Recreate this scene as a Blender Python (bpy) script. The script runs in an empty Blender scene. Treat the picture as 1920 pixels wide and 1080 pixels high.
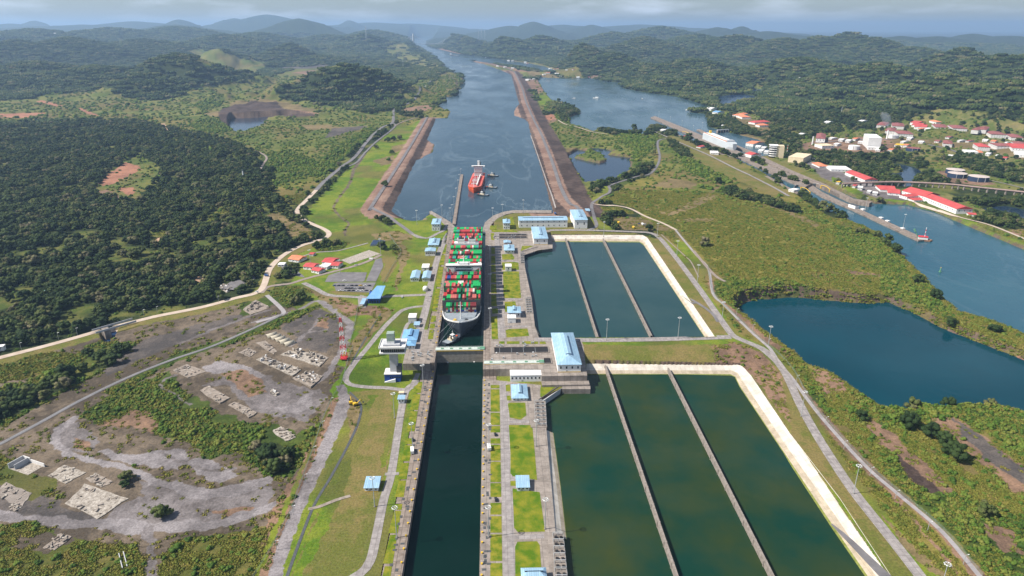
import bpy, math, random
import numpy as np
from mathutils import Vector, Matrix
random.seed(7); rng = np.random.default_rng(11)
S = bpy.context.scene; COL = S.collection; R = math.radians
# ---------------- camera: 24 mm drone camera 354 m over the upper lock wall, canal runs along +Y ----------------
F=1280.; HY=52.; VX=918.; CZ=354.
TH=math.atan((540-HY)/F); YAW=math.atan((960-VX)/math.hypot(F,540-HY))
cd=bpy.data.cameras.new('camera'); cam=bpy.data.objects.new('camera',cd); COL.objects.link(cam); S.camera=cam
cd.sensor_width=36; cd.lens=36*F/1920; cd.clip_start=1; cd.clip_end=200000
cam.location=(0,0,CZ); cam.rotation_euler=(math.pi/2-TH,0,-YAW)
# ---------------- sky and sun ----------------
SUN_EL=R(47); sun_dir=Vector((-1,-0.17,0)).normalized()   # towards the sun
SUN_AZ=math.atan2(sun_dir.x,sun_dir.y)
W=bpy.data.worlds.new('World'); S.world=W; W.use_nodes=True
nt=W.node_tree; nt.nodes.clear(); N=nt.nodes.new; L=nt.links.new
out=N('ShaderNodeOutputWorld'); bg=N('ShaderNodeBackground'); sky=N('ShaderNodeTexSky')
sky.sky_type='NISHITA'; sky.sun_disc=False; sky.sun_elevation=SUN_EL; sky.sun_rotation=SUN_AZ
sky.air_density=1.0; sky.dust_density=.6; sky.ozone_density=2.5; sky.altitude=300
tc=N('ShaderNodeTexCoord'); mp=N('ShaderNodeMapping'); mp.inputs['Scale'].default_value=(5,5,26)
nz=N('ShaderNodeTexNoise'); nz.inputs['Scale'].default_value=1.5; nz.inputs['Detail'].default_value=6
cr=N('ShaderNodeValToRGB'); cr.color_ramp.elements[0].position=.46; cr.color_ramp.elements[1].position=.72
mx=N('ShaderNodeMix'); mx.data_type='RGBA'; mx.inputs['B'].default_value=(12.5,13.7,15.8,1)
ml=N('ShaderNodeMath'); ml.operation='MULTIPLY'; ml.inputs[1].default_value=.75
L(tc.outputs['Generated'],mp.inputs['Vector']); L(mp.outputs['Vector'],nz.inputs['Vector'])
L(nz.outputs['Fac'],cr.inputs['Fac']); L(cr.outputs['Color'],ml.inputs[0]); L(ml.outputs[0],mx.inputs['Factor'])
L(sky.outputs['Color'],mx.inputs['A']); L(mx.outputs['Result'],bg.inputs['Color']); L(bg.outputs['Background'],out.inputs['Surface'])
bg.inputs['Strength'].default_value=.052
sd=bpy.data.lights.new('sun','SUN'); sd.energy=5.0; sd.angle=R(.5); sd.color=(1,.93,.83)
sun=bpy.data.objects.new('sun',sd); COL.objects.link(sun)
sv=Vector((sun_dir.x*math.cos(SUN_EL),sun_dir.y*math.cos(SUN_EL),math.sin(SUN_EL)))
sun.rotation_euler=sv.to_track_quat('Z','Y').to_euler(); sun.location=(0,0,900)
S.view_settings.view_transform='Standard'; S.view_settings.look='None'; S.view_settings.exposure=0.72; S.view_settings.gamma=1
S.cycles.max_bounces=5; S.cycles.diffuse_bounces=2; S.cycles.glossy_bounces=3; S.cycles.transmission_bounces=3
S.cycles.volume_bounces=0; S.cycles.transparent_max_bounces=6; S.cycles.use_denoising=True
S.cycles.caustics_reflective=False; S.cycles.caustics_refractive=False

# ---------------- measuring: photo pixel -> point on a plane / on the ground ----------------
def ray(px,py):
    a=(px-960)/F; b=-(py-540)/F
    f=math.cos(TH)+b*math.sin(TH); u=-math.sin(TH)+b*math.cos(TH)
    return (a*math.cos(YAW)+f*math.sin(YAW), -a*math.sin(YAW)+f*math.cos(YAW), u)
def G(px,py,z=0.):
    d=ray(px,py); t=(z-CZ)/min(d[2],-.004)
    return (d[0]*t,d[1]*t)
def sst(x,a,b):
    t=np.clip((np.asarray(x,float)-a)/(b-a),0,1); return t*t*(3-2*t)
YS0,YS1=692.,716.     # foot and head of the step between the two lock levels
def lev(y,x=0.):      # the step is sharp at the locks and a long gentle slope in the yards on the left
    w=sst(x,-175,-125); return (-9+9*sst(y,YS0-6,YS1+6))*w+(-9+9*sst(y,520,790))*(1-w)
def GL(px,py):
    z=0. if py<690 else -9.
    for _ in range(8): g=G(px,py,z); z=float(lev(g[1],g[0]))*.5+z*.5
    if 672<py<715 and px>690: z=0. if py<688 else -9.
    return G(px,py,z)+(z,)
def zat(px,py,Y):      # height of the ray through a pixel where it crosses the plane y=Y
    d=ray(px,py); t=Y/d[1]; return CZ+d[2]*t
def GP(pts,z): return [G(a,b,z) for a,b in pts]

# ---------------- naming / tagging ----------------
def tag(o,label=None,cat=None,group=None,kind=None):
    if label: o['label']=label
    if cat: o['category']=cat
    if group: o['group']=group
    if kind: o['kind']=kind
    return o
def empty(name,loc,rz=0,label=None,cat=None,group=None):
    o=bpy.data.objects.new(name,None); COL.objects.link(o); o.location=loc; o.rotation_euler=(0,0,rz); o.empty_display_size=1
    return tag(o,label,cat,group)
def copy_tree(o,parent=None):
    c=o.copy(); COL.objects.link(c)
    if parent is not None: c.parent=parent
    for ch in o.children: copy_tree(ch,c)
    return c

# ---------------- mesh builder ----------------
class MB:
    def __init__(s): s.v=[]; s.f=[]
    def add(s,vs,fs):
        n=len(s.v); s.v+= [tuple(map(float,v)) for v in vs]; s.f+=[tuple(i+n for i in f) for f in fs]; return s
    def box(s,x0,x1,y0,y1,z0,z1,rz=0,piv=(0,0)):
        vs=[(x,y,z) for z in (z0,z1) for y in (y0,y1) for x in (x0,x1)]
        if rz:
            c,k=math.cos(rz),math.sin(rz)
            vs=[(piv[0]+(x-piv[0])*c-(y-piv[1])*k,piv[1]+(x-piv[0])*k+(y-piv[1])*c,z) for x,y,z in vs]
        return s.add(vs,[(0,2,3,1),(4,5,7,6),(0,1,5,4),(2,6,7,3),(0,4,6,2),(1,3,7,5)])
    def prism(s,poly,z0,z1,bottom=True):
        a=sum(poly[i][0]*poly[(i+1)%len(poly)][1]-poly[(i+1)%len(poly)][0]*poly[i][1] for i in range(len(poly)))
        if a<0: poly=poly[::-1]
        n=len(poly); zz=z1 if hasattr(z1,'__len__') else [z1]*n
        vs=[(p[0],p[1],z0) for p in poly]+[(p[0],p[1],zz[i]) for i,p in enumerate(poly)]
        fs=[tuple(range(n,2*n))]+[(i,(i+1)%n,(i+1)%n+n,i+n) for i in range(n)]
        if bottom: fs.append(tuple(range(n-1,-1,-1)))
        return s.add(vs,fs)
    def cyl(s,x,y,z0,z1,r0,r1=None,n=10,cap=True):
        r1=r0 if r1 is None else r1
        vs=[(x+r*math.cos(2*math.pi*i/n),y+r*math.sin(2*math.pi*i/n),z) for z,r in ((z0,r0),(z1,r1)) for i in range(n)]
        fs=[(i,(i+1)%n,(i+1)%n+n,i+n) for i in range(n)]
        if cap: fs+= [tuple(range(n,2*n)),tuple(range(n-1,-1,-1))]
        return s.add(vs,fs)
    def bar(s,p,q,r,n=4):
        p=Vector(p); q=Vector(q); d=(q-p).normalized(); u=d.orthogonal().normalized(); w=d.cross(u)
        vs=[tuple(c+u*(r*math.cos(2*math.pi*(i+.5)/n))+w*(r*math.sin(2*math.pi*(i+.5)/n))) for c in (p,q) for i in range(n)]
        return s.add(vs,[(i,(i+1)%n,(i+1)%n+n,i+n) for i in range(n)]+[tuple(range(n,2*n)),tuple(range(n-1,-1,-1))])
    def rings(s,rs,cap=True):
        n=len(rs[0]); vs=[p for r in rs for p in r]; fs=[]
        for k in range(len(rs)-1): fs+=[(k*n+i,k*n+(i+1)%n,(k+1)*n+(i+1)%n,(k+1)*n+i) for i in range(n)]
        if cap: fs+=[tuple(range((len(rs)-1)*n,len(rs)*n)),tuple(range(n-1,-1,-1))]
        return s.add(vs,fs)
    def build(s,name,mat,parent=None,smooth=False,loc=None):
        me=bpy.data.meshes.new(name); me.from_pydata(s.v,[],s.f); me.update()
        if smooth: me.polygons.foreach_set('use_smooth',[True]*len(me.polygons))
        me.materials.append(mat)
        o=bpy.data.objects.new(name,me); COL.objects.link(o)
        if parent is not None: o.parent=parent
        if loc: o.location=loc
        return o
def np_mesh(name,verts,quads,mat):
    me=bpy.data.meshes.new(name); nv,nf=len(verts),len(quads); k=quads.shape[1] if nf else 4
    me.vertices.add(nv); me.vertices.foreach_set('co',np.ascontiguousarray(verts,dtype=np.float32).ravel())
    if nf:
        me.loops.add(nf*k); me.loops.foreach_set('vertex_index',np.ascontiguousarray(quads,dtype=np.int32).ravel())
        me.polygons.add(nf); me.polygons.foreach_set('loop_start',np.arange(0,nf*k,k,dtype=np.int32))
        me.polygons.foreach_set('loop_total',np.full(nf,k,dtype=np.int32))
    me.update(calc_edges=True)
    if mat: me.materials.append(mat)
    o=bpy.data.objects.new(name,me); COL.objects.link(o); return o

# ---------------- materials ----------------
def mat(name,col,rough=.8,var=.25,scale=.2,metal=0.,col2=None,bump=0.,bscale=None,spec=.3,coord='Object',detail=5.,lo=.3,hi=.7,ftex=None):
    m=bpy.data.materials.new(name); m.use_nodes=True; t=m.node_tree; n=t.nodes; b=n['Principled BSDF']
    b.inputs['Roughness'].default_value=rough; b.inputs['Metallic'].default_value=metal; b.inputs['Specular IOR Level'].default_value=spec
    tc=n.new('ShaderNodeTexCoord'); z=n.new('ShaderNodeTexNoise'); z.inputs['Scale'].default_value=scale; z.inputs['Detail'].default_value=detail; z.inputs['Roughness'].default_value=.62
    t.links.new(tc.outputs[coord],z.inputs['Vector'])
    r=n.new('ShaderNodeValToRGB'); r.color_ramp.elements[0].position=lo; r.color_ramp.elements[1].position=hi
    c2=col2 or tuple(c*(1+var) for c in col); c1=col if col2 else tuple(c*(1-var) for c in col)
    r.color_ramp.elements[0].color=(*c1,1); r.color_ramp.elements[1].color=(*c2,1)
    t.links.new(z.outputs['Fac'],r.inputs['Fac']); t.links.new(r.outputs['Color'],b.inputs['Base Color'])
    if bump:
        z2=n.new('ShaderNodeTexNoise'); z2.inputs['Scale'].default_value=bscale or scale*6; z2.inputs['Detail'].default_value=4
        t.links.new(tc.outputs[coord],z2.inputs['Vector'])
        bp=n.new('ShaderNodeBump'); bp.inputs['Strength'].default_value=1; bp.inputs['Distance'].default_value=bump
        t.links.new(z2.outputs['Fac'],bp.inputs['Height']); t.links.new(bp.outputs['Normal'],b.inputs['Normal'])
    return m
# ---------------- noise, polygons ----------------
_perm=rng.permutation(4096).astype(np.int64); _rv=rng.random(4096)
def vnoise(x,y):
    xi=np.floor(x).astype(np.int64); yi=np.floor(y).astype(np.int64); fx=x-xi; fy=y-yi
    fx=fx*fx*fx*(fx*(fx*6-15)+10); fy=fy*fy*fy*(fy*(fy*6-15)+10)
    h=lambda a,b:_rv[_perm[(_perm[a&4095]+b)&4095]]
    return (h(xi,yi)*(1-fx)+h(xi+1,yi)*fx)*(1-fy)+(h(xi,yi+1)*(1-fx)+h(xi+1,yi+1)*fx)*fy
def fbm(x,y,s,o=4,g=.5):
    t=0;a=1;n=0
    for k in range(o):
        t=t+a*vnoise(x/s+17.3*k,y/s-9.1*k); n+=a; a*=g; s/=2.03
    return t/n
def pip(poly,x,y):
    ins=np.zeros(x.shape,bool); n=len(poly)
    for i in range(n):
        x0,y0=poly[i]; x1,y1=poly[(i+1)%n]
        if y0==y1: continue
        c=((y0>y)!=(y1>y))&(x<(x1-x0)*(y-y0)/(y1-y0)+x0); ins^=c
    return ins
def pdist(pts,x,y,closed=True):
    d=np.full(x.shape,1e18); n=len(pts)
    for i in range(n if closed else n-1):
        x0,y0=pts[i]; x1,y1=pts[(i+1)%n]; dx,dy=x1-x0,y1-y0; l=dx*dx+dy*dy+1e-9
        t=np.clip(((x-x0)*dx+(y-y0)*dy)/l,0,1); d=np.minimum(d,(x-x0-t*dx)**2+(y-y0-t*dy)**2)
    return np.sqrt(d)
def sub(pts,x,y,m):
    a=np.array(pts); k=(x>a[:,0].min()-m)&(x<a[:,0].max()+m)&(y>a[:,1].min()-m)&(y<a[:,1].max()+m)
    return np.nonzero(k)[0]
def sdist(poly,x,y,m):     # signed distance (negative inside), m = reach
    out=np.full(x.shape,float(m)); k=sub(poly,x,y,m)
    if len(k):
        d=pdist(poly,x[k],y[k]); out[k]=np.where(pip(poly,x[k],y[k]),-d,np.minimum(d,m))
    return out
def offset_along(line,x,y):   # signed offset from a polyline (+ = right of its direction)
    best=np.full(x.shape,1e18); sg=np.zeros(x.shape)
    for i in range(len(line)-1):
        x0,y0=line[i]; x1,y1=line[i+1]; dx,dy=x1-x0,y1-y0; l=dx*dx+dy*dy
        t=np.clip(((x-x0)*dx+(y-y0)*dy)/l,0,1); d=(x-x0-t*dx)**2+(y-y0-t*dy)**2
        s=np.sign((x-x0)*dy-(y-y0)*dx); k=d<best; best=np.where(k,d,best); sg=np.where(k,s,sg)
    return np.sqrt(best)*sg

# ---------------- water bodies (traced shorelines) ----------------
WATER={}   # name: (polygon in metres, level, bank width)
def water(name,pts,z,bank=10): WATER[name]=(GP(pts,z),z,bank)
water('canal',[(858,436),(845,418),(809,398),(790,412),(776,413),(764,412),(738,396),(782,301),(791,298),(813,285),(816,271),(803,262),(819,222),(840,221),(846,209),(822,200),(837,182),(857,180),(862,163),(868,157),(870,143),(840,132),(827,125),(832,122),(813,108),(790,93),(778,83),(776,76),(784,69),(815,69),(800,76),(798,84),(807,88),(827,93),(847,98),(873,103),(913,108),(950,113),(988,118),(1020,124),(1043,133),(1040,138),(1003,131),(960,124),(882,114),(907,120),(940,132),(958,140),(973,196),(968,200),(962,208),(962,217),(983,223),(990,230),(998,270),(1015,320),(1034,395),(1033,399),(960,400),(924,410),(910,424),(908,436)],-3,9)
water('lake',[(1006,146),(1020,145),(1053,147),(1107,147),(1133,152),(1163,155),(1167,165),(1207,173),(1267,181),(1300,190),(1338,203),(1320,206),(1292,206),(1296,211),(1318,213),(1326,218),(1325,230),(1328,238),(1345,243),(1420,262),(1440,275),(1440,292),(1395,292),(1376,294),(1332,277),(1296,262),(1258,246),(1240,240),(1216,241),(1206,255),(1190,249),(1158,250),(1140,246),(1115,248),(1070,233),(1069,219),(1090,213),(1059,198),(1036,189),(1024,176)],-10,8)
water('marsh_pond',[(1066,291),(1085,281),(1100,283),(1095,290),(1075,296),(1100,302),(1125,307),(1138,303),(1132,293),(1110,282),(1108,277),(1135,279),(1150,285),(1138,290),(1160,293),(1182,296),(1180,320),(1153,336),(1120,343),(1098,344),(1083,322)],-9,6)
water('sea_channel',[(1498,362),(1513,371),(1528,384),(1546,397),(1575,405),(1600,420),(1640,436),(1690,474),(1702,494),(1730,516),(1760,550),(1800,590),(1860,604),(1920,632),(2020,668),(2200,740),(2500,640),(2150,548),(1920,469),(1820,427),(1750,397),(1700,384),(1640,382),(1600,370),(1560,352),(1535,342)],-15,9)
water('quarry_lake',[(1388,577),(1400,567),(1440,562),(1480,558),(1560,566),(1600,569),(1640,571),(1665,568),(1690,580),(1720,592),(1760,614),(1830,642),(1900,670),(1990,705),(2120,770),(2060,850),(1960,800),(1920,772),(1860,758),(1800,757),(1760,762),(1720,758),(1690,766),(1650,760),(1610,732),(1560,697),(1520,686),(1480,666),(1440,634),(1405,607),(1390,592)],-16,13)
water('mangrove_creek',[(1653,323),(1680,325),(1695,322),(1690,314),(1673,306),(1690,308),(1712,313),(1726,320),(1727,328),(1714,336),(1706,350),(1696,352),(1690,340),(1668,333)],-14,5)
water('lagoon',[(1840,392),(1860,388),(1886,386),(1920,393),(1990,408),(1990,430),(1920,419),(1880,407),(1855,398)],-14,5)
water('creek_pool',[(1590,291),(1602,291),(1612,296),(1600,297)],-14,3)
water('back_lagoon',[(1341,181),(1370,178),(1400,177),(1425,183),(1420,189),(1395,191),(1378,196),(1364,200),(1346,199)],-8,5)
water('small_lagoon',[(1408,170),(1420,166),(1433,168),(1432,174),(1412,174)],-8,5)
water('quarry_pond',[(430,230),(436,222),(470,221),(540,217),(578,222),(500,227),(488,240),(462,249),(446,252),(432,242)],-11,8)
water('old_west_chamber',[(1376,294),(1398,300),(1482,340),(1512,349),(1500,362),(1472,347.5),(1428,323),(1390,306)],-10.5,3)
water('old_east_chamber',[(1422,298),(1436,302),(1482,321),(1536,343),(1524,346),(1468,323)],-10.5,3)
water('river',[(193,630),(205,622),(220,622),(214,640),(202,652),(196,645)],-13,3)
# ---------------- dikes ----------------
LD=[G(*p,4) for p in [(802,221),(764,286),(699,388),(702,396),(741,416),(773,438)]][::-1]
RD=[G(*p,4) for p in [(958,133),(966,139),(978,164),(987,195),(1000,224),(1028,284),(1059,371),(1081,392),(1096,406)]][::-1]
# ---------------- hills: (px, py of top, distance, half-width px, depth factor) ----------------
HILLS=[]
def hill(px,top,D,s,k=1.,p=1.6):
    d=ray(px,top); t=D/math.hypot(d[0],d[1]); HILLS.append((d[0]*t,d[1]*t,CZ+d[2]*t,s*D/1300.*(1.45 if D>8000 else 1.12),k,p*(.88 if D>8000 else 1)))
for a in [(62,36,30000,22),(150,46,24000,130),(20,44,28000,60),(250,40,26000,90),(335,36,23000,34),(330,46,17000,70),(500,27,24000,70),(440,33,25000,40),(560,35,16000,52),(655,37,27000,22),(700,42,30000,110),(770,44,32000,90),
          (200,53,12000,90),(60,56,11500,80),(330,53,12500,80),(480,60,11000,70),(610,64,11500,60),(680,66,10500,40),(130,72,8000,70),(30,76,7800,60),(270,76,8500,70),(700,58,13500,50),(420,66,9500,60),
          (332,103,4900,62,1.,2.2),(180,125,5200,75),(60,118,5600,80),(270,138,4500,50),(542,79,7600,42,1.,1.3),(490,104,7400,40),(600,104,7200,50),(408,92,6900,38),(452,104,6900,28),(640,122,3900,72,.8,2.),(708,142,4300,32,.8,2.),(565,148,4150,40,.8,2.),(740,118,6500,25),
          (845,64,12800,30,1.,2.5),(870,70,11500,30),(935,68,9300,50),(900,84,8600,40),(1000,40,19000,34),(960,48,20000,50),(1060,46,24000,80),(1015,68,9600,34),(1085,81,6500,46,1.,1.5),(1150,100,6000,50),(1050,104,6800,40),
          (1110,44,21000,34),(1200,46,26000,110),(1240,52,13000,60),(1150,62,11500,50),(1210,70,8200,45),(1390,47,18000,22),(1345,50,17000,40),(1440,58,16500,50),(1310,66,9500,60),(1380,68,8600,52),(1470,74,8200,55),(1540,70,8500,40),(1595,63,8600,40),(1640,72,8300,45),
          (1690,68,15500,40),(1760,68,16000,50),(1825,63,18000,34),(1900,66,17500,50),(1720,86,8000,60),(1810,92,5900,45),(1880,104,5000,55),(1960,100,5600,70),(1500,110,5200,80),(1650,120,4600,80),(1780,140,3900,80),(1900,150,3600,90),(1400,128,4600,60),(1300,112,5600,70),(1210,120,5600,50)]: hill(*a)
def P(pts,z=None): return [ (GL(a,b)[:2] if z is None else G(a,b,z)) for a,b in pts]
LOWR=P([(1235,250),(1380,300),(1500,352),(1700,430),(1960,520),(2300,480),(2300,240),(1900,190),(1700,180),(1450,190),(1330,205)],-8)
RAMPP=None
# lock basins and chambers are dug out of the terrain (built as their own meshes)
UPB=P([(978,470),(1036,464),(1036,440),(1205,441),(1214,446),(1340,631),(1005,633),(996,600),(980,500)])
LOB=P([(1016,745),(1055,728),(1100,728),(1100,682),(1388,684),(1407,703),(1700,1130),(1760,1230),(1090,1230),(1040,997),(1014,800)],-9)
XL,XR=-66.5,-11.5     # faces of the lock chamber
def height(x,y,detail=True):
    D=np.hypot(x,y); h=lev(y,x)*np.ones_like(x)
    h=h+(-8-h)*sst(-sdist(LOWR,x,y,400),-120,60)*sst(y,800,1000)
    und=sst(D,1700,5200)
    h=h+und*(fbm(x,y,1500,5)-.42)*110*sst(D,1700,9000)+sst(D,1100,1800)*(fbm(x,y,260,3)-.45)*8
    hh=np.zeros_like(x)
    for (hx,hy,hz,s,k,p) in HILLS:
        r=hy; c,q=hx/math.hypot(hx,hy),hy/math.hypot(hx,hy)
        kk=np.nonzero((np.abs(x-hx)<4*s*max(1,k)+100)&(np.abs(y-hy)<4*s*max(1,k)+100))[0]
        if not len(kk): continue
        u=(x[kk]-hx)*q-(y[kk]-hy)*c; v=(x[kk]-hx)*c+(y[kk]-hy)*q
        w=fbm(x[kk],y[kk],s*.8,4)-.5
        e=np.sqrt((u/s)**2+(v/(s*k))**2); w2=np.abs(fbm(x[kk]+500,y[kk],s*.35+60,4)-.5)*2; e=np.maximum(0,e*(1+1.1*w*np.minimum(1,e*1.3))+.16*(w2-.35)*np.minimum(1,e*2))
        hh[kk]=np.maximum(hh[kk],hz*np.exp(-.7*e**p)*(1+.3*w*np.minimum(1,e*1.5)))
    h=h+np.maximum(hh-np.maximum(h,0)*.7,0)
    # scrub plateau swells gently
    h=h+5*np.exp(-(((x-560)/150)**2+((y-1350)/330)**2))*sst(x,300,420)
    # quarry walls
    for q,hw,rise in ((WATER['quarry_pond'],130,14),):
        d=sdist(q[0],x,y,hw+160); h=h+rise*np.exp(-(np.maximum(d,0)/hw)**2)*(d<hw+159)*sst(y,2880,3000)
    # dikes
    o=np.full(x.shape,9e9); k=sub(LD,x,y,80)
    if len(k):
        o=offset_along(LD,x[k],y[k]); pr=np.interp(o,[-34,-14,-9,14,44,60],[-1,4,4.4,4,-4,-9]); w=sst(np.abs(o),70,40)*sst(y[k],1290,1330)
        h[k]=np.where(o>30,np.minimum(h[k],9),h[k]); h[k]=h[k]*(1-w)+np.maximum(pr,np.where(o<0,h[k],pr))*w
    k=sub(RD,x,y,110)
    if len(k):
        o=offset_along(RD,x[k],y[k]); pr=np.interp(o,[-90,-62,-46,-22,-10,14,54,70],[-9,-4,0,4.5,5,4.6,-6,-8]); w=sst(np.abs(o),95,60)*sst(y[k],1300,1340)
        h[k]=h[k]*(1-w)+np.where(o<50,pr,np.minimum(h[k],pr+4))*w
    for nm,(poly,z,bank) in WATER.items():
        m=bank*3 if nm in('quarry_lake','quarry_pond') else 260
        k=sub(poly,x,y,m)
        if not len(k): continue
        xs,ys=x[k],y[k]; d=np.where(pip(poly,xs,ys),-1,1)*pdist(poly,xs,ys)
        d=d+(fbm(xs,ys,24,3)-.5)*min(bank,8)*.9*(D[k]<4000)
        far=sst(d,30,m) if m==260 else sst(d,-bank*.2,bank)
        up=np.minimum(h[k],z+ (7 if m==260 else 60))
        land=h[k]*far+np.where(m==260,np.maximum(up,z+1),z)*(1-far) if m==260 else z+(h[k]-z)*far
        h[k]=np.where(d<bank,np.where(d<0,z-4+0*d,z-1+(np.maximum(land,z+.8)-z+1)*np.clip(d/bank,0,1)),land)
        h[k]=np.where(d<0,z-3.5,h[k])
    for nm,(poly,z,bank) in WATER.items():      # no bank may fill in a neighbouring water
        k=sub(poly,x,y,2)
        if len(k): q=k[pip(poly,x[k],y[k])]; h[q]=np.minimum(h[q],z-3.5)
    # cut-outs for chamber, basins
    k=(x>XL-14)&(x<XR+14)&(y<1330); h[k]=np.minimum(h[k],-32)
    for b,dz in ((UPB,-14),(LOB,-22)):
        h=np.where(sdist(b,x,y,2)<0,dz,h)
    return h
def GH(px,py,z0=0.):       # pixel -> ground point (ray march over the terrain)
    d=ray(px,py); lo=None; t=300.
    ts=np.geomspace(330,60000,500); X=d[0]*ts; Y=d[1]*ts; Z=CZ+d[2]*ts; H=height(X,Y)
    i=np.nonzero(Z<H)[0]
    if not len(i): return None
    i=max(i[0],1); ta=np.linspace(ts[i-1],ts[i],40); X=d[0]*ta; Y=d[1]*ta; Z=CZ+d[2]*ta; H=height(X,Y); j=np.nonzero(Z<H)[0]; j=j[0] if len(j) else 39
    return (float(X[j]),float(Y[j]),float(H[j]))
# ---------------- what grows or lies where: (kind, photo outline, raggedness in metres) ----------------
KIND={ # albedo a, albedo b, forest, bush, tuft density
 'forest':((.016,.026,.009),(.034,.046,.015),.97,0.05,0),
 'meadow':((.07,.10,.02),(.15,.145,.04),0,.24,.25),
 'lawn':((.075,.135,.012),(.155,.185,.022),0,0,0),
 'lawn_dry':((.105,.115,.025),(.17,.135,.05),0,0,0),
 'heath':((.085,.105,.018),(.185,.155,.04),0,.2,.75),
 'scrub':((.072,.080,.018),(.155,.132,.04),0,.36,1),
 'thicket':((.03,.05,.011),(.07,.095,.02),0,1.,.4),
 'drydirt':((.068,.055,.042),(.155,.122,.09),0,.012,.10),
 'darkdirt':((.062,.056,.054),(.115,.098,.088),0,.004,.03),
 'drygrass':((.12,.094,.045),(.20,.15,.075),0,.02,.12),
 'gravel':((.135,.122,.124),(.245,.224,.228),0,0,0),
 'gravel2':((.10,.088,.086),(.185,.166,.166),0,0,.02),
 'redsoil':((.22,.105,.07),(.33,.16,.10),0,.01,.05),
 'rock':((.045,.032,.028),(.092,.066,.056),0,0,0),
 'bank':((.17,.105,.08),(.26,.175,.135),0,0,0),
 'earth':((.13,.085,.06),(.24,.15,.10),0,.05,.15),
 'park':((.075,.10,.022),(.18,.155,.06),.10,.16,0),
 'sand':((.34,.22,.15),(.42,.29,.2),0,0,0),
 'asph':((.10,.095,.10),(.15,.14,.14),0,0,0)}
PAINT=[]
def PG(pts):
    o=[]
    for a,b in pts:
        g=GH(min(max(a,-200),2120),b) if b<235 else None
        o.append(g[:2] if g and g[1]<9000 else GL(a,b)[:2])
    return o
def pt(kind,pts,rag=6,z=None,fade=None): PAINT.append((kind,P(pts,z) if z is not None else PG(pts),rag))
# open country on the left bank
pt('meadow',[(-300,200),(0,190),(60,185),(120,176),(170,172),(230,178),(300,188),(345,180),(345,168),(400,160),(470,152),(520,140),(560,128),(610,120),(640,125),(560,150),(520,165),(520,180),(580,190),(640,200),(700,215),(735,205),(745,225),(700,255),(660,290),(620,335),(560,385),(520,365),(510,330),(500,300),(470,285),(420,262),(330,242),(240,226),(100,226),(-300,250)],25)
pt('meadow',[(357,97),(385,91),(420,95),(455,108),(520,112),(500,122),(400,130),(370,120)],60)
pt('scrub',[(-300,226),(0,212),(120,208),(260,216),(360,222),(400,238),(330,242),(240,226),(100,226),(-300,250)],25)
pt('scrub',[(60,196),(200,192),(300,205),(260,210),(100,205)],25)
pt('redsoil',[(-40,214),(20,213),(90,211),(70,216),(50,221),(-40,219)],8); pt('redsoil',[(146,203),(152,202),(172,211),(184,217),(176,219),(160,212)],6)
pt('redsoil',[(68,190),(78,188),(120,198),(108,200)],5); pt('sand',[(300,232),(308,231),(319,243),(312,247),(305,238)],3)
pt('drygrass',[(380,214),(410,208),(428,222),(410,226)],10); pt('thicket',[(350,236),(380,222),(430,228),(440,244),(400,250)],12); pt('thicket',[(362,196),(400,180),(430,178),(412,200),(380,208)],10)
pt('drygrass',[(430,196),(470,186),(540,192),(600,208),(560,216),(530,206),(440,202)],10); pt('earth',[(520,207),(560,206),(600,213),(590,220),(540,214)],6)
pt('rock',[(412,206),(440,196),(470,189),(520,190),(532,204),(560,208),(596,219),(540,219),(470,224),(432,240),(410,222)],6)
pt('darkdirt',[(608,260),(625,240),(690,236),(676,243),(620,258)],5); pt('drygrass',[(560,236),(620,234),(640,240),(580,246)],8)
pt('thicket',[(520,330),(560,320),(640,270),(690,240),(712,240),(690,262),(640,300),(600,340),(560,370),(520,360)],10)
pt('thicket',[(490,290),(545,280),(590,300),(575,318),(520,322),(492,312)],10)
pt('heath',[(520,345),(590,330),(600,338),(560,382),(525,378)],8)
pt('forest',[(520,180),(560,150),(640,128),(700,120),(760,140),(800,160),(780,180),(750,196),(700,212),(640,198),(580,188)],25)
pt('darkdirt',[(520,124),(600,120),(622,124),(590,128),(530,130)],10); pt('earth',[(545,137),(590,131),(600,135),(570,139)],10)
pt('park',[(720,104),(760,100),(800,112),(825,124),(812,134),(770,122)],15); pt('meadow',[(780,150),(812,148),(800,165),(776,188),(756,194)],8)
pt('scrub',[(750,200),(780,188),(815,150),(838,132),(868,145),(862,165),(846,182),(830,183),(810,200),(770,208)],5)
pt('earth',[(745,205),(790,198),(815,196),(806,206),(760,214)],5)
# clearings in the left forest
pt('meadow',[(180,350),(205,330),(235,300),(262,290),(300,310),(302,335),(280,350),(270,378),(240,383),(180,366)],6); pt('redsoil',[(184,346),(200,328),(235,303),(262,312),(264,318),(240,330),(215,346),(195,350)],5)
pt('redsoil',[(220,354),(250,352),(254,362),(240,368)],4); pt('earth',[(178,360),(200,356),(232,372),(228,377)],4)
pt('meadow',[(263,420),(288,436),(318,432),(316,446),(290,455),(270,440)],5); pt('sand',[(280,458),(292,448),(318,440),(300,458)],3); pt('meadow',[(380,276),(405,282),(398,288),(376,282)],6)
pt('sand',[(357,527),(372,516),(384,521),(378,534),(366,537)],3); pt('meadow',[(400,420),(430,400),(420,388),(390,405)],8)
pt('drygrass',[(500,402),(520,398),(560,418),(602,438),(580,450),(545,442),(505,415)],6)
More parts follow.
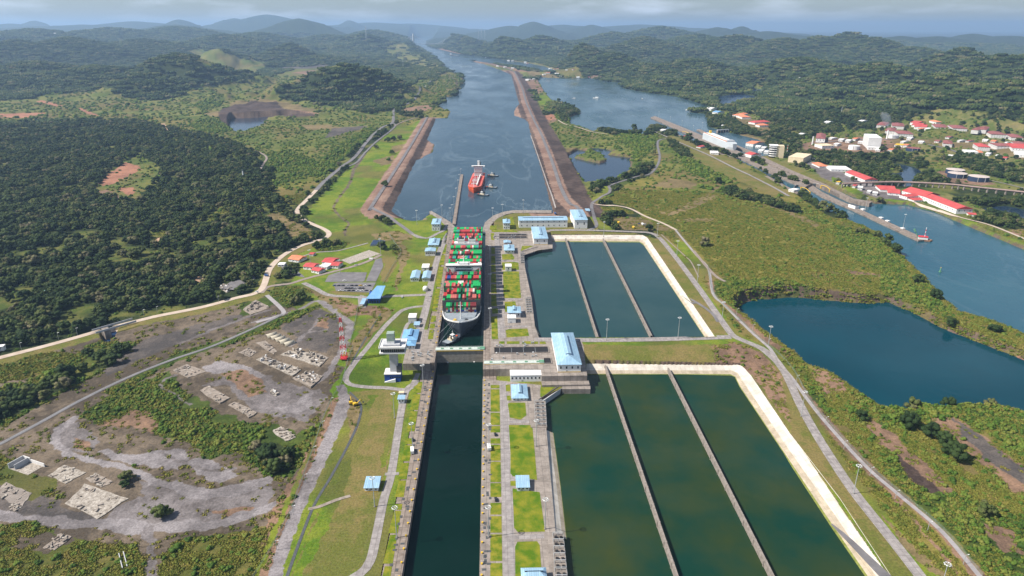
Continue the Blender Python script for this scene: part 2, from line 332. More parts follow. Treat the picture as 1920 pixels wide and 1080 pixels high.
# left lawns
pt('bank',[(694,392),(700,396),(742,399),(788,303),(808,263),(824,222),(800,219)],3); pt('heath',[(776,290),(792,299),(815,286),(819,270),(804,261),(790,264)],3); pt('heath',[(800,221),(842,222),(848,208),(822,199),(788,214)],4)
pt('heath',[(1236,252),(1300,268),(1400,300),(1500,362),(1530,384),(1600,425),(1500,440),(1340,410),(1220,330)],4)
pt('lawn',[(735,395),(770,405),(800,392),(848,412),(860,440),(780,450),(740,440)],4); pt('lawn_dry',[(905,440),(915,400),(950,388),(1040,385),(1100,392),(1130,420),(1110,440),(1000,440)],3)
pt('lawn',[(585,385),(622,345),(650,318),(690,283),(740,238),(760,228),(794,222),(800,222),(764,280),(712,375),(688,394),(705,412),(740,430),(775,442),(808,440),(800,470),(796,520),(793,553),(733,553),(705,550),(716,483),(745,470),(700,455),(650,470),(615,440),(570,402)],4)
pt('heath',[(745,215),(790,222),(770,235),(745,232)],6); pt('drygrass',[(700,300),(735,290),(748,302),(715,312)],8); pt('drygrass',[(690,440),(740,432),(775,442),(770,450),(720,452)],5); pt('drygrass',[(735,274),(765,268),(768,280),(735,286)],6)
pt('lawn_dry',[(700,470),(735,470),(745,490),(725,530),(712,528),(720,495)],4); pt('drygrass',[(742,450),(752,450),(768,476),(752,520),(744,545),(738,545),(748,500)],4)
pt('lawn',[(590,455),(640,448),(690,440),(716,452),(690,460),(640,472),(570,490),(560,480)],4); pt('thicket',[(585,455),(620,448),(655,455),(640,470),(600,472)],4); pt('heath',[(735,470),(745,460),(742,480)],3)
pt('lawn',[(540,480),(590,470),(640,478),(690,462),(720,470),(716,483),(640,510),(576,522),(568,505)],3)
pt('lawn',[(576,528),(611,521),(610,531),(624,532),(628,545),(618,548),(590,538)],3); pt('lawn_dry',[(616,545),(680,546),(690,553),(640,552),(618,549)],2)
pt('meadow',[(504,540),(545,534),(569,534),(591,545),(580,558),(560,565),(545,574),(530,572),(504,552)],3); pt('drygrass',[(565,535),(600,548),(640,558),(660,590),(640,584),(600,560)],3)
pt('lawn',[(640,558),(690,560),(672,575),(655,572)],2); pt('earth',[(620,555),(660,570),(720,575),(735,582),(728,592),(680,590),(648,595)],3)
pt('drygrass',[(728,580),(745,575),(715,610),(680,650),(658,680),(645,690),(655,650),(675,620),(700,592)],3); pt('lawn',[(705,552),(793,553),(793,572),(755,577),(735,580),(722,572),(700,572)],2)
pt('lawn',[(786,582),(752,588),(722,616),(690,655),(664,690),(664,712),(690,722),(712,720),(716,690),(735,660),(745,630),(770,600)],2)
# bare ground and scrub on the lower left
pt('drydirt',[(-500,700),(0,668),(60,648),(140,630),(200,612),(260,600),(330,590),(420,570),(495,556),(530,570),(560,576),(600,580),(640,595),(660,622),(640,680),(625,740),(600,790),(570,860),(540,960),(490,1080),(300,1400),(-900,1400)],8)
pt('scrub',[(-200,690),(0,672),(70,655),(130,652),(150,665),(120,690),(60,705),(0,710),(-200,740)],6)
pt('thicket',[(-200,770),(0,725),(40,715),(90,690),(140,670),(160,640),(200,630),(255,635),(250,655),(200,690),(150,715),(90,750),(0,805),(-200,880)],4)
pt('forest',[(-200,790),(0,740),(60,722),(110,700),(150,675),(165,648),(200,640),(240,645),(240,655),(195,688),(140,715),(80,750),(0,795),(-200,860)],4)
pt('darkdirt',[(250,640),(300,620),(420,590),(480,580),(420,605),(330,640),(280,660),(200,700),(190,695)],6)
pt('thicket',[(448,572),(475,558),(500,556),(520,566),(500,575),(480,585),(455,590)],3); pt('thicket',[(510,555),(545,537),(575,545),(570,560),(545,575),(520,575)],3)
pt('thicket',[(330,655),(420,632),(500,600),(560,582),(600,570),(598,578),(520,612),(440,640),(400,650),(340,672),(300,690),(210,740),(190,735),(300,675)],4)
pt('darkdirt',[(528,613),(596,576),(625,590),(640,610),(634,635),(615,660),(581,655),(552,636)],6); pt('earth',[(590,600),(620,595),(610,615),(592,612)],5)
pt('thicket',[(150,785),(200,745),(270,712),(320,692),(335,720),(380,752),(400,768),(460,790),(520,800),(560,812),(600,790),(585,840),(572,875),(540,900),(500,896),(440,850),(400,858),(340,830),(290,812),(240,800),(180,795)],6)
pt('forest',[(480,845),(520,830),(560,850),(545,885),(510,892)],4); pt('earth',[(250,770),(300,780),(290,812),(240,800),(180,795)],6)
pt('gravel2',[(375,720),(436,704),(492,702),(534,718),(598,730),(620,745),(577,787),(513,783),(481,770),(449,747),(419,722)],5); pt('gravel',[(379,685),(406,675),(436,681),(470,690),(500,705),(480,712),(440,700),(394,702)],4)
pt('gravel',[(516,765),(545,760),(575,740),(592,735),(580,765),(560,780),(530,776)],4); pt('earth',[(415,700),(450,692),(490,712),(500,735),(470,742),(440,722)],5)
pt('gravel',[(350,868),(372,856),(410,868),(447,890),(415,907),(372,890)],3); pt('gravel',[(300,845),(348,842),(356,861),(336,880),(240,870),(180,850),(200,842),(260,852)],4)
pt('gravel2',[(260,900),(330,912),(396,926),(470,905),(500,905),(520,925),(500,960),(420,985),(330,990),(200,985),(220,950),(270,930)],5); pt('earth',[(400,955),(470,950),(480,965),(430,972)],4)
pt('darkdirt',[(-100,940),(0,905),(80,930),(150,960),(200,970),(140,978),(60,972),(-100,975)],5); pt('scrub',[(-100,860),(0,855),(60,880),(110,900),(95,925),(60,940),(0,900),(-100,920)],5)
pt('gravel2',[(100,800),(150,790),(185,830),(170,850),(115,842),(100,818)],4); pt('earth',[(140,820),(175,835),(165,848),(142,838)],3)
pt('scrub',[(-400,985),(0,985),(60,980),(120,1005),(180,1022),(240,1012),(262,1030),(280,1080),(270,1400),(-900,1400)],4); pt('drydirt',[(30,1000),(130,1003),(140,1015),(90,1035),(20,1030)],4); pt('drydirt',[(190,1005),(250,1010),(245,1022),(190,1020)],3)
pt('scrub',[(330,1012),(420,1002),(510,986),(525,965),(510,1020),(470,1100),(420,1400),(200,1400),(300,1060)],3)
pt('earth',[(505,960),(560,880),(600,800),(625,745),(640,745),(610,830),(565,930),(510,1080),(480,1080)],3)
pt('lawn_dry',[(655,735),(700,730),(760,732),(770,740),(745,800),(725,880),(700,960),(680,1040),(650,1090),(500,1400),(420,1400),(545,1080),(600,950),(640,860),(668,790),(676,760)],2)
pt('lawn',[(640,860),(662,815),(672,800),(676,820),(640,940),(600,1020),(560,1100),(545,1090),(600,950)],3); pt('lawn',[(735,735),(768,738),(744,800),(725,870),(712,880),(728,800)],3); pt('lawn',[(672,790),(690,740),(705,740),(690,800),(672,860)],4)
pt('drygrass',[(640,745),(655,735),(680,765),(672,800),(655,830),(655,790)],3); pt('lawn',[(601,795),(612,770),(620,760),(606,800),(580,860),(520,1000),(480,1090),(470,1085),(540,930)],2)
# right bank
pt('meadow',[(1015,222),(1060,205),(1090,235),(1150,252),(1200,258),(1230,265),(1225,300),(1190,320),(1160,336),(1100,350),(1130,372),(1105,400),(1095,420),(1092,380),(1050,300)],5)
pt('earth',[(962,200),(985,198),(1010,218),(988,226),(966,214)],4); pt('earth',[(1018,222),(1040,214),(1046,225),(1030,232)],3); pt('redsoil',[(1022,217),(1034,214),(1044,220),(1032,226),(1024,224)],2)
pt('meadow',[(1000,150),(1020,146),(1040,185),(1055,196),(1030,215),(1015,210),(1005,180)],4); pt('darkdirt',[(992,158),(1005,158),(1012,170),(1000,172)],2); pt('gravel',[(984,148),(998,147),(1000,150),(988,152)],1); pt('earth',[(985,150),(1010,152),(1024,172),(1012,176),(998,170)],3)
pt('lawn',[(1008,180),(1026,178),(1034,188),(1030,196),(1012,196)],3); pt('thicket',[(1024,190),(1062,196),(1105,211),(1068,218),(1068,232),(1046,226)],3)
pt('thicket',[(1156,240),(1206,238),(1208,256),(1232,246),(1250,258),(1230,266),(1222,280),(1200,300),(1180,300),(1190,280),(1160,262)],4); pt('forest',[(1160,238),(1204,238),(1206,250),(1160,249)],3); pt('forest',[(1030,194),(1062,197),(1100,211),(1068,217),(1060,230)],3)
pt('drygrass',[(1060,276),(1100,276),(1090,284),(1066,290)],4); pt('lawn_dry',[(1120,300),(1140,296),(1130,306),(1090,306)],2)
pt('heath',[(1140,370),(1180,340),(1230,326),(1280,330),(1330,337),(1350,345),(1335,362),(1306,380),(1270,398),(1250,402),(1240,420),(1190,390),(1130,378)],5); pt('drygrass',[(1215,350),(1260,335),(1310,344),(1300,356),(1240,350)],10)
pt('heath',[(1250,402),(1310,380),(1345,362),(1400,350),(1470,362),(1520,390),(1560,412),(1620,432),(1660,455),(1650,500),(1640,560),(1560,556),(1480,556),(1400,560),(1380,540),(1345,500),(1310,470),(1270,430)],8)
pt('drygrass',[(1300,382),(1350,364),(1348,372),(1305,392),(1250,408),(1248,402)],4); pt('drygrass',[(1400,372),(1440,366),(1500,392),(1540,420),(1530,424),(1470,396)],10); pt('drygrass',[(1270,410),(1340,412),(1340,418),(1270,416)],5)
pt('lawn',[(1128,350),(1142,345),(1144,358),(1125,378),(1108,372)],3); pt('meadow',[(1232,250),(1262,262),(1300,280),(1290,300),(1300,320),(1280,326),(1240,318),(1240,296),(1236,270)],4)
pt('thicket',[(1256,258),(1290,272),(1302,298),(1350,320),(1375,340),(1345,346),(1285,320),(1270,290)],4); pt('forest',[(1252,262),(1285,270),(1300,296),(1280,292),(1262,280)],3)
pt('lawn_dry',[(1270,268),(1295,272),(1335,290),(1384,312),(1445,340),(1470,356),(1455,362),(1410,345),(1340,320),(1305,300)],3); pt('lawn_dry',[(1244,248),(1262,250),(1300,266),(1340,284),(1378,300),(1440,332),(1490,358),(1470,362),(1380,316),(1290,272)],2)
pt('thicket',[(1336,358),(1370,346),(1420,362),(1470,374),(1505,384),(1560,410),(1600,424),(1640,430),(1600,434),(1520,404),(1450,376),(1400,372)],4); pt('forest',[(1345,362),(1372,351),(1440,371),(1500,388),(1495,396),(1440,382),(1390,374)],4)
pt('forest',[(1600,425),(1650,432),(1690,470),(1700,495),(1670,502),(1640,498),(1610,470)],5); pt('thicket',[(1560,425),(1640,432),(1695,475),(1705,500),(1740,520),(1800,590),(1740,575),(1700,552),(1660,560),(1650,500),(1600,480)],4)
pt('thicket',[(1336,530),(1360,520),(1400,525),(1440,520),(1500,530),(1560,548),(1640,556),(1642,566),(1560,563),(1480,556),(1400,564),(1370,575),(1345,555)],4); pt('earth',[(1585,500),(1650,505),(1655,512),(1600,508)],3)
pt('drygrass',[(1640,545),(1665,556),(1680,572),(1660,568),(1640,560)],2); pt('scrub',[(1690,575),(1720,560),(1780,590),(1860,610),(1930,640),(2200,750),(2200,800),(1960,690),(1830,640),(1740,600)],3); pt('earth',[(1700,582),(1740,590),(1830,630),(1930,670),(2150,760),(2150,790),(1900,668),(1760,612)],4)
pt('redsoil',[(1692,576),(1740,586),(1830,622),(1930,656),(2150,745),(2150,780),(1930,676),(1830,646),(1740,604),(1700,590)],3)
pt('scrub',[(1490,680),(1520,684),(1600,725),(1650,752),(1720,742),(1800,740),(1860,740),(1920,755),(2500,900),(2500,1400),(1880,1400),(1838,1080),(1700,925),(1620,860),(1540,770),(1500,715)],4)
pt('thicket',[(1600,740),(1650,752),(1720,742),(1800,740),(1860,742),(1960,760),(2100,820),(2100,900),(1920,870),(1860,810),(1790,800),(1740,790),(1700,800),(1640,810),(1590,790)],4)
pt('thicket',[(1640,840),(1690,840),(1760,900),(1800,930),(1900,960),(2000,1000),(2000,1200),(1880,1100),(1800,1020),(1720,950),(1660,880)],4)
pt('earth',[(1625,775),(1650,790),(1690,830),(1740,870),(1790,920),(1780,935),(1720,900),(1670,850),(1620,800)],5); pt('rock',[(1680,850),(1720,880),(1760,920),(1740,925),(1690,885)],4)
pt('earth',[(1745,785),(1790,780),(1830,810),(1900,860),(1990,920),(1990,960),(1900,920),(1840,870),(1760,800)],5); pt('darkdirt',[(1790,785),(1830,810),(1900,865),(1960,905),(1940,920),(1860,870),(1800,815)],4)
pt('earth',[(1530,690),(1580,705),(1590,735),(1550,740),(1520,705)],4); pt('thicket',[(1500,700),(1530,720),(1560,770),(1545,780),(1510,740)],3); pt('earth',[(1840,980),(1890,990),(1920,1040),(1880,1040)],4)
pt('earth',[(1500,700),(1513,735),(1560,800),(1640,880),(1720,950),(1800,1030),(1860,1090),(1830,1090),(1760,1000),(1680,925),(1600,850),(1540,790),(1505,735)],2)
# around the upper basins
pt('lawn_dry',[(1036,428),(1100,434),(1189,437),(1236,449),(1266,484),(1307,539),(1345,592),(1365,618),(1360,628),(1340,628),(1214,446),(1205,441),(1036,441)],2)
pt('lawn',[(1241,444),(1272,470),(1300,500),(1318,520),(1325,545),(1345,575),(1372,605),(1390,628),(1440,655),(1470,690),(1500,745),(1545,810),(1600,885),(1680,980),(1760,1085),(1730,1085),(1663,995),(1602,917),(1549,840),(1501,757),(1469,690),(1438,656),(1399,640),(1383,632),(1363,608),(1345,582),(1309,533),(1268,478)],2)
pt('lawn',[(1268,446),(1284,456),(1307,483),(1326,508),(1320,520),(1300,498),(1280,474),(1262,450)],2); pt('lawn',[(1108,378),(1115,385),(1150,388),(1120,395),(1130,412),(1150,432),(1125,430),(1105,410)],2); pt('heath',[(1120,386),(1160,388),(1190,400),(1150,401),(1122,396)],2)
pt('drygrass',[(1150,404),(1200,408),(1262,430),(1240,434),(1160,430),(1146,415)],3); pt('earth',[(1325,530),(1333,520),(1340,540),(1338,556)],2); pt('earth',[(1345,555),(1370,575),(1400,598),(1440,634),(1485,665),(1478,672),(1430,640),(1381,600)],2)
pt('lawn_dry',[(1090,645),(1200,648),(1340,645),(1350,660),(1330,682),(1120,681),(1096,670)],2,None); pt('earth',[(1335,648),(1380,642),(1432,664),(1462,698),(1488,756),(1488,800),(1460,770),(1412,704),(1390,684),(1345,682)],3)
pt('lawn_dry',[(1462,700),(1497,765),(1556,862),(1600,930),(1660,1005),(1720,1080),(1900,1400),(1760,1400),(1663,1070),(1574,935),(1484,813),(1480,780)],2,-9)
pt('earth',[(1520,745),(1560,790),(1610,850),(1670,905),(1700,935),(1690,945),(1640,900),(1580,840),(1540,795)],2); pt('drygrass',[(1650,960),(1700,1010),(1780,1080),(1760,1085),(1690,1020)],2)
# Pacific side of the old locks
pt('park',[(1495,262),(1560,250),(1630,243),(1700,232),(1760,228),(1850,240),(1990,262),(2020,330),(1930,332),(1860,306),(1800,290),(1740,300),(1690,296),(1630,292),(1560,288),(1500,284)],10,-8); pt('park',[(1380,270),(1440,286),(1510,298),(1570,312),(1620,332),(1600,376),(1540,346),(1440,303),(1395,286)],3,-8); pt('park',[(1620,356),(1700,352),(1780,362),(1860,398),(1830,412),(1740,392),(1690,380),(1630,376)],4,-8); pt('park',[(1370,212),(1410,208),(1440,236),(1420,242),(1380,226)],5,-8)
pt('lawn',[(1430,302),(1470,310),(1530,340),(1560,356),(1590,372),(1540,345),(1500,335),(1440,315)],2); pt('lawn_dry',[(1395,280),(1440,292),(1500,318),(1560,340),(1580,352),(1540,345),(1480,325),(1420,300)],2,-8)
pt('gravel2',[(1505,300),(1560,313),(1600,330),(1640,345),(1700,362),(1700,378),(1650,372),(1590,356),(1540,332)],3,-8); pt('lawn',[(1560,330),(1590,345),(1620,362),(1600,362),(1560,340)],2,-8); pt('lawn',[(1650,372),(1700,382),(1750,394),(1820,424),(1930,466),(2100,530),(2100,520),(1920,452),(1840,420),(1760,390),(1690,374)],2,-8)
pt('meadow',[(1840,416),(1880,428),(1930,448),(1930,456),(1880,440),(1830,420)],3,-8); pt('earth',[(1880,432),(1940,428),(1990,450),(1940,450)],4,-8)
pt('earth',[(1500,270),(1540,262),(1610,258),(1680,264),(1700,278),(1640,290),(1560,284),(1510,282)],4,-8); pt('drygrass',[(1660,262),(1740,262),(1800,258),(1900,280),(1960,290),(1930,305),(1820,280),(1720,275),(1680,272)],10,-8)
pt('meadow',[(1735,250),(1760,232),(1790,236),(1810,255),(1830,262),(1800,270),(1745,266)],8,-8); pt('meadow',[(1730,300),(1770,300),(1800,310),(1860,330),(1930,350),(1990,370),(1990,382),(1920,362),(1860,352),(1790,342),(1740,315)],5,-8)
pt('earth',[(1750,322),(1775,318),(1800,330),(1850,338),(1870,345),(1840,348),(1770,340)],4,-8); pt('drygrass',[(1350,258),(1400,250),(1440,264),(1420,272),(1370,264)],4,-8); pt('drygrass',[(1368,268),(1395,262),(1415,270),(1395,276)],4,-8)
pt('meadow',[(1330,208),(1350,206),(1372,212),(1360,222),(1330,216)],4,-8); pt('meadow',[(1340,176),(1390,172),(1420,163),(1436,166),(1432,176),(1400,176)],6,-8)
pt('drygrass',[(1366,218),(1400,216),(1440,238),(1450,250),(1420,250),(1390,236)],6,-8); pt('meadow',[(1570,235),(1578,232),(1610,262),(1596,270)],4,-8)
# far shores
pt('earth',[(885,116),(905,115),(975,131),(1000,136),(1010,145),(990,146),(960,138),(935,130),(905,121)],4); pt('meadow',[(900,118),(960,130),(1000,140),(990,147),(970,140),(930,128)],4)
pt('drygrass',[(995,132),(1045,142),(1050,146),(1015,146),(990,140)],4); pt('scrub',[(940,112),(1010,118),(1060,130),(1090,140),(1100,146),(1060,146),(1000,130),(940,114)],10)
pt('earth',[(1105,142),(1125,141),(1130,147),(1108,147)],3); pt('earth',[(810,90),(830,92),(870,102),(880,107),(850,100),(815,93)],12)
pt('meadow',[(1000,108),(1008,106),(1010,128),(1020,140),(1010,136),(1003,122)],8)
def ptl(kind,px,width,rag=1.5):
    q=np.array([GL(*p)[:2] for p in px]); d=[]
    for i in range(len(q)-1):
        n=max(2,int(np.hypot(*(q[i+1]-q[i]))/8)); a=q[max(i-1,0)];b=q[i];c=q[i+1];e=q[min(i+2,len(q)-1)]
        for t in np.arange(n)/n: d.append(.5*((2*b)+(c-a)*t+(2*a-5*b+4*c-e)*t*t+(3*b-a-3*c+e)*t**3))
    d=np.array(d+[q[-1]]); t=np.gradient(d,axis=0); t/=np.hypot(t[:,0],t[:,1])[:,None]+1e-9; nn=np.stack([t[:,1],-t[:,0]],1)
    w=np.interp(np.linspace(0,1,len(d)),np.linspace(0,1,len(width)),width)[:,None] if hasattr(width,'__len__') else width
    for i in range(0,len(d)-1,6):      # short overlapping pieces keep the outline test cheap
        a=d[i:i+8]; m=nn[i:i+8]; ww=w[i:i+8] if hasattr(width,'__len__') else w
        PAINT.append((kind,[tuple(v) for v in a+m*ww/2]+[tuple(v) for v in (a-m*ww/2)[::-1]],rag))
VERGE=[(617,438),(611,446),(590,453),(560,463),(530,480),(506,504),(494,535),(478,548),(440,556),(380,570),(300,584),(260,593),(200,608),(140,625),(70,645),(0,665),(-80,690)]
ptl('lawn_dry',[(a+2,b+5) for a,b in VERGE],24,4)
ptl('gravel',[(470,602),(520,590),(565,578),(596,564),(634,590),(652,603),(657,612),(650,632),(640,655),(628,680),(614,702),(585,722)],[6,6,6,8,9,10,9,7,7,9],2.5)
ptl('gravel',[(636,722),(646,745),(640,770),(615,830),(585,895),(560,950),(538,1010),(512,1090),(490,1160)],[9,13,13,12,11,10.5,10,10],1.6)
ptl('gravel',[(148,780),(122,795),(100,815),(114,840),(143,856),(178,865),(233,878),(289,902),(330,914),(396,926),(468,910),(505,900)],[11,9,8,7,7,8,9,13,15,11],4)
ptl('gravel',[(-60,950),(0,966),(67,975),(133,981),(200,984),(278,988),(330,986),(400,984),(470,964),(520,942)],[9,10,10,11,13,13,10,8],4)
ptl('gravel2',[(276,988),(284,1020),(284,1060),(280,1120)],[7,6,6],3)
ptl('drydirt',[(684,288),(672,305),(664,318),(655,345),(640,366),(627,384),(628,396),(646,412),(655,419),(646,431),(650,442)],[10,10,9,7,6,5,5,5],3)
for q in ([(1278,330),(1322,337),(1347,343),(1335,361),(1306,377),(1261,394),(1237,402)],[(1335,361),(1322,372),(1290,384)]): ptl('drygrass',q,8,4)
ptl('earth',[(1620,862),(1650,905),(1700,960),(1760,1030),(1800,1080)],3.5,2); ptl('gravel2',[(330,640),(400,612),(470,590),(510,580)],6,4); ptl('gravel2',[(360,760),(300,720),(330,700)],4,3)
for q in ([(560,640),(590,610),(600,590)],[(545,650),(575,625),(615,620)],[(300,850),(380,880),(440,880)],[(250,935),(330,945),(430,935),(500,915)]): ptl('gravel2',q,4,3)
for q in ([(838,131),(852,136),(866,146),(869,157),(862,164),(856,178)],[(826,137),(842,143),(854,150),(856,160),(846,176)]): ptl('rock',q,11,3)
CLS=list(KIND)
CA=np.array([KIND[c][0] for c in CLS]); CB=np.array([KIND[c][1] for c in CLS]); CV=np.array([KIND[c][2:] for c in CLS],float)
def classify(x,y):
    D=np.hypot(x,y); c=np.full(x.shape,CLS.index('forest'),np.int16)
    c[(D<1500)&(x>300)]=CLS.index('heath'); c[(D<1200)&(np.abs(x)<300)]=CLS.index('lawn')
    for kind,poly,rag in PAINT:
        m=rag*2.2+5; k=sub(poly,x,y,m)
        if not len(k): continue
        xs,ys=x[k],y[k]
        wx=(fbm(xs,ys,rag*2.2+2,3)-.5)*rag*2.4; wy=(fbm(xs+777,ys+311,rag*2.2+2,3)-.5)*rag*2.4
        q=pip(poly,xs+wx,ys+wy); c[k[q]]=CLS.index(kind)
    # rock and earth of the dikes
    for line,bands in ((LD,[(-26,-9,'bank'),(-9,20,'bank'),(20,44,'rock'),(44,68,'bank')]),(RD,[(-100,-46,'bank'),(-46,-22,'rock'),(-22,14,'bank'),(14,60,'rock')])):
        k=sub(line,x,y,105)
        if len(k):
            o=offset_along(line,x[k],y[k])+(fbm(x[k],y[k],9,3)-.5)*5
            ok=(y[k]>1318)
            for a,b,kind in bands: c[k[(o>a)&(o<b)&ok]]=CLS.index(kind)
    return c
def paint(x,y,h):
    c=classify(x,y); D=np.hypot(x,y)
    n1=fbm(x,y,55,4); n2=fbm(x+900,y-300,9,3); n3=fbm(x-400,y+800,2.6,2)
    t=np.clip((n1-.5)*2.0+(n2-.5)*1.5*(D<3500)+(n3-.5)*.7*(D<1500)+.5,0,1)[:,None]
    col=CA[c]*(1-t)+CB[c]*t
    w=((c==CLS.index('forest'))*np.clip((.37-fbm(x,y,62,4))*12,0,1)*(D<3300))[:,None]; gm=(np.array(KIND['meadow'][0])*(1-t)+np.array(KIND['meadow'][1])*t)*.8; col=col*(1-w)+gm*w
    # dry patches, darker damp patches
    g=np.isin(c,[CLS.index(q) for q in('meadow','heath','scrub','lawn')]); w=np.where(g,np.clip((fbm(x+50,y+999,95,5)-.5)*7,0,1)*.6,0)[:,None]
    col=col*(1-w)+np.array([.135,.098,.042])*w
    w=np.where(g,np.clip((fbm(x-850,y+99,75,4)-.55)*7,0,1)*.5,0)[:,None]; col=col*(1-w)+np.array([.04,.065,.012])*w
    return col,c
# ---------------- the ground: one sheet, finer near the lens of the valley, out to the horizon ----------------
def build_ground():
    rows=[]; D=285.
    while D<75000:
        rows.append(D); D+=max(.62,min(D*D*1.15/515000,D*(.0052 if D<14000 else .012)))
    rows=np.array(rows); ang=np.linspace(R(-51),R(51),1260)+YAW
    A,Dd=np.meshgrid(ang,rows); x=(Dd*np.sin(A)).ravel(); y=(Dd*np.cos(A)).ravel()
    h=height(x,y); col,c=paint(x,y,h)
    h=h-np.maximum(np.hypot(x,y)-30000,0)**2/5.5e7*.0
    # steep banks show soil
    H=h.reshape(A.shape); gy=np.abs(np.gradient(H,axis=0))/np.gradient(rows)[:,None]; gx=np.abs(np.gradient(H,axis=1))/(Dd*(ang[1]-ang[0]))
    sl=np.hypot(gx,gy).ravel(); w=(sst(sl,.45,.85)*(np.hypot(x,y)<4200)*(c!=CLS.index('forest')))[:,None]*np.where(fbm(x,y,14,3)>.42,1,.35)[:,None]
    rk=np.array([.10,.072,.056])*(.6+.8*fbm(x,y,5,3))[:,None]; col=col*(1-w)+rk*w
    nr,nc=A.shape; i=(np.arange(nr-1)[:,None]*nc+np.arange(nc-1)[None,:]).ravel()
    q=np.stack([i,i+1,i+nc+1,i+nc],1)
    o=np_mesh('ground',np.stack([x,y,h],1),q,None); tag(o,kind='structure')
    a=o.data.color_attributes.new('Col','FLOAT_COLOR','POINT'); a.data.foreach_set('color',np.concatenate([col,np.ones((len(col),1))],1).astype(np.float32).ravel())
    o.data.polygons.foreach_set('use_smooth',np.ones(len(q),bool))
    m=bpy.data.materials.new('ground'); m.use_nodes=True; t=m.node_tree; n=t.nodes; b=n['Principled BSDF']; b.inputs['Roughness'].default_value=.95; b.inputs['Specular IOR Level'].default_value=.1
    at=n.new('ShaderNodeAttribute'); at.attribute_name='Col'; tc=n.new('ShaderNodeTexCoord')
    z=n.new('ShaderNodeTexNoise'); z.inputs['Scale'].default_value=.55; z.inputs['Detail'].default_value=6; z.inputs['Roughness'].default_value=.7
    r=n.new('ShaderNodeMapRange'); r.inputs['From Min'].default_value=.3; r.inputs['From Max'].default_value=.7; r.inputs['To Min'].default_value=.62; r.inputs['To Max'].default_value=1.38
    mx=n.new('ShaderNodeMix'); mx.data_type='RGBA'; mx.blend_type='MULTIPLY'; mx.inputs['Factor'].default_value=1
    l=t.links.new; l(tc.outputs['Object'],z.inputs['Vector']); l(z.outputs['Fac'],r.inputs['Value']); l(at.outputs['Color'],mx.inputs['A']); l(r.outputs['Result'],mx.inputs['B']); l(mx.outputs['Result'],b.inputs['Base Color'])
    bp=n.new('ShaderNodeBump'); bp.inputs['Distance'].default_value=.5; bp.inputs['Strength'].default_value=.8; l(z.outputs['Fac'],bp.inputs['Height']); l(bp.outputs['Normal'],b.inputs['Normal'])
    o.data.materials.append(m); return o
build_ground()
# ---------------- water surfaces ----------------
def water_mat(name,col,col2,rough,bump,scale,nscale=.01,stretch=(1,1,1),streak=0,spec=.34):
    m=mat(name,col,rough,col2=col2,scale=nscale,spec=spec,detail=5,lo=.35,hi=.7); t=m.node_tree; n=t.nodes; b=n['Principled BSDF']; b.inputs['IOR'].default_value=1.33
    tc=n.new('ShaderNodeTexCoord'); mp=n.new('ShaderNodeMapping'); mp.inputs['Scale'].default_value=stretch
    z=n.new('ShaderNodeTexNoise'); z.inputs['Scale'].default_value=scale; z.inputs['Detail'].default_value=5; z.inputs['Distortion'].default_value=.4
    bp=n.new('ShaderNodeBump'); bp.inputs['Distance'].default_value=bump; bp.inputs['Strength'].default_value=1
    l=t.links.new; l(tc.outputs['Object'],mp.inputs['Vector']); l(mp.outputs['Vector'],z.inputs['Vector']); l(z.outputs['Fac'],bp.inputs['Height']); l(bp.outputs['Normal'],b.inputs['Normal'])
    if streak:   # drifting lanes of ruffled water
        mp2=n.new('ShaderNodeMapping'); mp2.inputs['Scale'].default_value=(1,.35,1); mp2.inputs['Rotation'].default_value=(0,0,.5); z2=n.new('ShaderNodeTexNoise'); z2.inputs['Scale'].default_value=.005; z2.inputs['Detail'].default_value=5; z2.inputs['Distortion'].default_value=2.2
        r2=n.new('ShaderNodeValToRGB'); e=r2.color_ramp.elements; e[0].position=.478; e[0].color=(0,0,0,1); e[1].position=.50; e[1].color=(streak,)*3+(1,); q=e.new(.522); q.color=(0,0,0,1)
        mx=n.new('ShaderNodeMix'); mx.data_type='RGBA'; mx.inputs['B'].default_value=(.20,.26,.29,1); src=b.inputs['Base Color'].links[0].from_socket
        l(tc.outputs['Object'],mp2.inputs['Vector']); l(mp2.outputs['Vector'],z2.inputs['Vector']); l(z2.outputs['Fac'],r2.inputs['Fac']); l(r2.outputs['Color'],mx.inputs['Factor']); l(src,mx.inputs['A']); l(mx.outputs['Result'],b.inputs['Base Color'])
        z3=n.new('ShaderNodeTexNoise'); z3.inputs['Scale'].default_value=.006; z3.inputs['Detail'].default_value=4; l(mp2.outputs['Vector'],z3.inputs['Vector']); r3=n.new('ShaderNodeMapRange'); r3.inputs['From Min'].default_value=.35; r3.inputs['From Max'].default_value=.65; r3.inputs['To Min'].default_value=rough*.55; r3.inputs['To Max'].default_value=rough*1.7; l(z3.outputs['Fac'],r3.inputs['Value']); l(r3.outputs['Result'],b.inputs['Roughness'])
    return m
WM={'canal':water_mat('canal_water',(.018,.043,.064),(.034,.064,.086),.16,.5,.05,.006,(1,.5,1),.22),
    'lake':water_mat('lake_water',(.026,.062,.085),(.046,.092,.112),.18,.5,.05,.004,(1,.45,1),.28),
    'sea':water_mat('channel_water',(.012,.066,.100),(.020,.082,.112),.14,.4,.08,.006,(1,1,1),.07),
    'quarry':water_mat('quarry_water',(.0012,.032,.048),(.0018,.042,.062),.10,.10,.12,.008,spec=.2),
    'pond':water_mat('pond_water',(.012,.026,.050),(.018,.036,.062),.12,.2,.1,.01),
    'blue':water_mat('lagoon_water',(.01,.03,.08),(.016,.04,.1),.12,.2,.1,.01),
    'chamber':water_mat('chamber_water',(.0012,.011,.0085),(.002,.016,.012),.06,.12,.09,.01,spec=.16)}
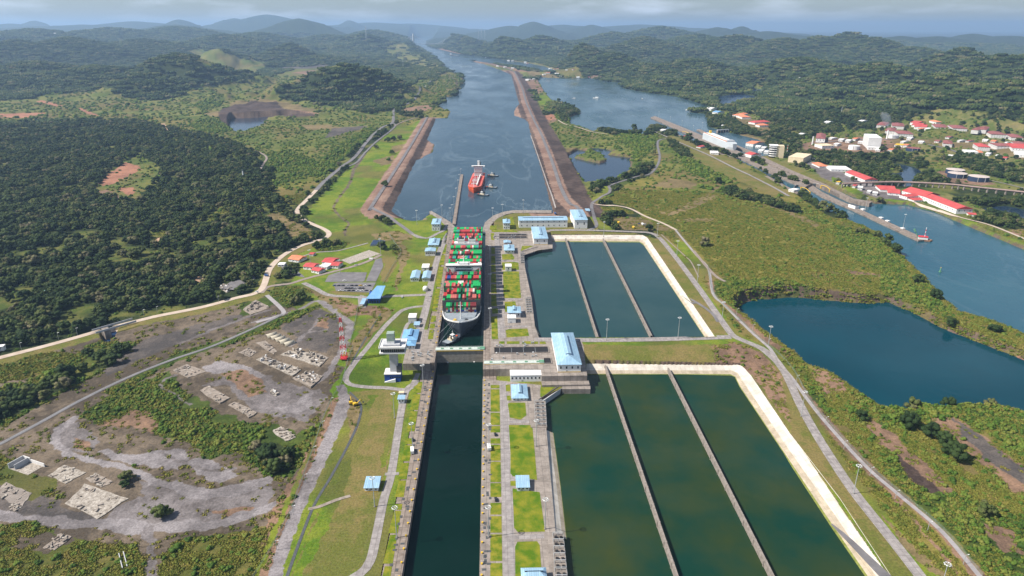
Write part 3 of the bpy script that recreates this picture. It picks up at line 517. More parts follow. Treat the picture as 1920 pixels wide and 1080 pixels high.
def sheet(name,poly,z,m):
    o=MB().add([(p[0],p[1],z) for p in (poly if sum(poly[i][0]*poly[(i+1)%len(poly)][1]-poly[(i+1)%len(poly)][0]*poly[i][1] for i in range(len(poly)))>0 else poly[::-1])],[tuple(range(len(poly)))]).build(name,m); tag(o,kind='structure'); return o
def grow(poly,d):
    # widen a shoreline a little so the sheet runs under the bank
    cx=np.array(poly); n=len(cx); a=.5*sum(cx[i][0]*cx[(i+1)%n][1]-cx[(i+1)%n][0]*cx[i][1] for i in range(n)); out=[]
    for i in range(n):
        e=cx[(i+1)%n]-cx[i-1]; l=np.hypot(*e)+1e-9; nn=np.array([e[1],-e[0]])/l*(1 if a>0 else -1); out.append(tuple(cx[i]+nn*d))
    return out
def water_sheet(name,key,m):
    poly,z,b=WATER[key]; me=bpy.data.meshes.new(name); g=grow(poly,b*.9)
    o=sheet(name,g,z,m); return o
water_sheet('canal_water','canal',WM['canal']); water_sheet('lake_water','lake',WM['lake']); water_sheet('marsh_water','marsh_pond',WM['pond'])
water_sheet('channel_water','sea_channel',WM['sea']); water_sheet('quarry_lake_water','quarry_lake',WM['quarry']); water_sheet('creek_water','mangrove_creek',WM['pond'])
water_sheet('lagoon_water','lagoon',WM['pond']); water_sheet('creek_pool_water','creek_pool',WM['pond']); water_sheet('back_lagoon_water','back_lagoon',WM['blue']); water_sheet('small_lagoon_water','small_lagoon',WM['blue'])
water_sheet('quarry_pond_water','quarry_pond',WM['pond']); water_sheet('river_water','river',WM['blue'])
# ---------------- shared materials ----------------
M={}
M['conc']=mat('weathered_concrete',(.17,.145,.125),.9,col2=(.31,.27,.24),scale=.16,bump=.15,detail=8)
M['wallconc']=mat('lock_wall_concrete',(.15,.118,.095),.9,col2=(.30,.25,.215),scale=.22,bump=.2,detail=9)
M['road_conc']=mat('concrete_road',(.19,.17,.165),.9,col2=(.32,.295,.285),scale=.25,detail=8,bump=.05)
M['pale_road']=mat('pale_road',(.38,.30,.24),.9,col2=(.50,.42,.35),scale=.1,detail=6)
M['asph']=mat('asphalt',(.11,.105,.11),.9,col2=(.19,.18,.185),scale=.08,detail=7)
M['trail']=mat('dirt_trail',(.19,.155,.14),.95,col2=(.28,.23,.20),scale=.12,detail=7)
M['gravelroad']=mat('gravel_road',(.22,.205,.21),.95,col2=(.33,.31,.315),scale=.15,detail=8,bump=.05)
M['white_bank']=mat('white_concrete_bank',(.38,.34,.29),.8,col2=(.56,.52,.46),scale=.08,detail=8,lo=.25,hi=.6)
M['tan_bank']=mat('stained_concrete_bank',(.30,.25,.18),.85,col2=(.46,.39,.30),scale=.2,detail=7)
M['algae']=mat('algae_line',(.10,.12,.02),.9,col2=(.22,.24,.06),scale=.3,detail=6)
M['basinwall']=mat('basin_wall',(.15,.128,.11),.9,col2=(.30,.265,.235),scale=.4,detail=8)
M['white']=mat('white_paint',(.72,.72,.71),.7,var=.06,scale=.3)
M['offwhite']=mat('offwhite_wall',(.62,.61,.60),.75,var=.08,scale=.2)
M['cream']=mat('cream_wall',(.62,.52,.36),.8,var=.08,scale=.2)
M['greywall']=mat('grey_wall',(.40,.41,.43),.8,var=.12,scale=.3)
M['blueroof']=mat('pale_blue_metal_roof',(.24,.40,.54),.5,col2=(.34,.50,.64),scale=.12,spec=.4,detail=4)
M['blueroof2']=mat('blue_metal_roof',(.14,.33,.58),.5,col2=(.22,.42,.66),scale=.12,spec=.4)
M['bluewall']=mat('blue_wall',(.015,.06,.28),.6,var=.15,scale=.3)
M['redroof']=mat('red_metal_roof',(.42,.06,.062),.65,col2=(.56,.105,.095),scale=.1,detail=5)
M['tileroof']=mat('orange_tile_roof',(.50,.15,.075),.8,col2=(.66,.24,.13),scale=.2)
M['darkred']=mat('dark_red_roof',(.17,.06,.06),.8,col2=(.30,.11,.10),scale=.1)
M['glass']=mat('dark_glass',(.012,.018,.026),.12,var=.3,scale=.5,spec=.6)
M['steel']=mat('galvanised_steel',(.42,.44,.45),.5,var=.1,scale=1.,metal=.3)
M['darksteel']=mat('dark_steel',(.07,.075,.08),.6,var=.3,scale=.6)
M['black']=mat('black_rubber',(.018,.018,.02),.7,var=.3,scale=1)
M['yellow']=mat('yellow_paint',(.62,.40,.03),.6,var=.15,scale=1)
M['red']=mat('red_paint',(.55,.04,.05),.6,var=.15,scale=1)
M['greenpaint']=mat('green_paint',(.10,.24,.15),.7,var=.2,scale=.4)
M['palegreen']=mat('pale_green_deck',(.33,.42,.37),.7,col2=(.55,.58,.54),scale=.35)
M['gategrey']=mat('gate_plate',(.20,.18,.15),.8,col2=(.36,.33,.28),scale=.3)
M['grass']=mat('mown_grass',(.070,.125,.006),.95,col2=(.215,.200,.022),scale=.13,detail=11,lo=.38,hi=.62,bump=.25,bscale=1.2,spec=.1)
M['grass2']=mat('mown_green_grass',(.065,.130,.006),.95,col2=(.19,.19,.018),scale=.10,detail=11,lo=.38,hi=.64,bump=.25,bscale=1.2,spec=.1)
M['rust']=mat('rusty_steel',(.20,.10,.06),.85,col2=(.32,.18,.11),scale=.3)
M['rubble']=mat('pale_rubble',(.15,.125,.10),.95,col2=(.50,.455,.40),scale=.4,detail=9,bump=.4)
M['slab']=mat('broken_slab',(.16,.135,.11),.95,col2=(.33,.28,.24),scale=.3,detail=9,bump=.2)
M['basin_up']=water_mat('upper_basin_water',(.014,.046,.050),(.026,.058,.058),.09,.10,.1,.012,spec=.26)
M['basin_lo']=water_mat('lower_basin_water',(.0045,.032,.020),(.030,.042,.009),.06,.08,.1,.013,spec=.2)
def joints(m,bw,bh,dark=.6,mortar=.02,rot=0.):
    t=m.node_tree; n=t.nodes; l=t.links.new; b=n['Principled BSDF']; tc=n.new('ShaderNodeTexCoord'); mp=n.new('ShaderNodeMapping'); mp.inputs['Rotation'].default_value=(0,0,rot)
    k=n.new('ShaderNodeTexBrick'); k.inputs['Scale'].default_value=1; k.inputs['Brick Width'].default_value=bw; k.inputs['Row Height'].default_value=bh; k.inputs['Mortar Size'].default_value=mortar*max(bw,bh); k.offset=0; k.inputs['Color1'].default_value=(.86,.86,.86,1); k.inputs['Color2'].default_value=(1.1,1.1,1.1,1); k.inputs['Mortar'].default_value=(dark,dark,dark,1)
    mx=n.new('ShaderNodeMix'); mx.data_type='RGBA'; mx.blend_type='MULTIPLY'; mx.inputs['Factor'].default_value=1; src=b.inputs['Base Color'].links[0].from_socket
    l(tc.outputs['Object'],mp.inputs['Vector']); l(mp.outputs['Vector'],k.inputs['Vector']); l(src,mx.inputs['A']); l(k.outputs['Color'],mx.inputs['B']); l(mx.outputs['Result'],b.inputs['Base Color'])
joints(M['road_conc'],4.5,6,.62,.025); joints(M['conc'],7,9,.6,.02); joints(M['wallconc'],4.5,12,.62,.03); joints(M['white_bank'],5,8,.8,.02); joints(M['tan_bank'],5,8,.8,.02)
for k_ in ('blueroof','blueroof2','redroof'): joints(M[k_],1.6,400,.8,.001)
# ---------------- sheets, ribbons ----------------
def pad(name,px,m,z=None,dz=.06,world=False,kind='structure',label=None,cat=None,group=None):
    poly=px if world else P(px,z)
    cz=z if z is not None else None
    if cz is None: cz=float(lev(np.mean([p[1] for p in poly]),np.mean([p[0] for p in poly]))); cz=(0. if cz>-4.5 else -9.) if np.mean([p[0] for p in poly])>-125 else cz
    a=sum(poly[i][0]*poly[(i+1)%len(poly)][1]-poly[(i+1)%len(poly)][0]*poly[i][1] for i in range(len(poly)))
    if a<0: poly=poly[::-1]
    o=MB().add([(p[0],p[1],cz+dz) for p in poly],[tuple(range(len(poly)))]).build(name,m); return tag(o,label,cat,group,kind)
def smooth_line(p,step):
    p=np.array(p,float); q=[]
    for i in range(len(p)-1):
        a=p[max(i-1,0)]; b=p[i]; c=p[i+1]; d=p[min(i+2,len(p)-1)]; n=max(2,int(np.hypot(*(c-b)[:2])/step))
        for t in np.arange(n)/n:
            q.append(.5*((2*b)+(c-a)*t+(2*a-5*b+4*c-d)*t*t+(3*b-a-3*c+d)*t**3))
    q.append(p[-1]); return np.array(q)
def line_pts(px,hills=False):
    return [GH(*p)[:2] if hills else GL(*p)[:2] for p in px]
def ribbon(name,px,width,m,dz=.2,step=7,hills=False,kind='structure',world=False):
    q=smooth_line(px if world else line_pts(px,hills),step); t=np.gradient(q,axis=0); t/=np.hypot(t[:,0],t[:,1])[:,None]+1e-9; nn=np.stack([t[:,1],-t[:,0]],1)
    ww=np.interp(np.linspace(0,1,len(q)),np.linspace(0,1,len(width)),width) if hasattr(width,'__len__') else np.full(len(q),width)
    offs=(-.5,-.17,.17,.5); vs=[]
    for o in offs:
        xy=q+nn*(ww*o)[:,None]; D=np.hypot(xy[:,0],xy[:,1]); vs.append(np.column_stack([xy,height(xy[:,0],xy[:,1])+dz+np.maximum(D-900,0)*.0006]))
    n=len(q); k=len(offs); v=np.concatenate(vs); i=np.arange(n-1); f=np.concatenate([np.stack([a*n+i,(a+1)*n+i,(a+1)*n+i+1,a*n+i+1],1) for a in range(k-1)])
    o=np_mesh(name,v,f,m); o.data.flip_normals() if False else None; return tag(o,kind=kind)
# ---------------- lock chambers ----------------
YG=725.; YN=225.; YE=1238.
def block(name,x0,x1,y0,y1,z0,z1,m,kind='structure'):
    return tag(MB().box(x0,x1,y0,y1,z0,z1).build(name,m),kind=kind)
block('lock_wall_west_upper',XL-15,XL,694,YE,-34,.0,M['wallconc']); block('lock_wall_west_lower',XL-15,XL,YN,693.99,-34,-9,M['wallconc'])
block('lock_wall_east_upper',XR,XR+15,676,YE-6,-34,.0,M['wallconc']); block('lock_wall_east_lower',XR,XR+15,YN,675.99,-34,-9,M['wallconc'])
block('lock_sill',XL+.01,XR-.01,YG+12,YG+18,-34,-12,M['conc'])
sheet('upper_chamber_water',[(XL-.5,YG+4),(XR+.5,YG+4),(XR+.5,YE+40),(XL-.5,YE+40)],-5.03,WM['chamber'])
sheet('lower_chamber_water',[(XL-.5,YN),(XR+.5,YN),(XR+.5,YG+6),(XL-.5,YG+6)],-16,WM['chamber'])
WATER_C=WATER['canal']
def walls(name,px,z0,z1): return tag(MB().prism(GP(px,z1),z0,z1).build(name,M['conc']),kind='structure')
walls('approach_wing_wall_west',[(858.5,431),(845,416.5),(826,405),(809,395.5),(805,396.5),(806,400),(822,410),(836,424),(841,432),(851,437)],-14,.02)
walls('approach_wing_wall_east',[(905,431),(909,417),(925,404),(944,397),(962,394),(1034,394),(1034,399),(962,399),(948,402),(932,410),(921,421),(921,436)],-14,.02)
# platforms of the upper level that end in a retaining wall
def solid(name,px,z0,z1,m): return tag(MB().prism(GP(px,z1),z0,z1).build(name,m),kind='structure')
solid('west_gate_platform',[(755,682),(806,682),(814,655),(820,618),(790,618),(775,640),(760,660)],-20,.03,M['conc'])
solid('east_gate_platform',[(921,692),(1014,692),(1015.7,705),(1101,704),(1094,650),(1090,637),(1036,636),(921,632)],-20,.03,M['conc'])
block('east_gate_sill_wall',52.5,104,650,659.3,-20,-6.5,M['conc'])
# pavements and lawns of the east lock island
pad('east_island_pavement',[(917,436),(1036,431),(1036,444),(1036,466),(1010,469),(983,478),(984,500),(997,560),(1003,612),(1011,634),(1036,637),(921,634)],M['conc'],0,.05)
pad('east_lower_pavement',[(905,710),(1014,722),(1014,742),(1024,800),(1042,1000),(1058,1080),(1080,1180),(900,1180)],M['conc'],-9,.05)
LAWN=0
def lawn(px,z,m='grass'): return pad('lawn',px,M[m],z,.12)
for q in ([(943,509),(973,509),(977,558),(975,559),(947,559),(944,556)],[(941,492),(972,491),(973,506),(942,506)],[(946,566),(966,565),(968,573),(954,584),(947,585)],[(948,619),(955,617),(989,616),(992,630),(950,633)],[(941,477),(960,476),(965,484),(962,487),(942,487)],[(976,471),(979,461),(1001,461)],[(921,594),(932.5,593),(934,636),(922,636)],[(922.5,579),(933.5,578),(934,588),(923,588)],
          [(936,640),(946,640),(946,645),(936,645)],[(950,640),(974,640),(974,645),(950,645)],[(979,640),(1009,640),(1009,645),(979,645)],[(1012,640),(1022,640),(1024,645),(1012,645)],[(955,407),(962,406),(966,429),(958,429)],[(919,423),(931,423),(931,431),(918,431)],[(922,430.5),(960,430.5),(975,436),(922,435)]): lawn(q,0)
for a,b in ((437,450),(464,476),(480,494),(497,510),(513,530),(533,550),(553,574)): lawn([(921-(a<460)*1,a),(930,a),(931.5,b),(921,b)],0)
for q in ([(954,797),(998,797),(1003,850),(1007,900),(962,893),(957,888),(957,850)],[(957,902),(967,902),(967,911),(957,911)],[(961,916),(1012,923),(1022,997),(971,998),(964,990),(963,960)],[(966,1025),(970,1016),(1007,1015),(1012,1022),(1016,1080),(1017,1120),(966,1120)],[(952,757),(957,755),(985,755),(987,779),(976,787),(956,783)],[(948,722),(956,721),(957,734),(949,734)],[(950,742),(957,742),(958,751),(951,751)],[(1013,727),(1042,723),(1020,744),(1013,744)]): lawn(q,-9,'grass2')
for a,b in ((722,728),(730,772),(774,797),(799,811),(822,832),(834,864),(866,904),(906,932),(943,965),(968,999),(1002,1052),(1056,1110)):
    xa=lambda y:920+.0*(y-720)+(-.8)*(y-720)/360; xb=lambda y:936.5+(y-720)*.0155
    lawn([(xa(a),a),(xb(a),a),(xb(b),b),(xa(b),b)],-9)
# west side: service road, grass cells
CW=[(838,436,0),]
for a,b in ((458,476),(478,497),(500,538),(541,584),(592,604),(607,616),(618,636)):
    c=lambda y:836.5-(y-446)*.148; lawn([(c(a)-5.5,a),(c(a)+3.2,a),(c(b)+3.4,b),(c(b)-6.3,b)],0)
for a,b in ((716,737),(739,769),(771,809),(822,833),(835,865),(868,899),(901,932),(945,956),(958,1000),(1003,1057),(1062,1120)):
    c=lambda y:789-(y-715)*.165; lawn([(c(a)-10,a),(c(a)+3.5,a),(c(b)+3.7,b),(c(b)-10.5-(b-715)*.012,b)],-9)
tag(ribbon('service_road',[(852,433),(843,436),(833,452),(822,480),(812,515),(805,550),(797,585),(789,612),(783,640),(779,662)],10,M['road_conc'],.14,kind=None),kind='structure')
ribbon('service_road',[(838,424),(832,432),(820,438),(805,446),(793,446),(770,438)],7,M['road_conc'],.15)
ribbon('service_road',[(786,700),(776,720),(760,735),(749,791),(734,887),(719,939),(704,1013),(694,1052),(676,1075),(640,1095)],[8,8,7.2,7.2,7.2,7.2,7.2,7.2],M['road_conc'],.16)
ribbon('service_road',[(797,574),(775,576),(754,582),(738,596),(721,613),(684,658),(662,684),(649,705),(651,717),(664,723),(690,726),(721,727),(758,731),(772,726)],6.5,M['road_conc'],.18)
ribbon('service_road',[(748,888),(735,889),(722,889)],4,M['road_conc'],.2)
ribbon('service_road',[(780,604),(766,606),(758,622),(752,640)],5,M['road_conc'],.2)
for p in ([(931,436),(932.5,462),(937,548),(940,621),(941,634)],[(942,715),(945,740),(951,920),(954,1053),(956,1130)]): ribbon('island_road',p,9,M['road_conc'],.11)
for p in ([(937,489),(955,489),(975,492)],[(938,561),(960,561),(983,562)],[(940,590),(975,589),(983,575)],[(940,613),(960,612),(990,612)],[(948,790),(965,791),(992,790)],[(952,911),(960,898),(968,898)],[(953,1007),(985,1007),(1020,1005)],[(930,437),(970,437),(996,440)]): ribbon('island_path',p,5,M['road_conc'],.115)
# ---------------- basins ----------------
sheet('upper_basin_water',P([(976,474),(1010,466),(1030,464),(1030,448),(1200,449),(1208,455),(1328,634),(1004,634),(996,612),(985,570)]),-5.5,M['basin_up'])
sheet('lower_basin_water',P([(1014,752),(1050,728),(1098,728),(1098,690),(1374,696),(1392,706),(1485,864),(1562,980),(1632,1080),(1765,1280),(1075,1280),(1045,1000),(1020,800)],-9),-14.5,M['basin_lo'])
def bank(outer,inner,zo,zi):
    O=GP(outer,zo); I=GP(inner,zi); n=len(O); lerp=lambda a,b,t:tuple(a[k]+(b[k]-a[k])*t for k in (0,1))
    for nm,t0,t1,m in (('basin_bank_crown',0,.62,'white_bank'),('basin_bank_apron',.62,.95,'tan_bank'),('basin_bank_waterline',.95,1.25,'algae')):
        v=[];f=[]
        for i in range(n):
            for t in (t0,t1): p=lerp(O[i],I[i],t); v.append((*p,zo+.12+(zi-zo-.12)*t))
        f=[(2*i,2*i+1,2*i+3,2*i+2) for i in range(n-1)]
        o=MB().add(v,f).build(nm,M[m]); tag(o,kind='structure')
bank([(1036,441),(1120,440.5),(1205,441),(1214,446),(1276,537),(1340,631)],[(1036,453),(1120,453),(1198,453.5),(1205,457),(1260,540),(1321,632)],0,-5.5)
bank([(1099,682),(1240,681.5),(1374,682),(1391,686),(1408,704),(1480,811),(1574,933),(1663,1068),(1800,1275)],[(1100,702),(1240,702),(1369,702.5),(1378,707),(1387,726),(1469,849),(1557,982),(1626,1082),(1766,1290)],-9,-14.5)
bank([(978,497),(980,530),(984,559)],[(984,495.6),(988,528),(993.5,559)],0,-5.5); bank([(989,587),(996,610),(1001,626)],[(995,589),(1004,612),(1012,628)],0,-5.5)
bank([(1016,803),(1030,910),(1040,1000)],[(1038,812),(1052,915),(1063,1012)],-9,-14.5)
def ramp(name,q): o=MB().add([(*G(a,b,z),z) for a,b,z in q],[(0,1,2,3)]).build(name,M['asph']); tag(o,kind='structure')
ramp('basin_ramp',[(1264,543,-5.2),(1270,545,-5.2),(1308,569,.5),(1297,569,.5)]); ramp('basin_ramp',[(1557,982,-14.1),(1566,982,-14.1),(1672,1080,-8.3),(1648,1080,-8.3)])
def basin_wall(x0,x1,y0,y1,zt,zb,label):
    r=empty('basin_wall',((x0+x1)/2,(y0+y1)/2,zt),0,label,'wall'); L=[(x0-r.location.x,y0-r.location.y),(x1-r.location.x,y1-r.location.y)]
    w=MB(); a,b=L; w.prism([(a[0]-.9,a[1]),(a[0]+.9,a[1]),(b[0]+.9,b[1]),(b[0]-.9,b[1])],zb-zt,0); w.build('wall',M['basinwall'],r)
    for k in range(0,int(y1-y0),22):
        t=k/(y1-y0); x=a[0]+(b[0]-a[0])*t; MB().box(x-1.35,x+1.35,a[1]+k,a[1]+k+1.2,zb-zt,-.3).build('buttress',M['basinwall'],r)
basin_wall(128.4,133.,757,1176,.3,-10,'concrete dividing wall, left of the two in the far upper water basin'); basin_wall(195,200,758,1174,.3,-10,'concrete dividing wall, right of the two in the far upper water basin')
basin_wall(128.7,128.9,300,699,-8.7,-18,'concrete dividing wall, left of the two in the near green basin'); basin_wall(196,199.6,300,690,-8.7,-18,'concrete dividing wall, right of the two in the near green basin')
ribbon('basin_cross_road',[(1003,637),(1040,637),(1120,638),(1250,636),(1370,632)],11,M['road_conc'],.3)
ribbon('perimeter_road',[(1030,432),(1100,432),(1189,435),(1218,437),(1236,446),(1266,481.5),(1307,536),(1343,587),(1361,613),(1375,630),(1399,641),(1437,660),(1467,692),(1501,760.6),(1526,807),(1560,862),(1602,924),(1663,1001),(1720,1074),(1790,1170)],9,M['road_conc'],.3)
ribbon('ramp_road',[(1266,544),(1284,556),(1310,570),(1335,588),(1346,604)],4.5,M['asph'],.55); 
ribbon('fence_track',[(1266,431),(1284,453),(1307,480),(1328,504),(1337,551),(1358,572),(1381,595.5),(1411,625),(1440,650),(1480,687),(1513,748),(1549,793),(1623,874),(1684,927),(1765,996),(1838,1082),(1900,1150)],4,M['gravelroad'],.25)
ribbon('lawn_path',[(1240,440),(1284,480),(1296,492),(1310,520)],2,M['trail'],.2)
ribbon('white_track',[(1112,381),(1159,387),(1183,392.6),(1209.6,406),(1242,419),(1268,432)],5.5,M['pale_road'],.4)
ribbon('fence_track',[(1300,470),(1328,504),(1346,521),(1360,528)],5,M['trail'],.3)
ribbon('east_road',[(1100,432),(1118,424),(1113,405),(1110,381),(1125,370),(1141,362),(1144,354),(1143,347),(1168,338),(1198,329),(1217,326),(1231,312),(1237,294),(1233,272),(1236,262),(1252,258)],7,M['asph'],.3)
ribbon('lock_side_road',[(1228,244),(1237,248),(1261.5,259.5),(1294,274),(1335,292),(1384,316.5),(1445,343),(1480,362)],7,M['road_conc'],.5)
ribbon('dirt_track',[(1046,224),(1060,232),(1085,238),(1110,246),(1140,251)],5,M['pale_road'],.5)
# left bank roads
ribbon('canal_road',[(810,153),(794,170),(776,190),(747,200),(738,209),(736,230),(714,241),(687,268),(664,295),(640,313),(613,336),(593,357)],11,M['asph'],.5)
ribbon('canal_road',[(593,357),(575,375),(560,390),(557.6,400),(569,412),(590,422),(608,430),(617,438),(611,446),(590,453),(560,463),(530,480),(506,504),(494,535),(478,548),(440,556),(380,570),(300,584),(260,593),(200,608),(140,625),(70,645),(0,665),(-80,690)],9.5,M['pale_road'],.3)
ribbon('side_road',[(736,231),(741,236),(725,252),(705,267),(684,286),(670,303),(655,311),(640,314)],7,M['asph'],.4)
ribbon('side_road',[(741,236),(756,228),(775,222),(792,220),(801,221)],6,M['trail'],.5)
ribbon('dike_road',[(802,221),(764,286),(700,386),(698,392),(703,397),(741,416),(773,439)],8,M['asph'],.6)
ribbon('dike_road',[(773,439),(785,446),(800,447)],6,M['road_conc'],.4)
ribbon('dike_road',[(942,126),(958,133),(966,139),(978,164),(987,195),(1000,224),(1028,284),(1059,371),(1081,392),(1096,408)],9,M['asph'],1.)
ribbon('dike_path',[(985,226),(1001,270),(1020,325),(1042,392)],2.5,M['road_conc'],1.2)
ribbon('camp_road',[(490,548),(502,537),(530,533),(545,531.5),(576,522),(615,512),(668,498),(697,487),(714,478)],7,M['trail'],.25)
ribbon('camp_road',[(569,530.5),(591,541),(615,553),(648.6,556),(697,558),(733,555.6),(793,553),(806,553)],8,M['road_conc'],.22)
ribbon('camp_road',[(560,484),(590,474),(630,471),(660,464),(690,456)],4,M['road_conc'],.25)
ribbon('camp_road',[(500,552),(525,575),(532,586),(520,592),(480,602)],6,M['gravelroad'],.25)
ribbon('drain_ditch',[(655,735),(676,758),(673,788),(655,830),(620,895),(590,945),(560,1020),(535,1090)],2.4,M['darksteel'],.18)
ribbon('drain_ditch',[(714,588),(700,610),(675,652),(656,688)],1.8,M['darksteel'],.2)
ribbon('lawn_walk',[(578,955),(600,950),(630,938),(657,930)],3.4,M['slab'],.35)
for p in ([(616,516.5),(634,510.5),(688,511),(684,526),(680,528.5),(609,529)],[(704,487),(715,483),(719,499),(705,528),(686,528)],[(625,532),(634,530),(705,530),(695,549),(630,546)]): pad('car_park',p,M['asph'],0,.32)
pad('concrete_apron',[(639,488),(692,469),(713,476),(656,495)],M['rubble'],0,.3); pad('gatehouse_forecourt',[(671,560),(676,553),(690,557),(686,577),(672,577)],M['road_conc'],0,.33)
pad('concrete_apron',[(521,494),(540,497),(568,516),(572,521),(540,514)],M['asph'],0,.3); pad('gravel_yard',[(412,541),(450,518),(485,516),(470,530),(440,544)],M['asph'],0,.3)
# railway across the lower left
rail=[(-40,850),(0,833),(80,790),(160,746),(240,705),(320,671),(400,644),(480,611),(530,588)]
ribbon('railway_ballast',rail,5.,M['asph'],.35)
q=line_pts(rail)
for off in (-.75,.75):
    s=smooth_line(q,7); t=np.gradient(s,axis=0); t/=np.hypot(t[:,0],t[:,1])[:,None]; s=s+np.stack([t[:,1],-t[:,0]],1)*off
    ribbon('railway_rail',[tuple(a) for a in s],.28,M['steel'],.62,step=400,world=True)
# ---------------- rolling gates ----------------
def rolling_gate(y0,y1,x0,x1,zt,zb,label,cx):
    r=empty('rolling_lock_gate',(cx,(y0+y1)/2,zt),0,label,'lock gate'); a,b=x0-cx,x1-cx; d=(y1-y0)/2
    MB().box(a,b,-d,d,zb-zt,-.6).build('gate_body',M['gategrey'],r)
    MB().box(a-.3,b+.3,-d-.5,d+.5,-.59,0).build('walkway_deck',M['palegreen'],r)
    MB().box(b-5,b+.6,-d-.6,d+.6,.01,.5).build('drive_end_plate',M['greenpaint'],r)
    m=MB(); [m.box(a,b,s*(d+.5)-.06,s*(d+.5)+.06,z,z+.12) for s in (-1,1) for z in (.5,1.)]; [m.box(x,x+.1,s*(d+.5)-.06,s*(d+.5)+.06,0,1) for s in (-1,1) for x in np.arange(a,b,2.5)]; m.build('railing',M['white'],r)
    MB().box(a,b,-d-.75,-d-.5,-1.5,-.7).build('yellow_fender',M['yellow'],r)
    for x in np.linspace(a+6,b-8,5): MB().box(x,x+3.2,-1.2,1.4,.02,.5).build('deck_hatch',M['greenpaint'],r)
    for x in (a+13,b-13): MB().box(x,x+1.6,-d-1.0,-d-.02,zb-zt+14,zb-zt+15).build('fender_block',M['white'],r)
    return r
rolling_gate(YG,YG+6.5,XL-1,XR+1,.6,-30,'rolling lock gate closed across the chamber in front of the tug',-39)
gx0,gx1=G(908,678,0)[0],G(1019,678,0)[0]; gy=G(960,680,0)[1]
rolling_gate(gy-3,gy+3,gx0,gx1,.9,-.02,'rolling lock gate parked in its recess beside the white flat-roofed building',(gx0+gx1)/2)
def slot(px,label):
    p=GP(px,.05); x0=min(a[0] for a in p); x1=max(a[0] for a in p); y0=min(a[1] for a in p); y1=max(a[1] for a in p)
    r=empty('gate_recess',((x0+x1)/2,(y0+y1)/2,0),0,label,'gate recess'); a=(x1-x0)/2; d=(y1-y0)/2
    MB().box(-a,a,-d,d,.02,.12).build('pit_opening',M['black'],r); m=MB(); 
    for s in (-1,1): m.box(-a-1,a+1,s*d-.4,s*d+.4,.03,1.0)
    m.box(a,a+.9,-d+.4,d-.4,.03,1.0); m.box(-a-.9,-a,-d+.4,d-.4,.03,1.0); m.build('kerb_wall',M['conc'],r)
    [MB().box(x,x+.25,-d+.5,d-.5,.13,.3).build('cross_beam',M['steel'],r) for x in np.arange(-a+6,a-2,14)]
slot([(927,652),(1027,652),(1027,661.5),(927,661.5)],'long dark gate recess behind the parked rolling gate'); slot([(1021,672),(1032,672),(1033,682),(1021,682)],'short square gate pit beside the large blue-roofed hall')
slot([(928,439.5),(985,439.5),(988,442),(928,442)],'far long dark gate recess in front of the long two-storey building'); slot([(926,444),(985,444),(988,447),(926,447)],'dark gate recess nearest the far square pit of the upper gates')
# ---------------- buildings ----------------
def frame(pl,pr,pyb,z,pye,pyback):
    a=G(pl,pyb,z); b=G(pr,pyb,z); h=zat((pl+pr)/2,pye,a[1])-z; c=G((pl+pr)/2,pyback,z+h)
    return a[0],b[0],a[1],max(c[1],a[1]+3),h
def windows(root,w,h,n,z,y,ww,wh,m='glass',x0=None):
    for i in range(n):
        x=-w/2+w*(i+.5)/n; MB().box(x-ww/2,x+ww/2,y-.12,y-.01,z,z+wh).build('window',M[m],root)
def roof_hip(b,w,d,h,rise,ov=1.):
    a,c=w/2+ov,d/2+ov; L=min(a,c); 
    if d>=w: rx,ry=0.25,c-a*.9 if c>a else .3
    else: rx,ry=a-c*.9,0.25
    ry=max(ry,.3); rx=max(rx,.25)
    v=[(-a,-c,h),(a,-c,h),(a,c,h),(-a,c,h),(-rx,-ry,h+rise),(rx,-ry,h+rise),(rx,ry,h+rise),(-rx,ry,h+rise),(-a,-c,h-.35),(a,-c,h-.35),(a,c,h-.35),(-a,c,h-.35)]
    return b.add(v,[(0,1,5,4),(1,2,6,5),(2,3,7,6),(3,0,4,7),(4,5,6,7),(8,9,1,0),(9,10,2,1),(10,11,3,2),(11,8,0,3),(11,10,9,8)])
def roof_gable(b,w,d,h,rise,ov=.8,along='y'):
    a,c=w/2+ov,d/2+ov
    if along=='y': v=[(-a,-c,h),(a,-c,h),(a,c,h),(-a,c,h),(0,-c,h+rise),(0,c,h+rise)]; f=[(0,1,4),(2,3,5),(1,2,5,4),(3,0,4,5)]
    else: v=[(-a,-c,h),(a,-c,h),(a,c,h),(-a,c,h),(-a,0,h+rise),(a,0,h+rise)]; f=[(0,1,5,4),(2,3,4,5),(1,2,5),(3,0,4)]
    return b.add(v,f+[(3,2,1,0)])
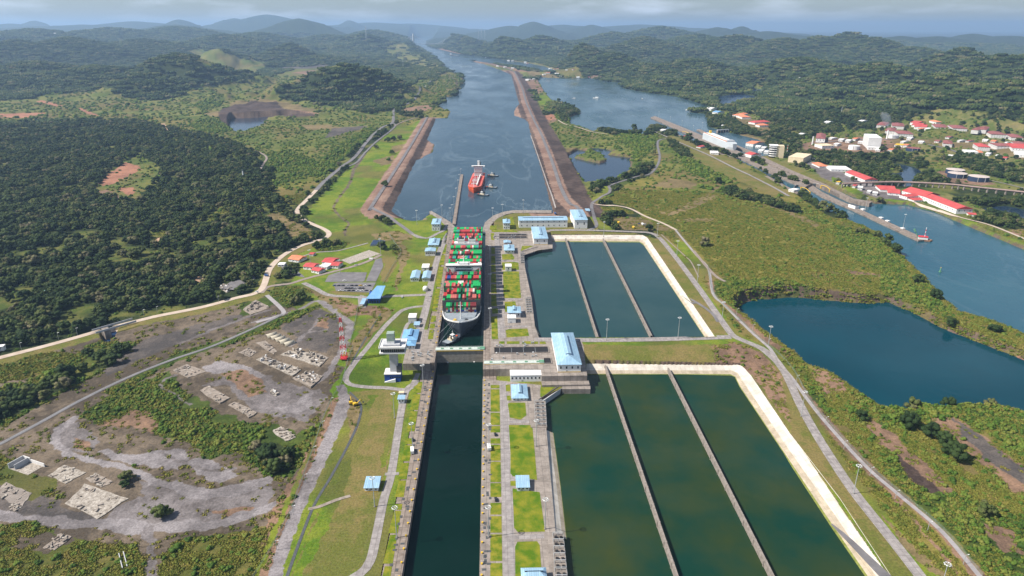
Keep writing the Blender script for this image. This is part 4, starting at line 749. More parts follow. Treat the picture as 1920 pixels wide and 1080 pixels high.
def house(name,label,cat,x0,x1,y0,y1,z,h,roof='hip',rise=2.5,rm='blueroof',wm='white',vent=True,nwin=2,door=True,rz=0,group=None,stripe=False,floors=1):
    w,d=x1-x0,y1-y0; r=empty(name,((x0+x1)/2,(y0+y1)/2,z),rz,label,cat,group)
    MB().box(-w/2,w/2,-d/2,d/2,-1.5,h-.02).build('wall',M[wm],r)
    b=MB()
    if roof=='hip': roof_hip(b,w,d,h,rise)
    elif roof=='gable': roof_gable(b,w,d,h,rise,along='y' if d>=w else 'x')
    elif roof=='gx': roof_gable(b,w,d,h,rise,along='x')
    elif roof=='gy': roof_gable(b,w,d,h,rise,along='y')
    elif roof=='shed': b.prism([(-w/2-.8,-d/2-.8),(w/2+.8,-d/2-.8),(w/2+.8,d/2+.8),(-w/2-.8,d/2+.8)],h-.3,[h,h,h+rise,h+rise])
    elif roof=='flat': b.box(-w/2-.3,w/2+.3,-d/2-.3,d/2+.3,h-.01,h+.5)
    ro=b.build('roof',M[rm],r)
    if vent and roof in('hip','gable','gx','gy'):
        if d>=w: v=MB().box(-w*.1,w*.1,-d*.30,d*.27,h+rise*.72,h+rise+.5); v2=MB(); v2.add([(-w*.14,-d*.33,h+rise+.5),(w*.14,-d*.33,h+rise+.5),(w*.14,d*.3,h+rise+.5),(-w*.14,d*.3,h+rise+.5),(0,-d*.33,h+rise+1.4),(0,d*.3,h+rise+1.4)],[(0,1,4),(2,3,5),(1,2,5,4),(3,0,4,5),(3,2,1,0)])
        else: v=MB().box(-w*.4,w*.4,-d*.08,d*.08,h+rise*.75,h+rise+.4); v2=MB().box(-w*.42,w*.42,-d*.11,d*.11,h+rise+.4,h+rise+.8)
        vo=v.build('roof_vent',M['darksteel'],r); v2.build('vent_cap',M[rm],vo)
    hh=h/floors
    for k in range(floors if nwin else 0): windows(r,w,hh,nwin,k*hh+hh*.45,-d/2,min(1.6,w/(nwin*2.2)),hh*.28)
    if nwin:
        for i in range(max(1,int(d/9))):
            y=-d/2+d*(i+.5)/max(1,int(d/9)); MB().box(w/2+.01,w/2+.12,y-.8,y+.8,h*.5,h*.75).build('window',M['glass'],r); MB().box(-w/2-.12,-w/2-.01,y-.8,y+.8,h*.5,h*.75).build('window',M['glass'],r)
    if door: MB().box(-w*.12-.7,-w*.12+.9,-d/2-.14,-d/2-.01,0,min(2.6,h*.6)).build('door',M['greywall'],r)
    if stripe: MB().box(-w/2-.1,w/2+.1,-d/2-.3,-d/2-.16,.1,.7).build('yellow_kerb',M['yellow'],r)
    return r
def hp(label,pl,pr,pyb,pye,pyback,z=0,name='service_building',cat='building',**k):
    x0,x1,y0,y1,h=frame(pl,pr,pyb,z,pye,pyback); return house(name,label,cat,x0,x1,y0,y1,z,max(h,2.5),**k)
hp('small tall white lockside house with pale blue roof by the left approach wing wall',810,825,433,420,410,floors=2,rise=1.5,nwin=3)
hp('wide white lockside building with large pale blue roof, second on the left wall',803,822,463,459,447,rise=2.4,nwin=3)
hp('white two-storey lockside building with narrow blue roof, in front of the wide roof',797.5,816,480,471,465,roof='gable',rise=1.2,nwin=5,vent=False)
hp('small white flat-roofed hut behind the twin-roofed building on the left bank',791,804,508,502,495,roof='flat',rm='white',nwin=1)
hp('left wing of the twin-roofed white building beside the left service road',770,785,528,521.5,508,roof='gable',rise=2,nwin=4,vent=False)
hp('right wing of the twin-roofed white building beside the left service road',792,806,528,521.5,509,roof='gable',rise=2,nwin=4,vent=False)
hp('plain white windowless box building beside the left service road',766,780,606,596,588,roof='flat',rm='offwhite',nwin=0,wm='offwhite')
hp('small kiosk with a pale blue roof in front of the plain white box',777,786,614,609,604,roof='shed',rise=.8,nwin=2,name='kiosk',cat='kiosk')
hp('large blue hip-roofed building behind the control tower',754,781,642,637,618,rise=3,rm='blueroof2',nwin=4)
hp('lower blue hip-roofed annexe in front of the large one by the control tower',762,778,655,647.5,639,rise=2,rm='blueroof2',vent=False,nwin=3)
hp('small guard hut with a pale blue roof on the near left lawn below the tower',747,758,757,748,742,-9,roof='shed',rise=.6,nwin=2,name='guard_hut',cat='hut',vent=False)
hp('pale flat box hut behind the guard hut on the left lawn',748,757,741,738,735,-9,roof='flat',rm='cream',nwin=0,name='equipment_hut',cat='hut')
hp('open-sided shelter with pale blue shed roof on the near left lawn',684,709,922,914,896,-9,roof='shed',rise=1.2,nwin=3,name='switch_house',cat='building',stripe=True)
hp('square house with pale blue shed roof on the near right lawn',969.5,992,921,913,894,-9,roof='shed',rise=1.2,nwin=3,name='switch_house')
hp('hip-roofed building at the bottom edge of the photo on the right wall',980,1023,1098,1085,1066,-9,rise=3,nwin=4)
hp('small two-storey house with pale blue roof at the right approach wing wall',944,956,430,418,411,floors=2,rise=1.6,nwin=3)
hp('very long two-storey white building with long pale blue roof beside the canal',973,1064,427,413,405.5,roof='gx',rise=2.2,nwin=9,floors=2)
hp('tall white hall with pale blue roof at the foot of the right dike',1077,1101,429,412,393,rise=3,nwin=2,name='gate_machinery_hall',cat='hall')
hp('white hall with pale blue roof at the corner of the far upper basin',1001,1027,459,447,425,rise=3,nwin=2,name='gate_machinery_hall',cat='hall',stripe=True)
hp('white lockside house with pale blue hip roof opposite the stern half of the container ship',946,964,476,469,459,rise=2,nwin=3)
hp('narrow blue-roofed annexe behind the hip-roofed house at the upper gate recesses',945,957,457.5,456,452,roof='gable',rise=1,nwin=2,vent=False)
hp('small white open-fronted cube hut on the right island lawn',947.5,959,509,500,495,roof='flat',rm='white',nwin=1,name='open_hut',cat='hut')
hp('white house with pale blue roof on the right island between two basin intakes',953,976,596,586,575,rise=2.2,nwin=3)
hp('white block annexe in front of the blue-roofed house between the intakes',952,967,606,597,590.5,roof='flat',rm='white',nwin=0,vent=False)
hp('huge hall with a long blue hip roof on the high wall between the basins',1046,1089,698,683,624,rise=5.5,nwin=4,rm='blueroof',name='gate_machinery_hall',cat='hall',stripe=True)
hp('long white flat-roofed building below the parked gate',957,1015,716,704,692,-9,roof='flat',rm='white',nwin=8,name='electrical_building')
hp('white house with pale blue hip roof below the long flat-roofed building',961,989,752,746,721,-9,rise=3,nwin=4)
hp('tiny pale blue roofed hut beside the tall hall at the dike foot',1099,1106,399,395,391.5,roof='shed',rise=.6,nwin=1,name='kiosk',cat='kiosk',vent=False)
# storage dome on the left bank
r=empty('storage_dome',(*G(798,545,0),0),0,'small white dome tank beside the left service road','dome')
m=MB(); m.rings([[(4*math.cos(a)*s,4*math.sin(a)*s,z) for a in np.linspace(0,2*math.pi,14,endpoint=False)] for s,z in ((1,0),(1,4),(.9,5.4),(.6,6.6),(.15,7.2))]); m.build('shell',M['white'],r,True); MB().box(-.8,.8,-4.2,-3.9,0,2.2).build('door',M['greywall'],r)
# blue sloping gatehouse
a=G(690,569,0); b=G(712,569,0); r=empty('gatehouse',(*a,0),0,'blue gatehouse with tall sloping pale blue roof at the car park','gatehouse'); w=b[0]-a[0]
MB().prism([(0,0),(w,0),(w,20),(0,20)],-1,[7.2,7.2,10,10]).build('wall',M['bluewall'],r)
MB().prism([(-2,-2),(w+1.5,-2),(w+4,30),(w*.55,30)],0,1,False); v=[(-2,-2,7.4),(w+1.5,-2,7.4),(w+4,33,13),(w*.5,33,13)]
MB().add(v+[(x,y,z+.5) for x,y,z in v],[(3,2,1,0),(4,5,6,7),(0,1,5,4),(1,2,6,5),(2,3,7,6),(3,0,4,7)]).build('roof',M['blueroof2'],r)
for i in range(4): MB().box(2+i*w/4.6,4+i*w/4.6,-.15,-.02,1,4).build('window',M['glass'],r)
MB().box(-9,-3,-12,10,3.6,4.0).build('canopy',M['blueroof'],r); [MB().bar((x,y,0),(x,y,3.6),.15).build('column',M['steel'],r) for x in (-8.6,-3.4) for y in (-11,0,9)]
# ---------------- control tower ----------------
tx,ty=G(737,716,-9); r=empty('control_tower',(tx,ty,-9),0,'tall grey lock control tower with wide glazed cab above a blue base','tower')
zt=zat(733,690,ty+6)+9
H=zat(733,664,ty-2)+9   # underside of the cab
px2m=lambda p,Y,z:(G(p,540,z)[0])
MB().box(-9,8.5,0,14,-1,9).build('base_building',M['bluewall'],r)
MB().box(-9.4,8.9,-.4,14.4,8.99,9.7).build('base_roof',M['offwhite'],r)
MB().prism([(-9.05,-1.6),(3,-1.6),(3,-.05),(-9.05,-.05)],0,[.6,4.2,4.2,.6]).build('stair_ramp',M['white'],r)
for i in range(5): MB().box(-3+i*2.3,-1.6+i*2.3,-.12,-.01,4.6,6.4).build('window',M['glass'],r)
MB().box(-3.2,5.2,5,13,9.71,H).build('shaft',M['greywall'],r)
MB().box(4.2,9.5,3,11.5,9.72,17).build('stair_block',M['darksteel'],r)
W0,W1=-12.5,15.5
MB().box(W0,W1,-2,19,H,H+1.3).build('cab_floor',M['white'],r)
cb=MB().box(W0+1.6,W1-1.2,-.4,17.6,H+1.31,H+6.2).build('cab_glazing',M['glass'],r)
for x in np.linspace(W0+1.6,W1-1.2,12): MB().box(x-.12,x+.12,-.6,-.41,H+1.31,H+6.2).build('mullion',M['greywall'],cb)
MB().box(W0-.3,W1+.3,-2.6,19.6,H+6.21,H+7.4).build('cab_roof',M['offwhite'],r)
m=MB(); [m.box(*q,H+7.41,H+8.4) for q in ((W0-.3,W1+.3,-2.6,-2.2),(W0-.3,W1+.3,19.2,19.6),(W0-.3,W0+.1,-2.2,19.2),(W1-.1,W1+.3,-2.2,19.2))]; m.build('parapet',M['white'],r)
MB().box(-8.5,9.5,1.5,13,H+7.42,H+9.6).build('roof_plinth',M['greywall'],r)
MB().box(-4.6,3.6,4,12,H+9.61,H+12).build('lift_house_band',M['white'],r); MB().box(-4.4,3.4,4.2,11.8,H+12.01,H+21).build('lift_house',M['greenpaint'] if False else mat('lift_house_panels',(.20,.27,.24),.6,col2=(.32,.38,.34),scale=.3),r)
for x,y in ((-9,6),(10,8)): MB().bar((x,y,H+7.4),(x,y,H+14),.12).build('antenna',M['steel'],r)
# lattice mast
bx,by=G(691,672,0); bx,by=G(645,671,0); ht=zat(642.5,596,by)
r=empty('lattice_mast',(bx,by,0),0,'tall red and white lattice radio mast beside the gravel loop road','mast')
nseg=9
for k in range(nseg):
    z0,z1=ht*k/nseg,ht*(k+1)/nseg; s0,s1=3.2*(1-.72*k/nseg),3.2*(1-.72*(k+1)/nseg); m=MB()
    c0=[(s0*a,s0*b,z0) for a,b in ((-1,-1),(1,-1),(1,1),(-1,1))]; c1=[(s1*a,s1*b,z1) for a,b in ((-1,-1),(1,-1),(1,1),(-1,1))]
    for i in range(4): m.bar(c0[i],c1[i],.28); m.bar(c0[i],c1[(i+1)%4],.2); m.bar(c0[(i+1)%4],c1[i],.2); m.bar(c1[i],c1[(i+1)%4],.2)
    m.build('lattice_section',M['red'] if k%2==0 else M['white'],r)
MB().box(-3.8,3.8,-3.8,3.8,-.5,.5).build('footing',M['red'],r); MB().bar((0,0,ht),(0,0,ht+4),.15).build('aerial',M['white'],r)
# ---------------- intake structures, curved wing walls ----------------
def intake(px,z,label,zd):
    p=GP(px,z); r=empty('basin_intake',(p[0][0],p[0][1],z),0,label,'intake'); q=[(a-p[0][0],b-p[0][1]) for a,b in p]
    MB().prism(q,zd,.4).build('deck',M['conc'],r)
    (x0,y0),(x1,y1),(x2,y2),(x3,y3)=q
    L=lambda s,t:((x0*(1-s)+x1*s)*(1-t)+(x3*(1-s)+x2*s)*t,(y0*(1-s)+y1*s)*(1-t)+(y3*(1-s)+y2*s)*t)
    for t in np.linspace(.06,.94,7):
        m=MB(); a,b=L(.34,t),L(.97,t)
        for c in (a,L(.65,t),b): m.bar((*c,.4),(*c,3.2),.22)
        m.bar((*a,3.2),(*b,3.2),.3); m.bar((*L(.4,t),2),(*L(.92,t),2),.2); m.build('gantry_frame',M['steel'],r)
    for t in np.linspace(.12,.88,6): m=MB(); a=L(.5,t); m.box(a[0]-1.1,a[0]+1.1,a[1]-1.1,a[1]+1.1,.41,1.7); a=L(.82,t); m.box(a[0]-1,a[0]+1,a[1]-1,a[1]+1,.41,1.5); m.build('valve_hatch',M['black'],r)
    m=MB(); [m.bar((*L(s,0.02),1.4),(*L(s,.98),1.4),.1) for s in (.3,.99)]; m.build('railing',M['steel'],r)
intake([(973.5,495.5),(984,495.5),(982.5,474),(972,476)],0,'concrete intake with steel gantries at the far end of the upper basin',-12)
intake([(983,589),(998.5,589),(995,559),(980,560)],0,'concrete intake with steel gantries at the near end of the upper basin',-12)
intake([(995,802),(1025.7,802),(1023,752),(992,753)],-9,'concrete intake with steel gantries below the dark sloping wing wall',-9)
intake([(1030,1090),(1065,1090),(1056,999),(1027,999)],-9,'concrete intake with steel gantries at the bottom edge of the photo',-9)
def wing(px0,px1,z,zb,label,th=5):
    a=Vector((*G(*px0,z),0)); b=Vector((*G(*px1,z),0)); d=(b-a); n=Vector((d.y,-d.x,0)).normalized()*th; r=empty('wing_wall',(a.x,a.y,z),0,label,'wall')
    q=[(0,0),(d.x,d.y),(d.x+n.x,d.y+n.y),(n.x,n.y)]; top=[.4,.4,-3,-3]; o=MB().prism(q,zb-z,top).build('sloping_face',M['greywall'],r); MB().bar((0,0,.6),(d.x,d.y,.6),.5).build('coping',M['conc'],r)
wing((1010,750),(1053,721),-9,-18,'slanting concrete wing wall with a shaded face at the lower basin corner'); wing((978,472),(1009,463),0,-10,'slanting concrete wing wall with a shaded face at the upper basin corner')
p=GP([(1054,722),(1107,722),(1107,730),(1054,730)],-9); r=tag(MB().prism(p,-20,-8.6).build('basin_quay',M['conc']),kind='structure')
p=GP([(1010,459.5),(1036,459.5),(1036,466),(1010,466)],0); r=tag(MB().prism(p,-12,.3).build('basin_quay',M['conc']),kind='structure')
# ---------------- high-mast lamps ----------------
def make_mast(h):
    r=empty('high_mast_lamp',(0,0,0),0,'slim grey high-mast lamp with round crown on the lock side','lamp post','high-mast lamps round the locks')
    MB().cyl(0,0,-1,h,.42,.2,8).build('pole',M['steel'],r); MB().cyl(0,0,-.2,.6,.9,.9,8).build('base_plate',M['conc'],r)
    m=MB(); n=14
    for i in range(n):
        a=2*math.pi*i/n; b=2*math.pi*(i+1)/n
        m.bar((2*math.cos(a),2*math.sin(a),h),(2*math.cos(b),2*math.sin(b),h),.2)
        if i%4==0: m.bar((0,0,h),(2*math.cos(a),2*math.sin(a),h),.1)
    ring=m.build('lamp_ring',M['steel'],r)
    for i in range(8):
        a=2*math.pi*i/8; MB().box(2*math.cos(a)-.4,2*math.cos(a)+.4,2*math.sin(a)-.4,2*math.sin(a)+.4,h-.5,h-.1).build('floodlight',M['white'],ring)
    return r
mast0=make_mast(28.); used=[0]
def mast(px,py,z=0,scale=1,label=None,group='high-mast lamps round the locks'):
    o=mast0 if not used[0] else copy_tree(mast0); used[0]=1; p=G(px,py,z); o.location=(*p,z); o.scale=(1,1,scale); o['group']=group
    if label: o['label']=label
    return o
mast_n=0
for px,py,z,lb in [(782,421,0,'high-mast lamp nearest the left dike at the canal edge'),(829,410,0,'high-mast lamp on the left approach wing wall, beside the small tall house'),(844.5,416,0,'high-mast lamp at the foot of the long approach pier'),(924,416,0,'high-mast lamp at the tip of the right approach wing wall'),(942,409,0,'high-mast lamp beside the small two-storey right house'),(981,400,0,'high-mast lamp behind the very long white building'),
  (1131.7,444,0,'high-mast lamp at the top of the right upper basin wall'),(1232,447,0,'high-mast lamp at the far corner of the upper basin'),(1268.6,482,0,'high-mast lamp on the lawn beyond the basin corner'),(1307,530,0,'high-mast lamp halfway along the lawn right of the upper basin'),(1353,604,0,'high-mast lamp beside the ramp road junction'),(1440,652,-4,'high-mast lamp beside the dark blue quarry lake'),(1271,635,0,'high-mast lamp on the cross road, right of the basin walls'),(1137,638.5,0,'high-mast lamp on the cross road, beside the huge hall'),
  (1502,780.5,-9,'high-mast lamp at the bend of the perimeter road above the lower basin'),(1600,926,-9,'high-mast lamp halfway down the lower perimeter road'),(1760,1118,-9,'high-mast lamp at the bottom right corner of the photo'),(740,784,-9,'high-mast lamp on the left lawn in front of the control tower'),(774,843,-9,'high-mast lamp on the left lock wall beside the small van'),(702.6,950,-9,'high-mast lamp in front of the shelter on the near left lawn'),(744,1008,-9,'nearest high-mast lamp on the left lock wall'),(794,728,-9,'high-mast lamp in the tower shadow on the left wall'),
  (917,845,-9,'high-mast lamp on the right lock wall, level with the first lawn'),(916,1007,-9,'nearest high-mast lamp on the right lock wall'),(1022,992,-9,'high-mast lamp beside the white basin bank near the bottom'),(1005,837,-9,'high-mast lamp beside the white basin bank below the intake'),(918,491,0,'high-mast lamp in the shadow of the containers, farthest of three'),(919,548,0,'high-mast lamp in the shadow of the containers, middle of three'),(919,616,0,'high-mast lamp in the shadow of the containers, nearest of three'),(714,478,0,'high-mast lamp at the corner of the concrete apron'),(638,512,0,'dark lamp mast beside the road in front of the red-roofed camp'),(582,492,0,'lamp mast among the red-roofed camp buildings')]: mast(px,py,z,1. if px>700 else .75,lb)
# ---------------- long approach pier ----------------
r=empty('approach_pier',(-76,1310,-4),0,'long narrow concrete approach pier standing in the canal','pier')
p0,p1=G(851,420,0),G(866,327,0); 
MB().prism([(p0[0]-3.4+76,p0[1]-1310),(p0[0]+3.4+76,p0[1]-1310),(p1[0]+3.4+76,p1[1]-1310),(p1[0]-3.4+76,p1[1]-1310)],1.4,4.2).build('deck',M['wallconc'],r)
for k in range(22):
    t=(k+.5)/22; x=p0[0]+(p1[0]-p0[0])*t+76; y=p0[1]+(p1[1]-p0[1])*t-1310; MB().box(x-3,x+3,y-3,y+3,-8,1.39).build('pile',M['conc'],r); 
    if k%2==0: MB().box(x+3.4,x+4.2,y-1.5,y+1.5,-2,3.6).build('fender',M['black'],r)
for k,(px,py) in enumerate([(848,404),(851.5,388),(855.5,371),(859,355),(861.5,344),(864,333)]):
    mast(px,py,-1,.8,['high-mast lamp on the long approach pier, nearest the lock','high-mast lamp on the long approach pier, second from the lock','high-mast lamp on the long approach pier, third from the lock','high-mast lamp on the long approach pier, third from its far tip','high-mast lamp on the long approach pier, second from its far tip','high-mast lamp at the far tip of the long approach pier'][k])
# ---------------- mooring bollards along the lock walls ----------------
def make_bollard():
    o=MB().cyl(0,0,-.3,.9,.55,.45,8).cyl(0,0,.9,1.3,.8,.8,8).build('mooring_bollard',M['yellow']); return o
b0=make_bollard(); bused=0
for x,ys,z,lb,g in ((XR+1.6,np.arange(380,670,11.),-9,'small yellow mooring bollard on the right edge of the near lock chamber','bollards on the near right lock wall'),(XL-1.6,np.arange(380,690,14.),-9,'small yellow mooring bollard on the left edge of the near lock chamber','bollards on the near left lock wall'),(XL-1.6,np.arange(745,1150,16.),0,'small yellow mooring bollard on the left wall beside the container ship','bollards on the upper left lock wall')):
    for y in ys:
        o=b0 if not bused else b0.copy()
        if bused: COL.objects.link(o)
        bused=1; o.location=(x,y,z); tag(o,lb,'bollard',g)

# ---------------- hatches and cabinets on the lock walls ----------------
HR=random.Random(21); hp_=[]
def small(kind,x,y,z,rz,label,group):
    if kind not in SM:
        if kind=='service_hatch': b=MB().box(-1.5,1.5,-1,1,0,.12).box(-1.3,1.3,-.8,.8,.12,.2); SM[kind]=b.build(kind,M['darksteel'])
        else: b=MB().box(-.9,.9,-.6,.6,0,1.9).box(-1,1,-.7,.7,1.9,2.05).box(-.7,.7,-.64,-.6,.3,1.6); SM[kind]=b.build(kind,M['steel'])
        o=SM[kind]
    else: o=SM[kind].copy(); COL.objects.link(o)
    o.location=(x,y,z); o.rotation_euler=(0,0,rz); tag(o,label,'hatch' if kind=='service_hatch' else 'cabinet',group)
SM={}
for i in range(46):
    y=HR.uniform(385,660); small('service_hatch',HR.uniform(XR+3,XR+8),y,-8.97,HR.choice((0,1.57)),'flat dark service hatch on the near right lock wall top','hatches on the near right lock wall')
for i in range(34): small('service_hatch',HR.uniform(XL-9,XL-3),HR.uniform(385,680),-8.97,HR.choice((0,1.57)),'flat dark service hatch on the near left lock wall top','hatches on the near left lock wall')
for i in range(40): small('service_hatch',HR.uniform(XL-10,XL-3),HR.uniform(700,1200),.03,HR.choice((0,1.57)),'flat dark service hatch on the left wall beside the container ship','hatches on the upper left lock wall')
for i in range(16): small('control_cabinet',HR.uniform(-2,50),HR.choice((HR.uniform(690,712),HR.uniform(728,742))),.06,0,'small pale control cabinet beside the gate recesses on the right platform','cabinets on the right gate platform')
for i in range(12): small('control_cabinet',HR.uniform(-95,-70),HR.uniform(698,722),.06,0,'small pale control cabinet on the left platform beside the closed gate','cabinets on the left gate platform')
for i in range(14): small('control_cabinet',HR.uniform(-2,48),HR.uniform(1165,1195),.08,0,'small pale control cabinet among the far gate recesses','cabinets at the far gate recesses')
# ---------------- ships ----------------
def hull(m,stations,zd,zw,zk):
    rings=[]
    for y,bd,bw,sheer in stations:
        rings.append([(-bd,y,zd+sheer),(-(bd*.7+bw*.3),y,(zd+sheer)*.55+zw*.45),(-bw,y,zw),(-bw*.85,y,zk),(bw*.85,y,zk),(bw,y,zw),((bd*.7+bw*.3),y,(zd+sheer)*.55+zw*.45),(bd,y,zd+sheer)])
    return m.rings(rings)
M['hullgrey']=mat('dark_hull',(.035,.045,.06),.6,var=.3,scale=.1); M['deckgrey']=mat('ship_deck_grey',(.22,.25,.28),.7,var=.2,scale=.3); M['shipwhite']=mat('ship_white',(.70,.70,.69),.5,var=.06,scale=.3)
SX,SY=-40.,770.
cs=empty('container_ship',(SX,SY,-5),0,'huge container ship filling the upper lock chamber, stacked with green and red containers','ship')
st=[(0,1.5,.3,4),(3,9,.6,4),(8,15.5,2.5,3.6),(16,20.5,7,3),(28,23.3,13,2.4),(42,24.6,19,1),(60,25,23,0),(110,25,25,0),(330,25,25,0),(352,24.6,22,0),(366,23.5,18,0)]
hull(MB(),st,16,1,-12).build('hull',M['hullgrey'],cs)
v=[];f=[]
for k,(y,bd,bw,s) in enumerate(st): v+=[(-bd+.25,y+.3,16.3+s-.1),(bd-.25,y+.3,16.3+s-.1)]
f=[(2*k,2*k+1,2*k+3,2*k+2) for k in range(len(st)-1)]; MB().add(v,f).build('deck',M['deckgrey'],cs)
m=MB()
for a,b in zip(st[:6],st[1:7]):
    for s in (-1,1):
        m.add([(s*a[1],a[0],16+a[3]),(s*b[1],b[0],16+b[3]),(s*b[1],b[0],17.6+b[3]),(s*a[1],a[0],17.6+a[3]),(s*(a[1]-.8),a[0]+.5,17.6+a[3]),(s*(b[1]-.8),b[0]+.5,17.6+b[3])],[(0,1,2,3),(3,2,5,4)])
m.build('bow_bulwark',M['shipwhite'],cs)
MB().prism([(-17,19),(17,19),(20,28),(-20,28)],18,[18.6,18.6,22,22]).build('breakwater',M['deckgrey'],cs)
for x in (-7,7): MB().cyl(x,10,18,21,1.8,1.8,10).box(x-3,x+3,8,9.2,18,20).build('windlass',M['yellow' if x<0 else 'darksteel'],cs)
mm=MB(); mm.cyl(0,15,18,42,.8,.45,8).bar((-3,15,37),(3,15,37),.3).bar((0,15,30),(0,22,19),.3); mm.build('foremast',M['shipwhite'],cs)
BY=136.
br=MB().box(-13,13,BY+1,BY+12,16,46).build('bridge_house',M['shipwhite'],cs)
MB().box(-25.2,25.2,BY-.5,BY+8,46.01,48.4).build('bridge_wing',M['shipwhite'],cs)
MB().box(-24.8,24.8,BY-.75,BY-.52,46.6,47.9).build('bridge_window',M['glass'],cs)
for s in (-1,1):
    MB().add([(s*13,BY-.4,41),(s*13,BY-.4,46),(s*24,BY-.4,46),(s*17,BY-.4,41),(s*13,BY+1.2,41),(s*13,BY+1.2,46),(s*24,BY+1.2,46),(s*17,BY+1.2,41)],[(0,1,2,3),(4,7,6,5),(0,3,7,4),(1,5,6,2),(3,2,6,7),(0,4,5,1)]).build('wing_bracket',M['shipwhite'],cs)
    for x in (15.5,22.5): MB().box(s*x-.6,s*x+.6,BY-.3,BY+1,30,46).build('wing_support',M['shipwhite'],cs)
for z in range(20,46,4): MB().box(-11,11,BY+.78,BY+.98,z,z+1.4).build('window_band',M['glass'],br)
MB().box(-6,6,BY+1,BY+8,48.41,51).build('monkey_island',M['shipwhite'],cs); mm=MB(); mm.cyl(0,BY+4,51,62,.8,.4,8).bar((-5,BY+4,57),(5,BY+4,57),.3).bar((-3,BY+4,60),(3,BY+4,60),.25); mm.build('radar_mast',M['shipwhite'],cs)
for x in (-8,8): MB().cyl(x,BY+5,51-2.5,52,1.3,1.3,10).build('radar_dome',M['shipwhite'],cs)
FY=258.
MB().box(-19,19,FY,FY+11,16,43).build('engine_casing',M['shipwhite'],cs)
for x in (-8.5,8.5):
    fn=MB().box(x-5.5,x+5.5,FY+1,FY+11,43.01,49).build('funnel',M['shipwhite'],cs); MB().box(x-4.5,x+4.5,FY+2,FY+10,49.01,49.6).build('funnel_top',M['black'],fn); MB().cyl(x,FY+5,49.6,52.5,.9,.9,8).build('exhaust_pipe',M['darksteel'],fn)
MB().bar((-8,6,19.5),(-26,-40,7.5),.12).build('mooring_line',M['steel'],cs); MB().bar((-5,3,19.5),(-26,-34,7.5),.12).build('mooring_line',M['steel'],cs); MB().bar((-10,8,20),(-26.2,0,6.5),.12).build('mooring_line',M['steel'],cs)
# containers
CC={'green':(.014,.33,.09),'dark green':(.01,.13,.05),'teal':(.03,.28,.20),'red':(.40,.045,.045),'dark red':(.16,.025,.03),'salmon':(.46,.13,.11),'white':(.55,.54,.50),'blue':(.02,.06,.22),'beige':(.42,.36,.26),'grey':(.20,.22,.24)}
CM={k:mat('container_'+k.replace(' ','_'),c,.6,var=.18,scale=.35) for k,c in CC.items()}
def cont_mesh(color):
    b=MB().box(-1.2,1.2,0,12.2,0,2.6); n=12
    for i in range(n):
        y=.4+i*11.5/n
        for s in (-1,1): b.box(min(s*1.2,s*1.235),max(s*1.2,s*1.235),y,y+.45,.15,2.45)
        b.box(-1.1,1.1,y,y+.45,2.6,2.635)
    for x in (-.62,-.2,.2,.62): b.box(x-.04,x+.04,-.06,-.005,.1,2.5)
    for x in (-1.2,1.08): b.box(x,x+.12,-.05,-.004,0,2.6)
    o=b.build('shipping_container',CM[color]); me=o.data; bpy.data.objects.remove(o); return me
CME={k:cont_mesh(k) for k in CC}
cr_=random.Random(5)
wts=(['green']*34+['red']*26+['salmon']*17+['dark red']*9+['teal']*7+['dark green']*6+['white']*4+['grey']*2+['blue']*2)
bays=[30+14.7*i for i in range(7)]+[152.5+14.9*i for i in range(7)]+[273+14.6*i for i in range(6)]
ordw=['first','second','third','fourth','fifth','sixth','seventh','eighth','ninth','tenth','eleventh','twelfth','thirteenth','fourteenth','fifteenth','sixteenth','seventeenth','eighteenth','nineteenth']
tops=[5,7,8,9,9,9,9, 9,9,9,9,9,9,9, 9,9,9,9,9,9]
rest={k:MB() for k in CC}
for bi,by in enumerate(bays):
    n=19 if bi>0 else 15; c=cr_.choice(wts); base=tops[bi]-1*(bi>2 and cr_.random()<.5)
    run=0
    for ci in range(n):
        if cr_.random()<.62: c=cr_.choice(wts)
        if bi==0: c=cr_.choice(['green','dark green','dark green','blue','red','dark red','green','beige'])
        x=(ci-(n-1)/2)*2.55; t=base-(1 if cr_.random()<.10 else 0)
        if bi in(1,2) and (ci<2): t-=2
        if bi==1 and 12<=ci<=14: t+=1
        if bi==2 and ci>15: t-=1
        for k in range(t):
            z=11.6+k*2.62 + (5 if bi>=0 else 0)
            if k==t-1 and bi<16:
                if bi==0 and t<4: pass
                o=bpy.data.objects.new('shipping_container',CME[c]); COL.objects.link(o); o.location=(SX+x,SY+by,z-5+.8)
                frm='left' if ci<=n//2 else 'right'; num=ordw[ci if frm=='left' else n-1-ci]
                where=(ordw[bi]+' row behind the bow' if bi<7 else ordw[bi-7]+' row behind the bridge' if bi<14 else ordw[bi-14]+' row behind the funnels')
                tag(o,f'{c} container on top, {num} from the {frm}, {where}','container','containers stacked on the big ship')
            else:
                cc=cr_.choice(wts) if cr_.random()<.75 else c
                if bi<3 and k<5: cc=cr_.choice(['green','dark green','blue','red','dark red','beige','white','blue'])
                rest[cc].box(SX+x-1.2,SX+x+1.2,SY+by,SY+by+12.2,z-5+.8,z-5+3.4)
r=None
for k,b in rest.items():
    if not b.v: continue
    if r is None: r=empty('stacked_containers',(0,0,0),0,'rows of green, red and blue containers stacked below the topmost ones on the ship','containers'); r['kind']='stuff'
    o=b.build('stacked_containers',CM[k]); o.parent=r; o['kind']='stuff'
for by in [bays[i]+13.2 for i in range(len(bays)) if i not in(6,13)]:
    MB().box(-24.5,24.5,by-.25,by+.25,16,33).build('lashing_bridge',M['darksteel'],cs)
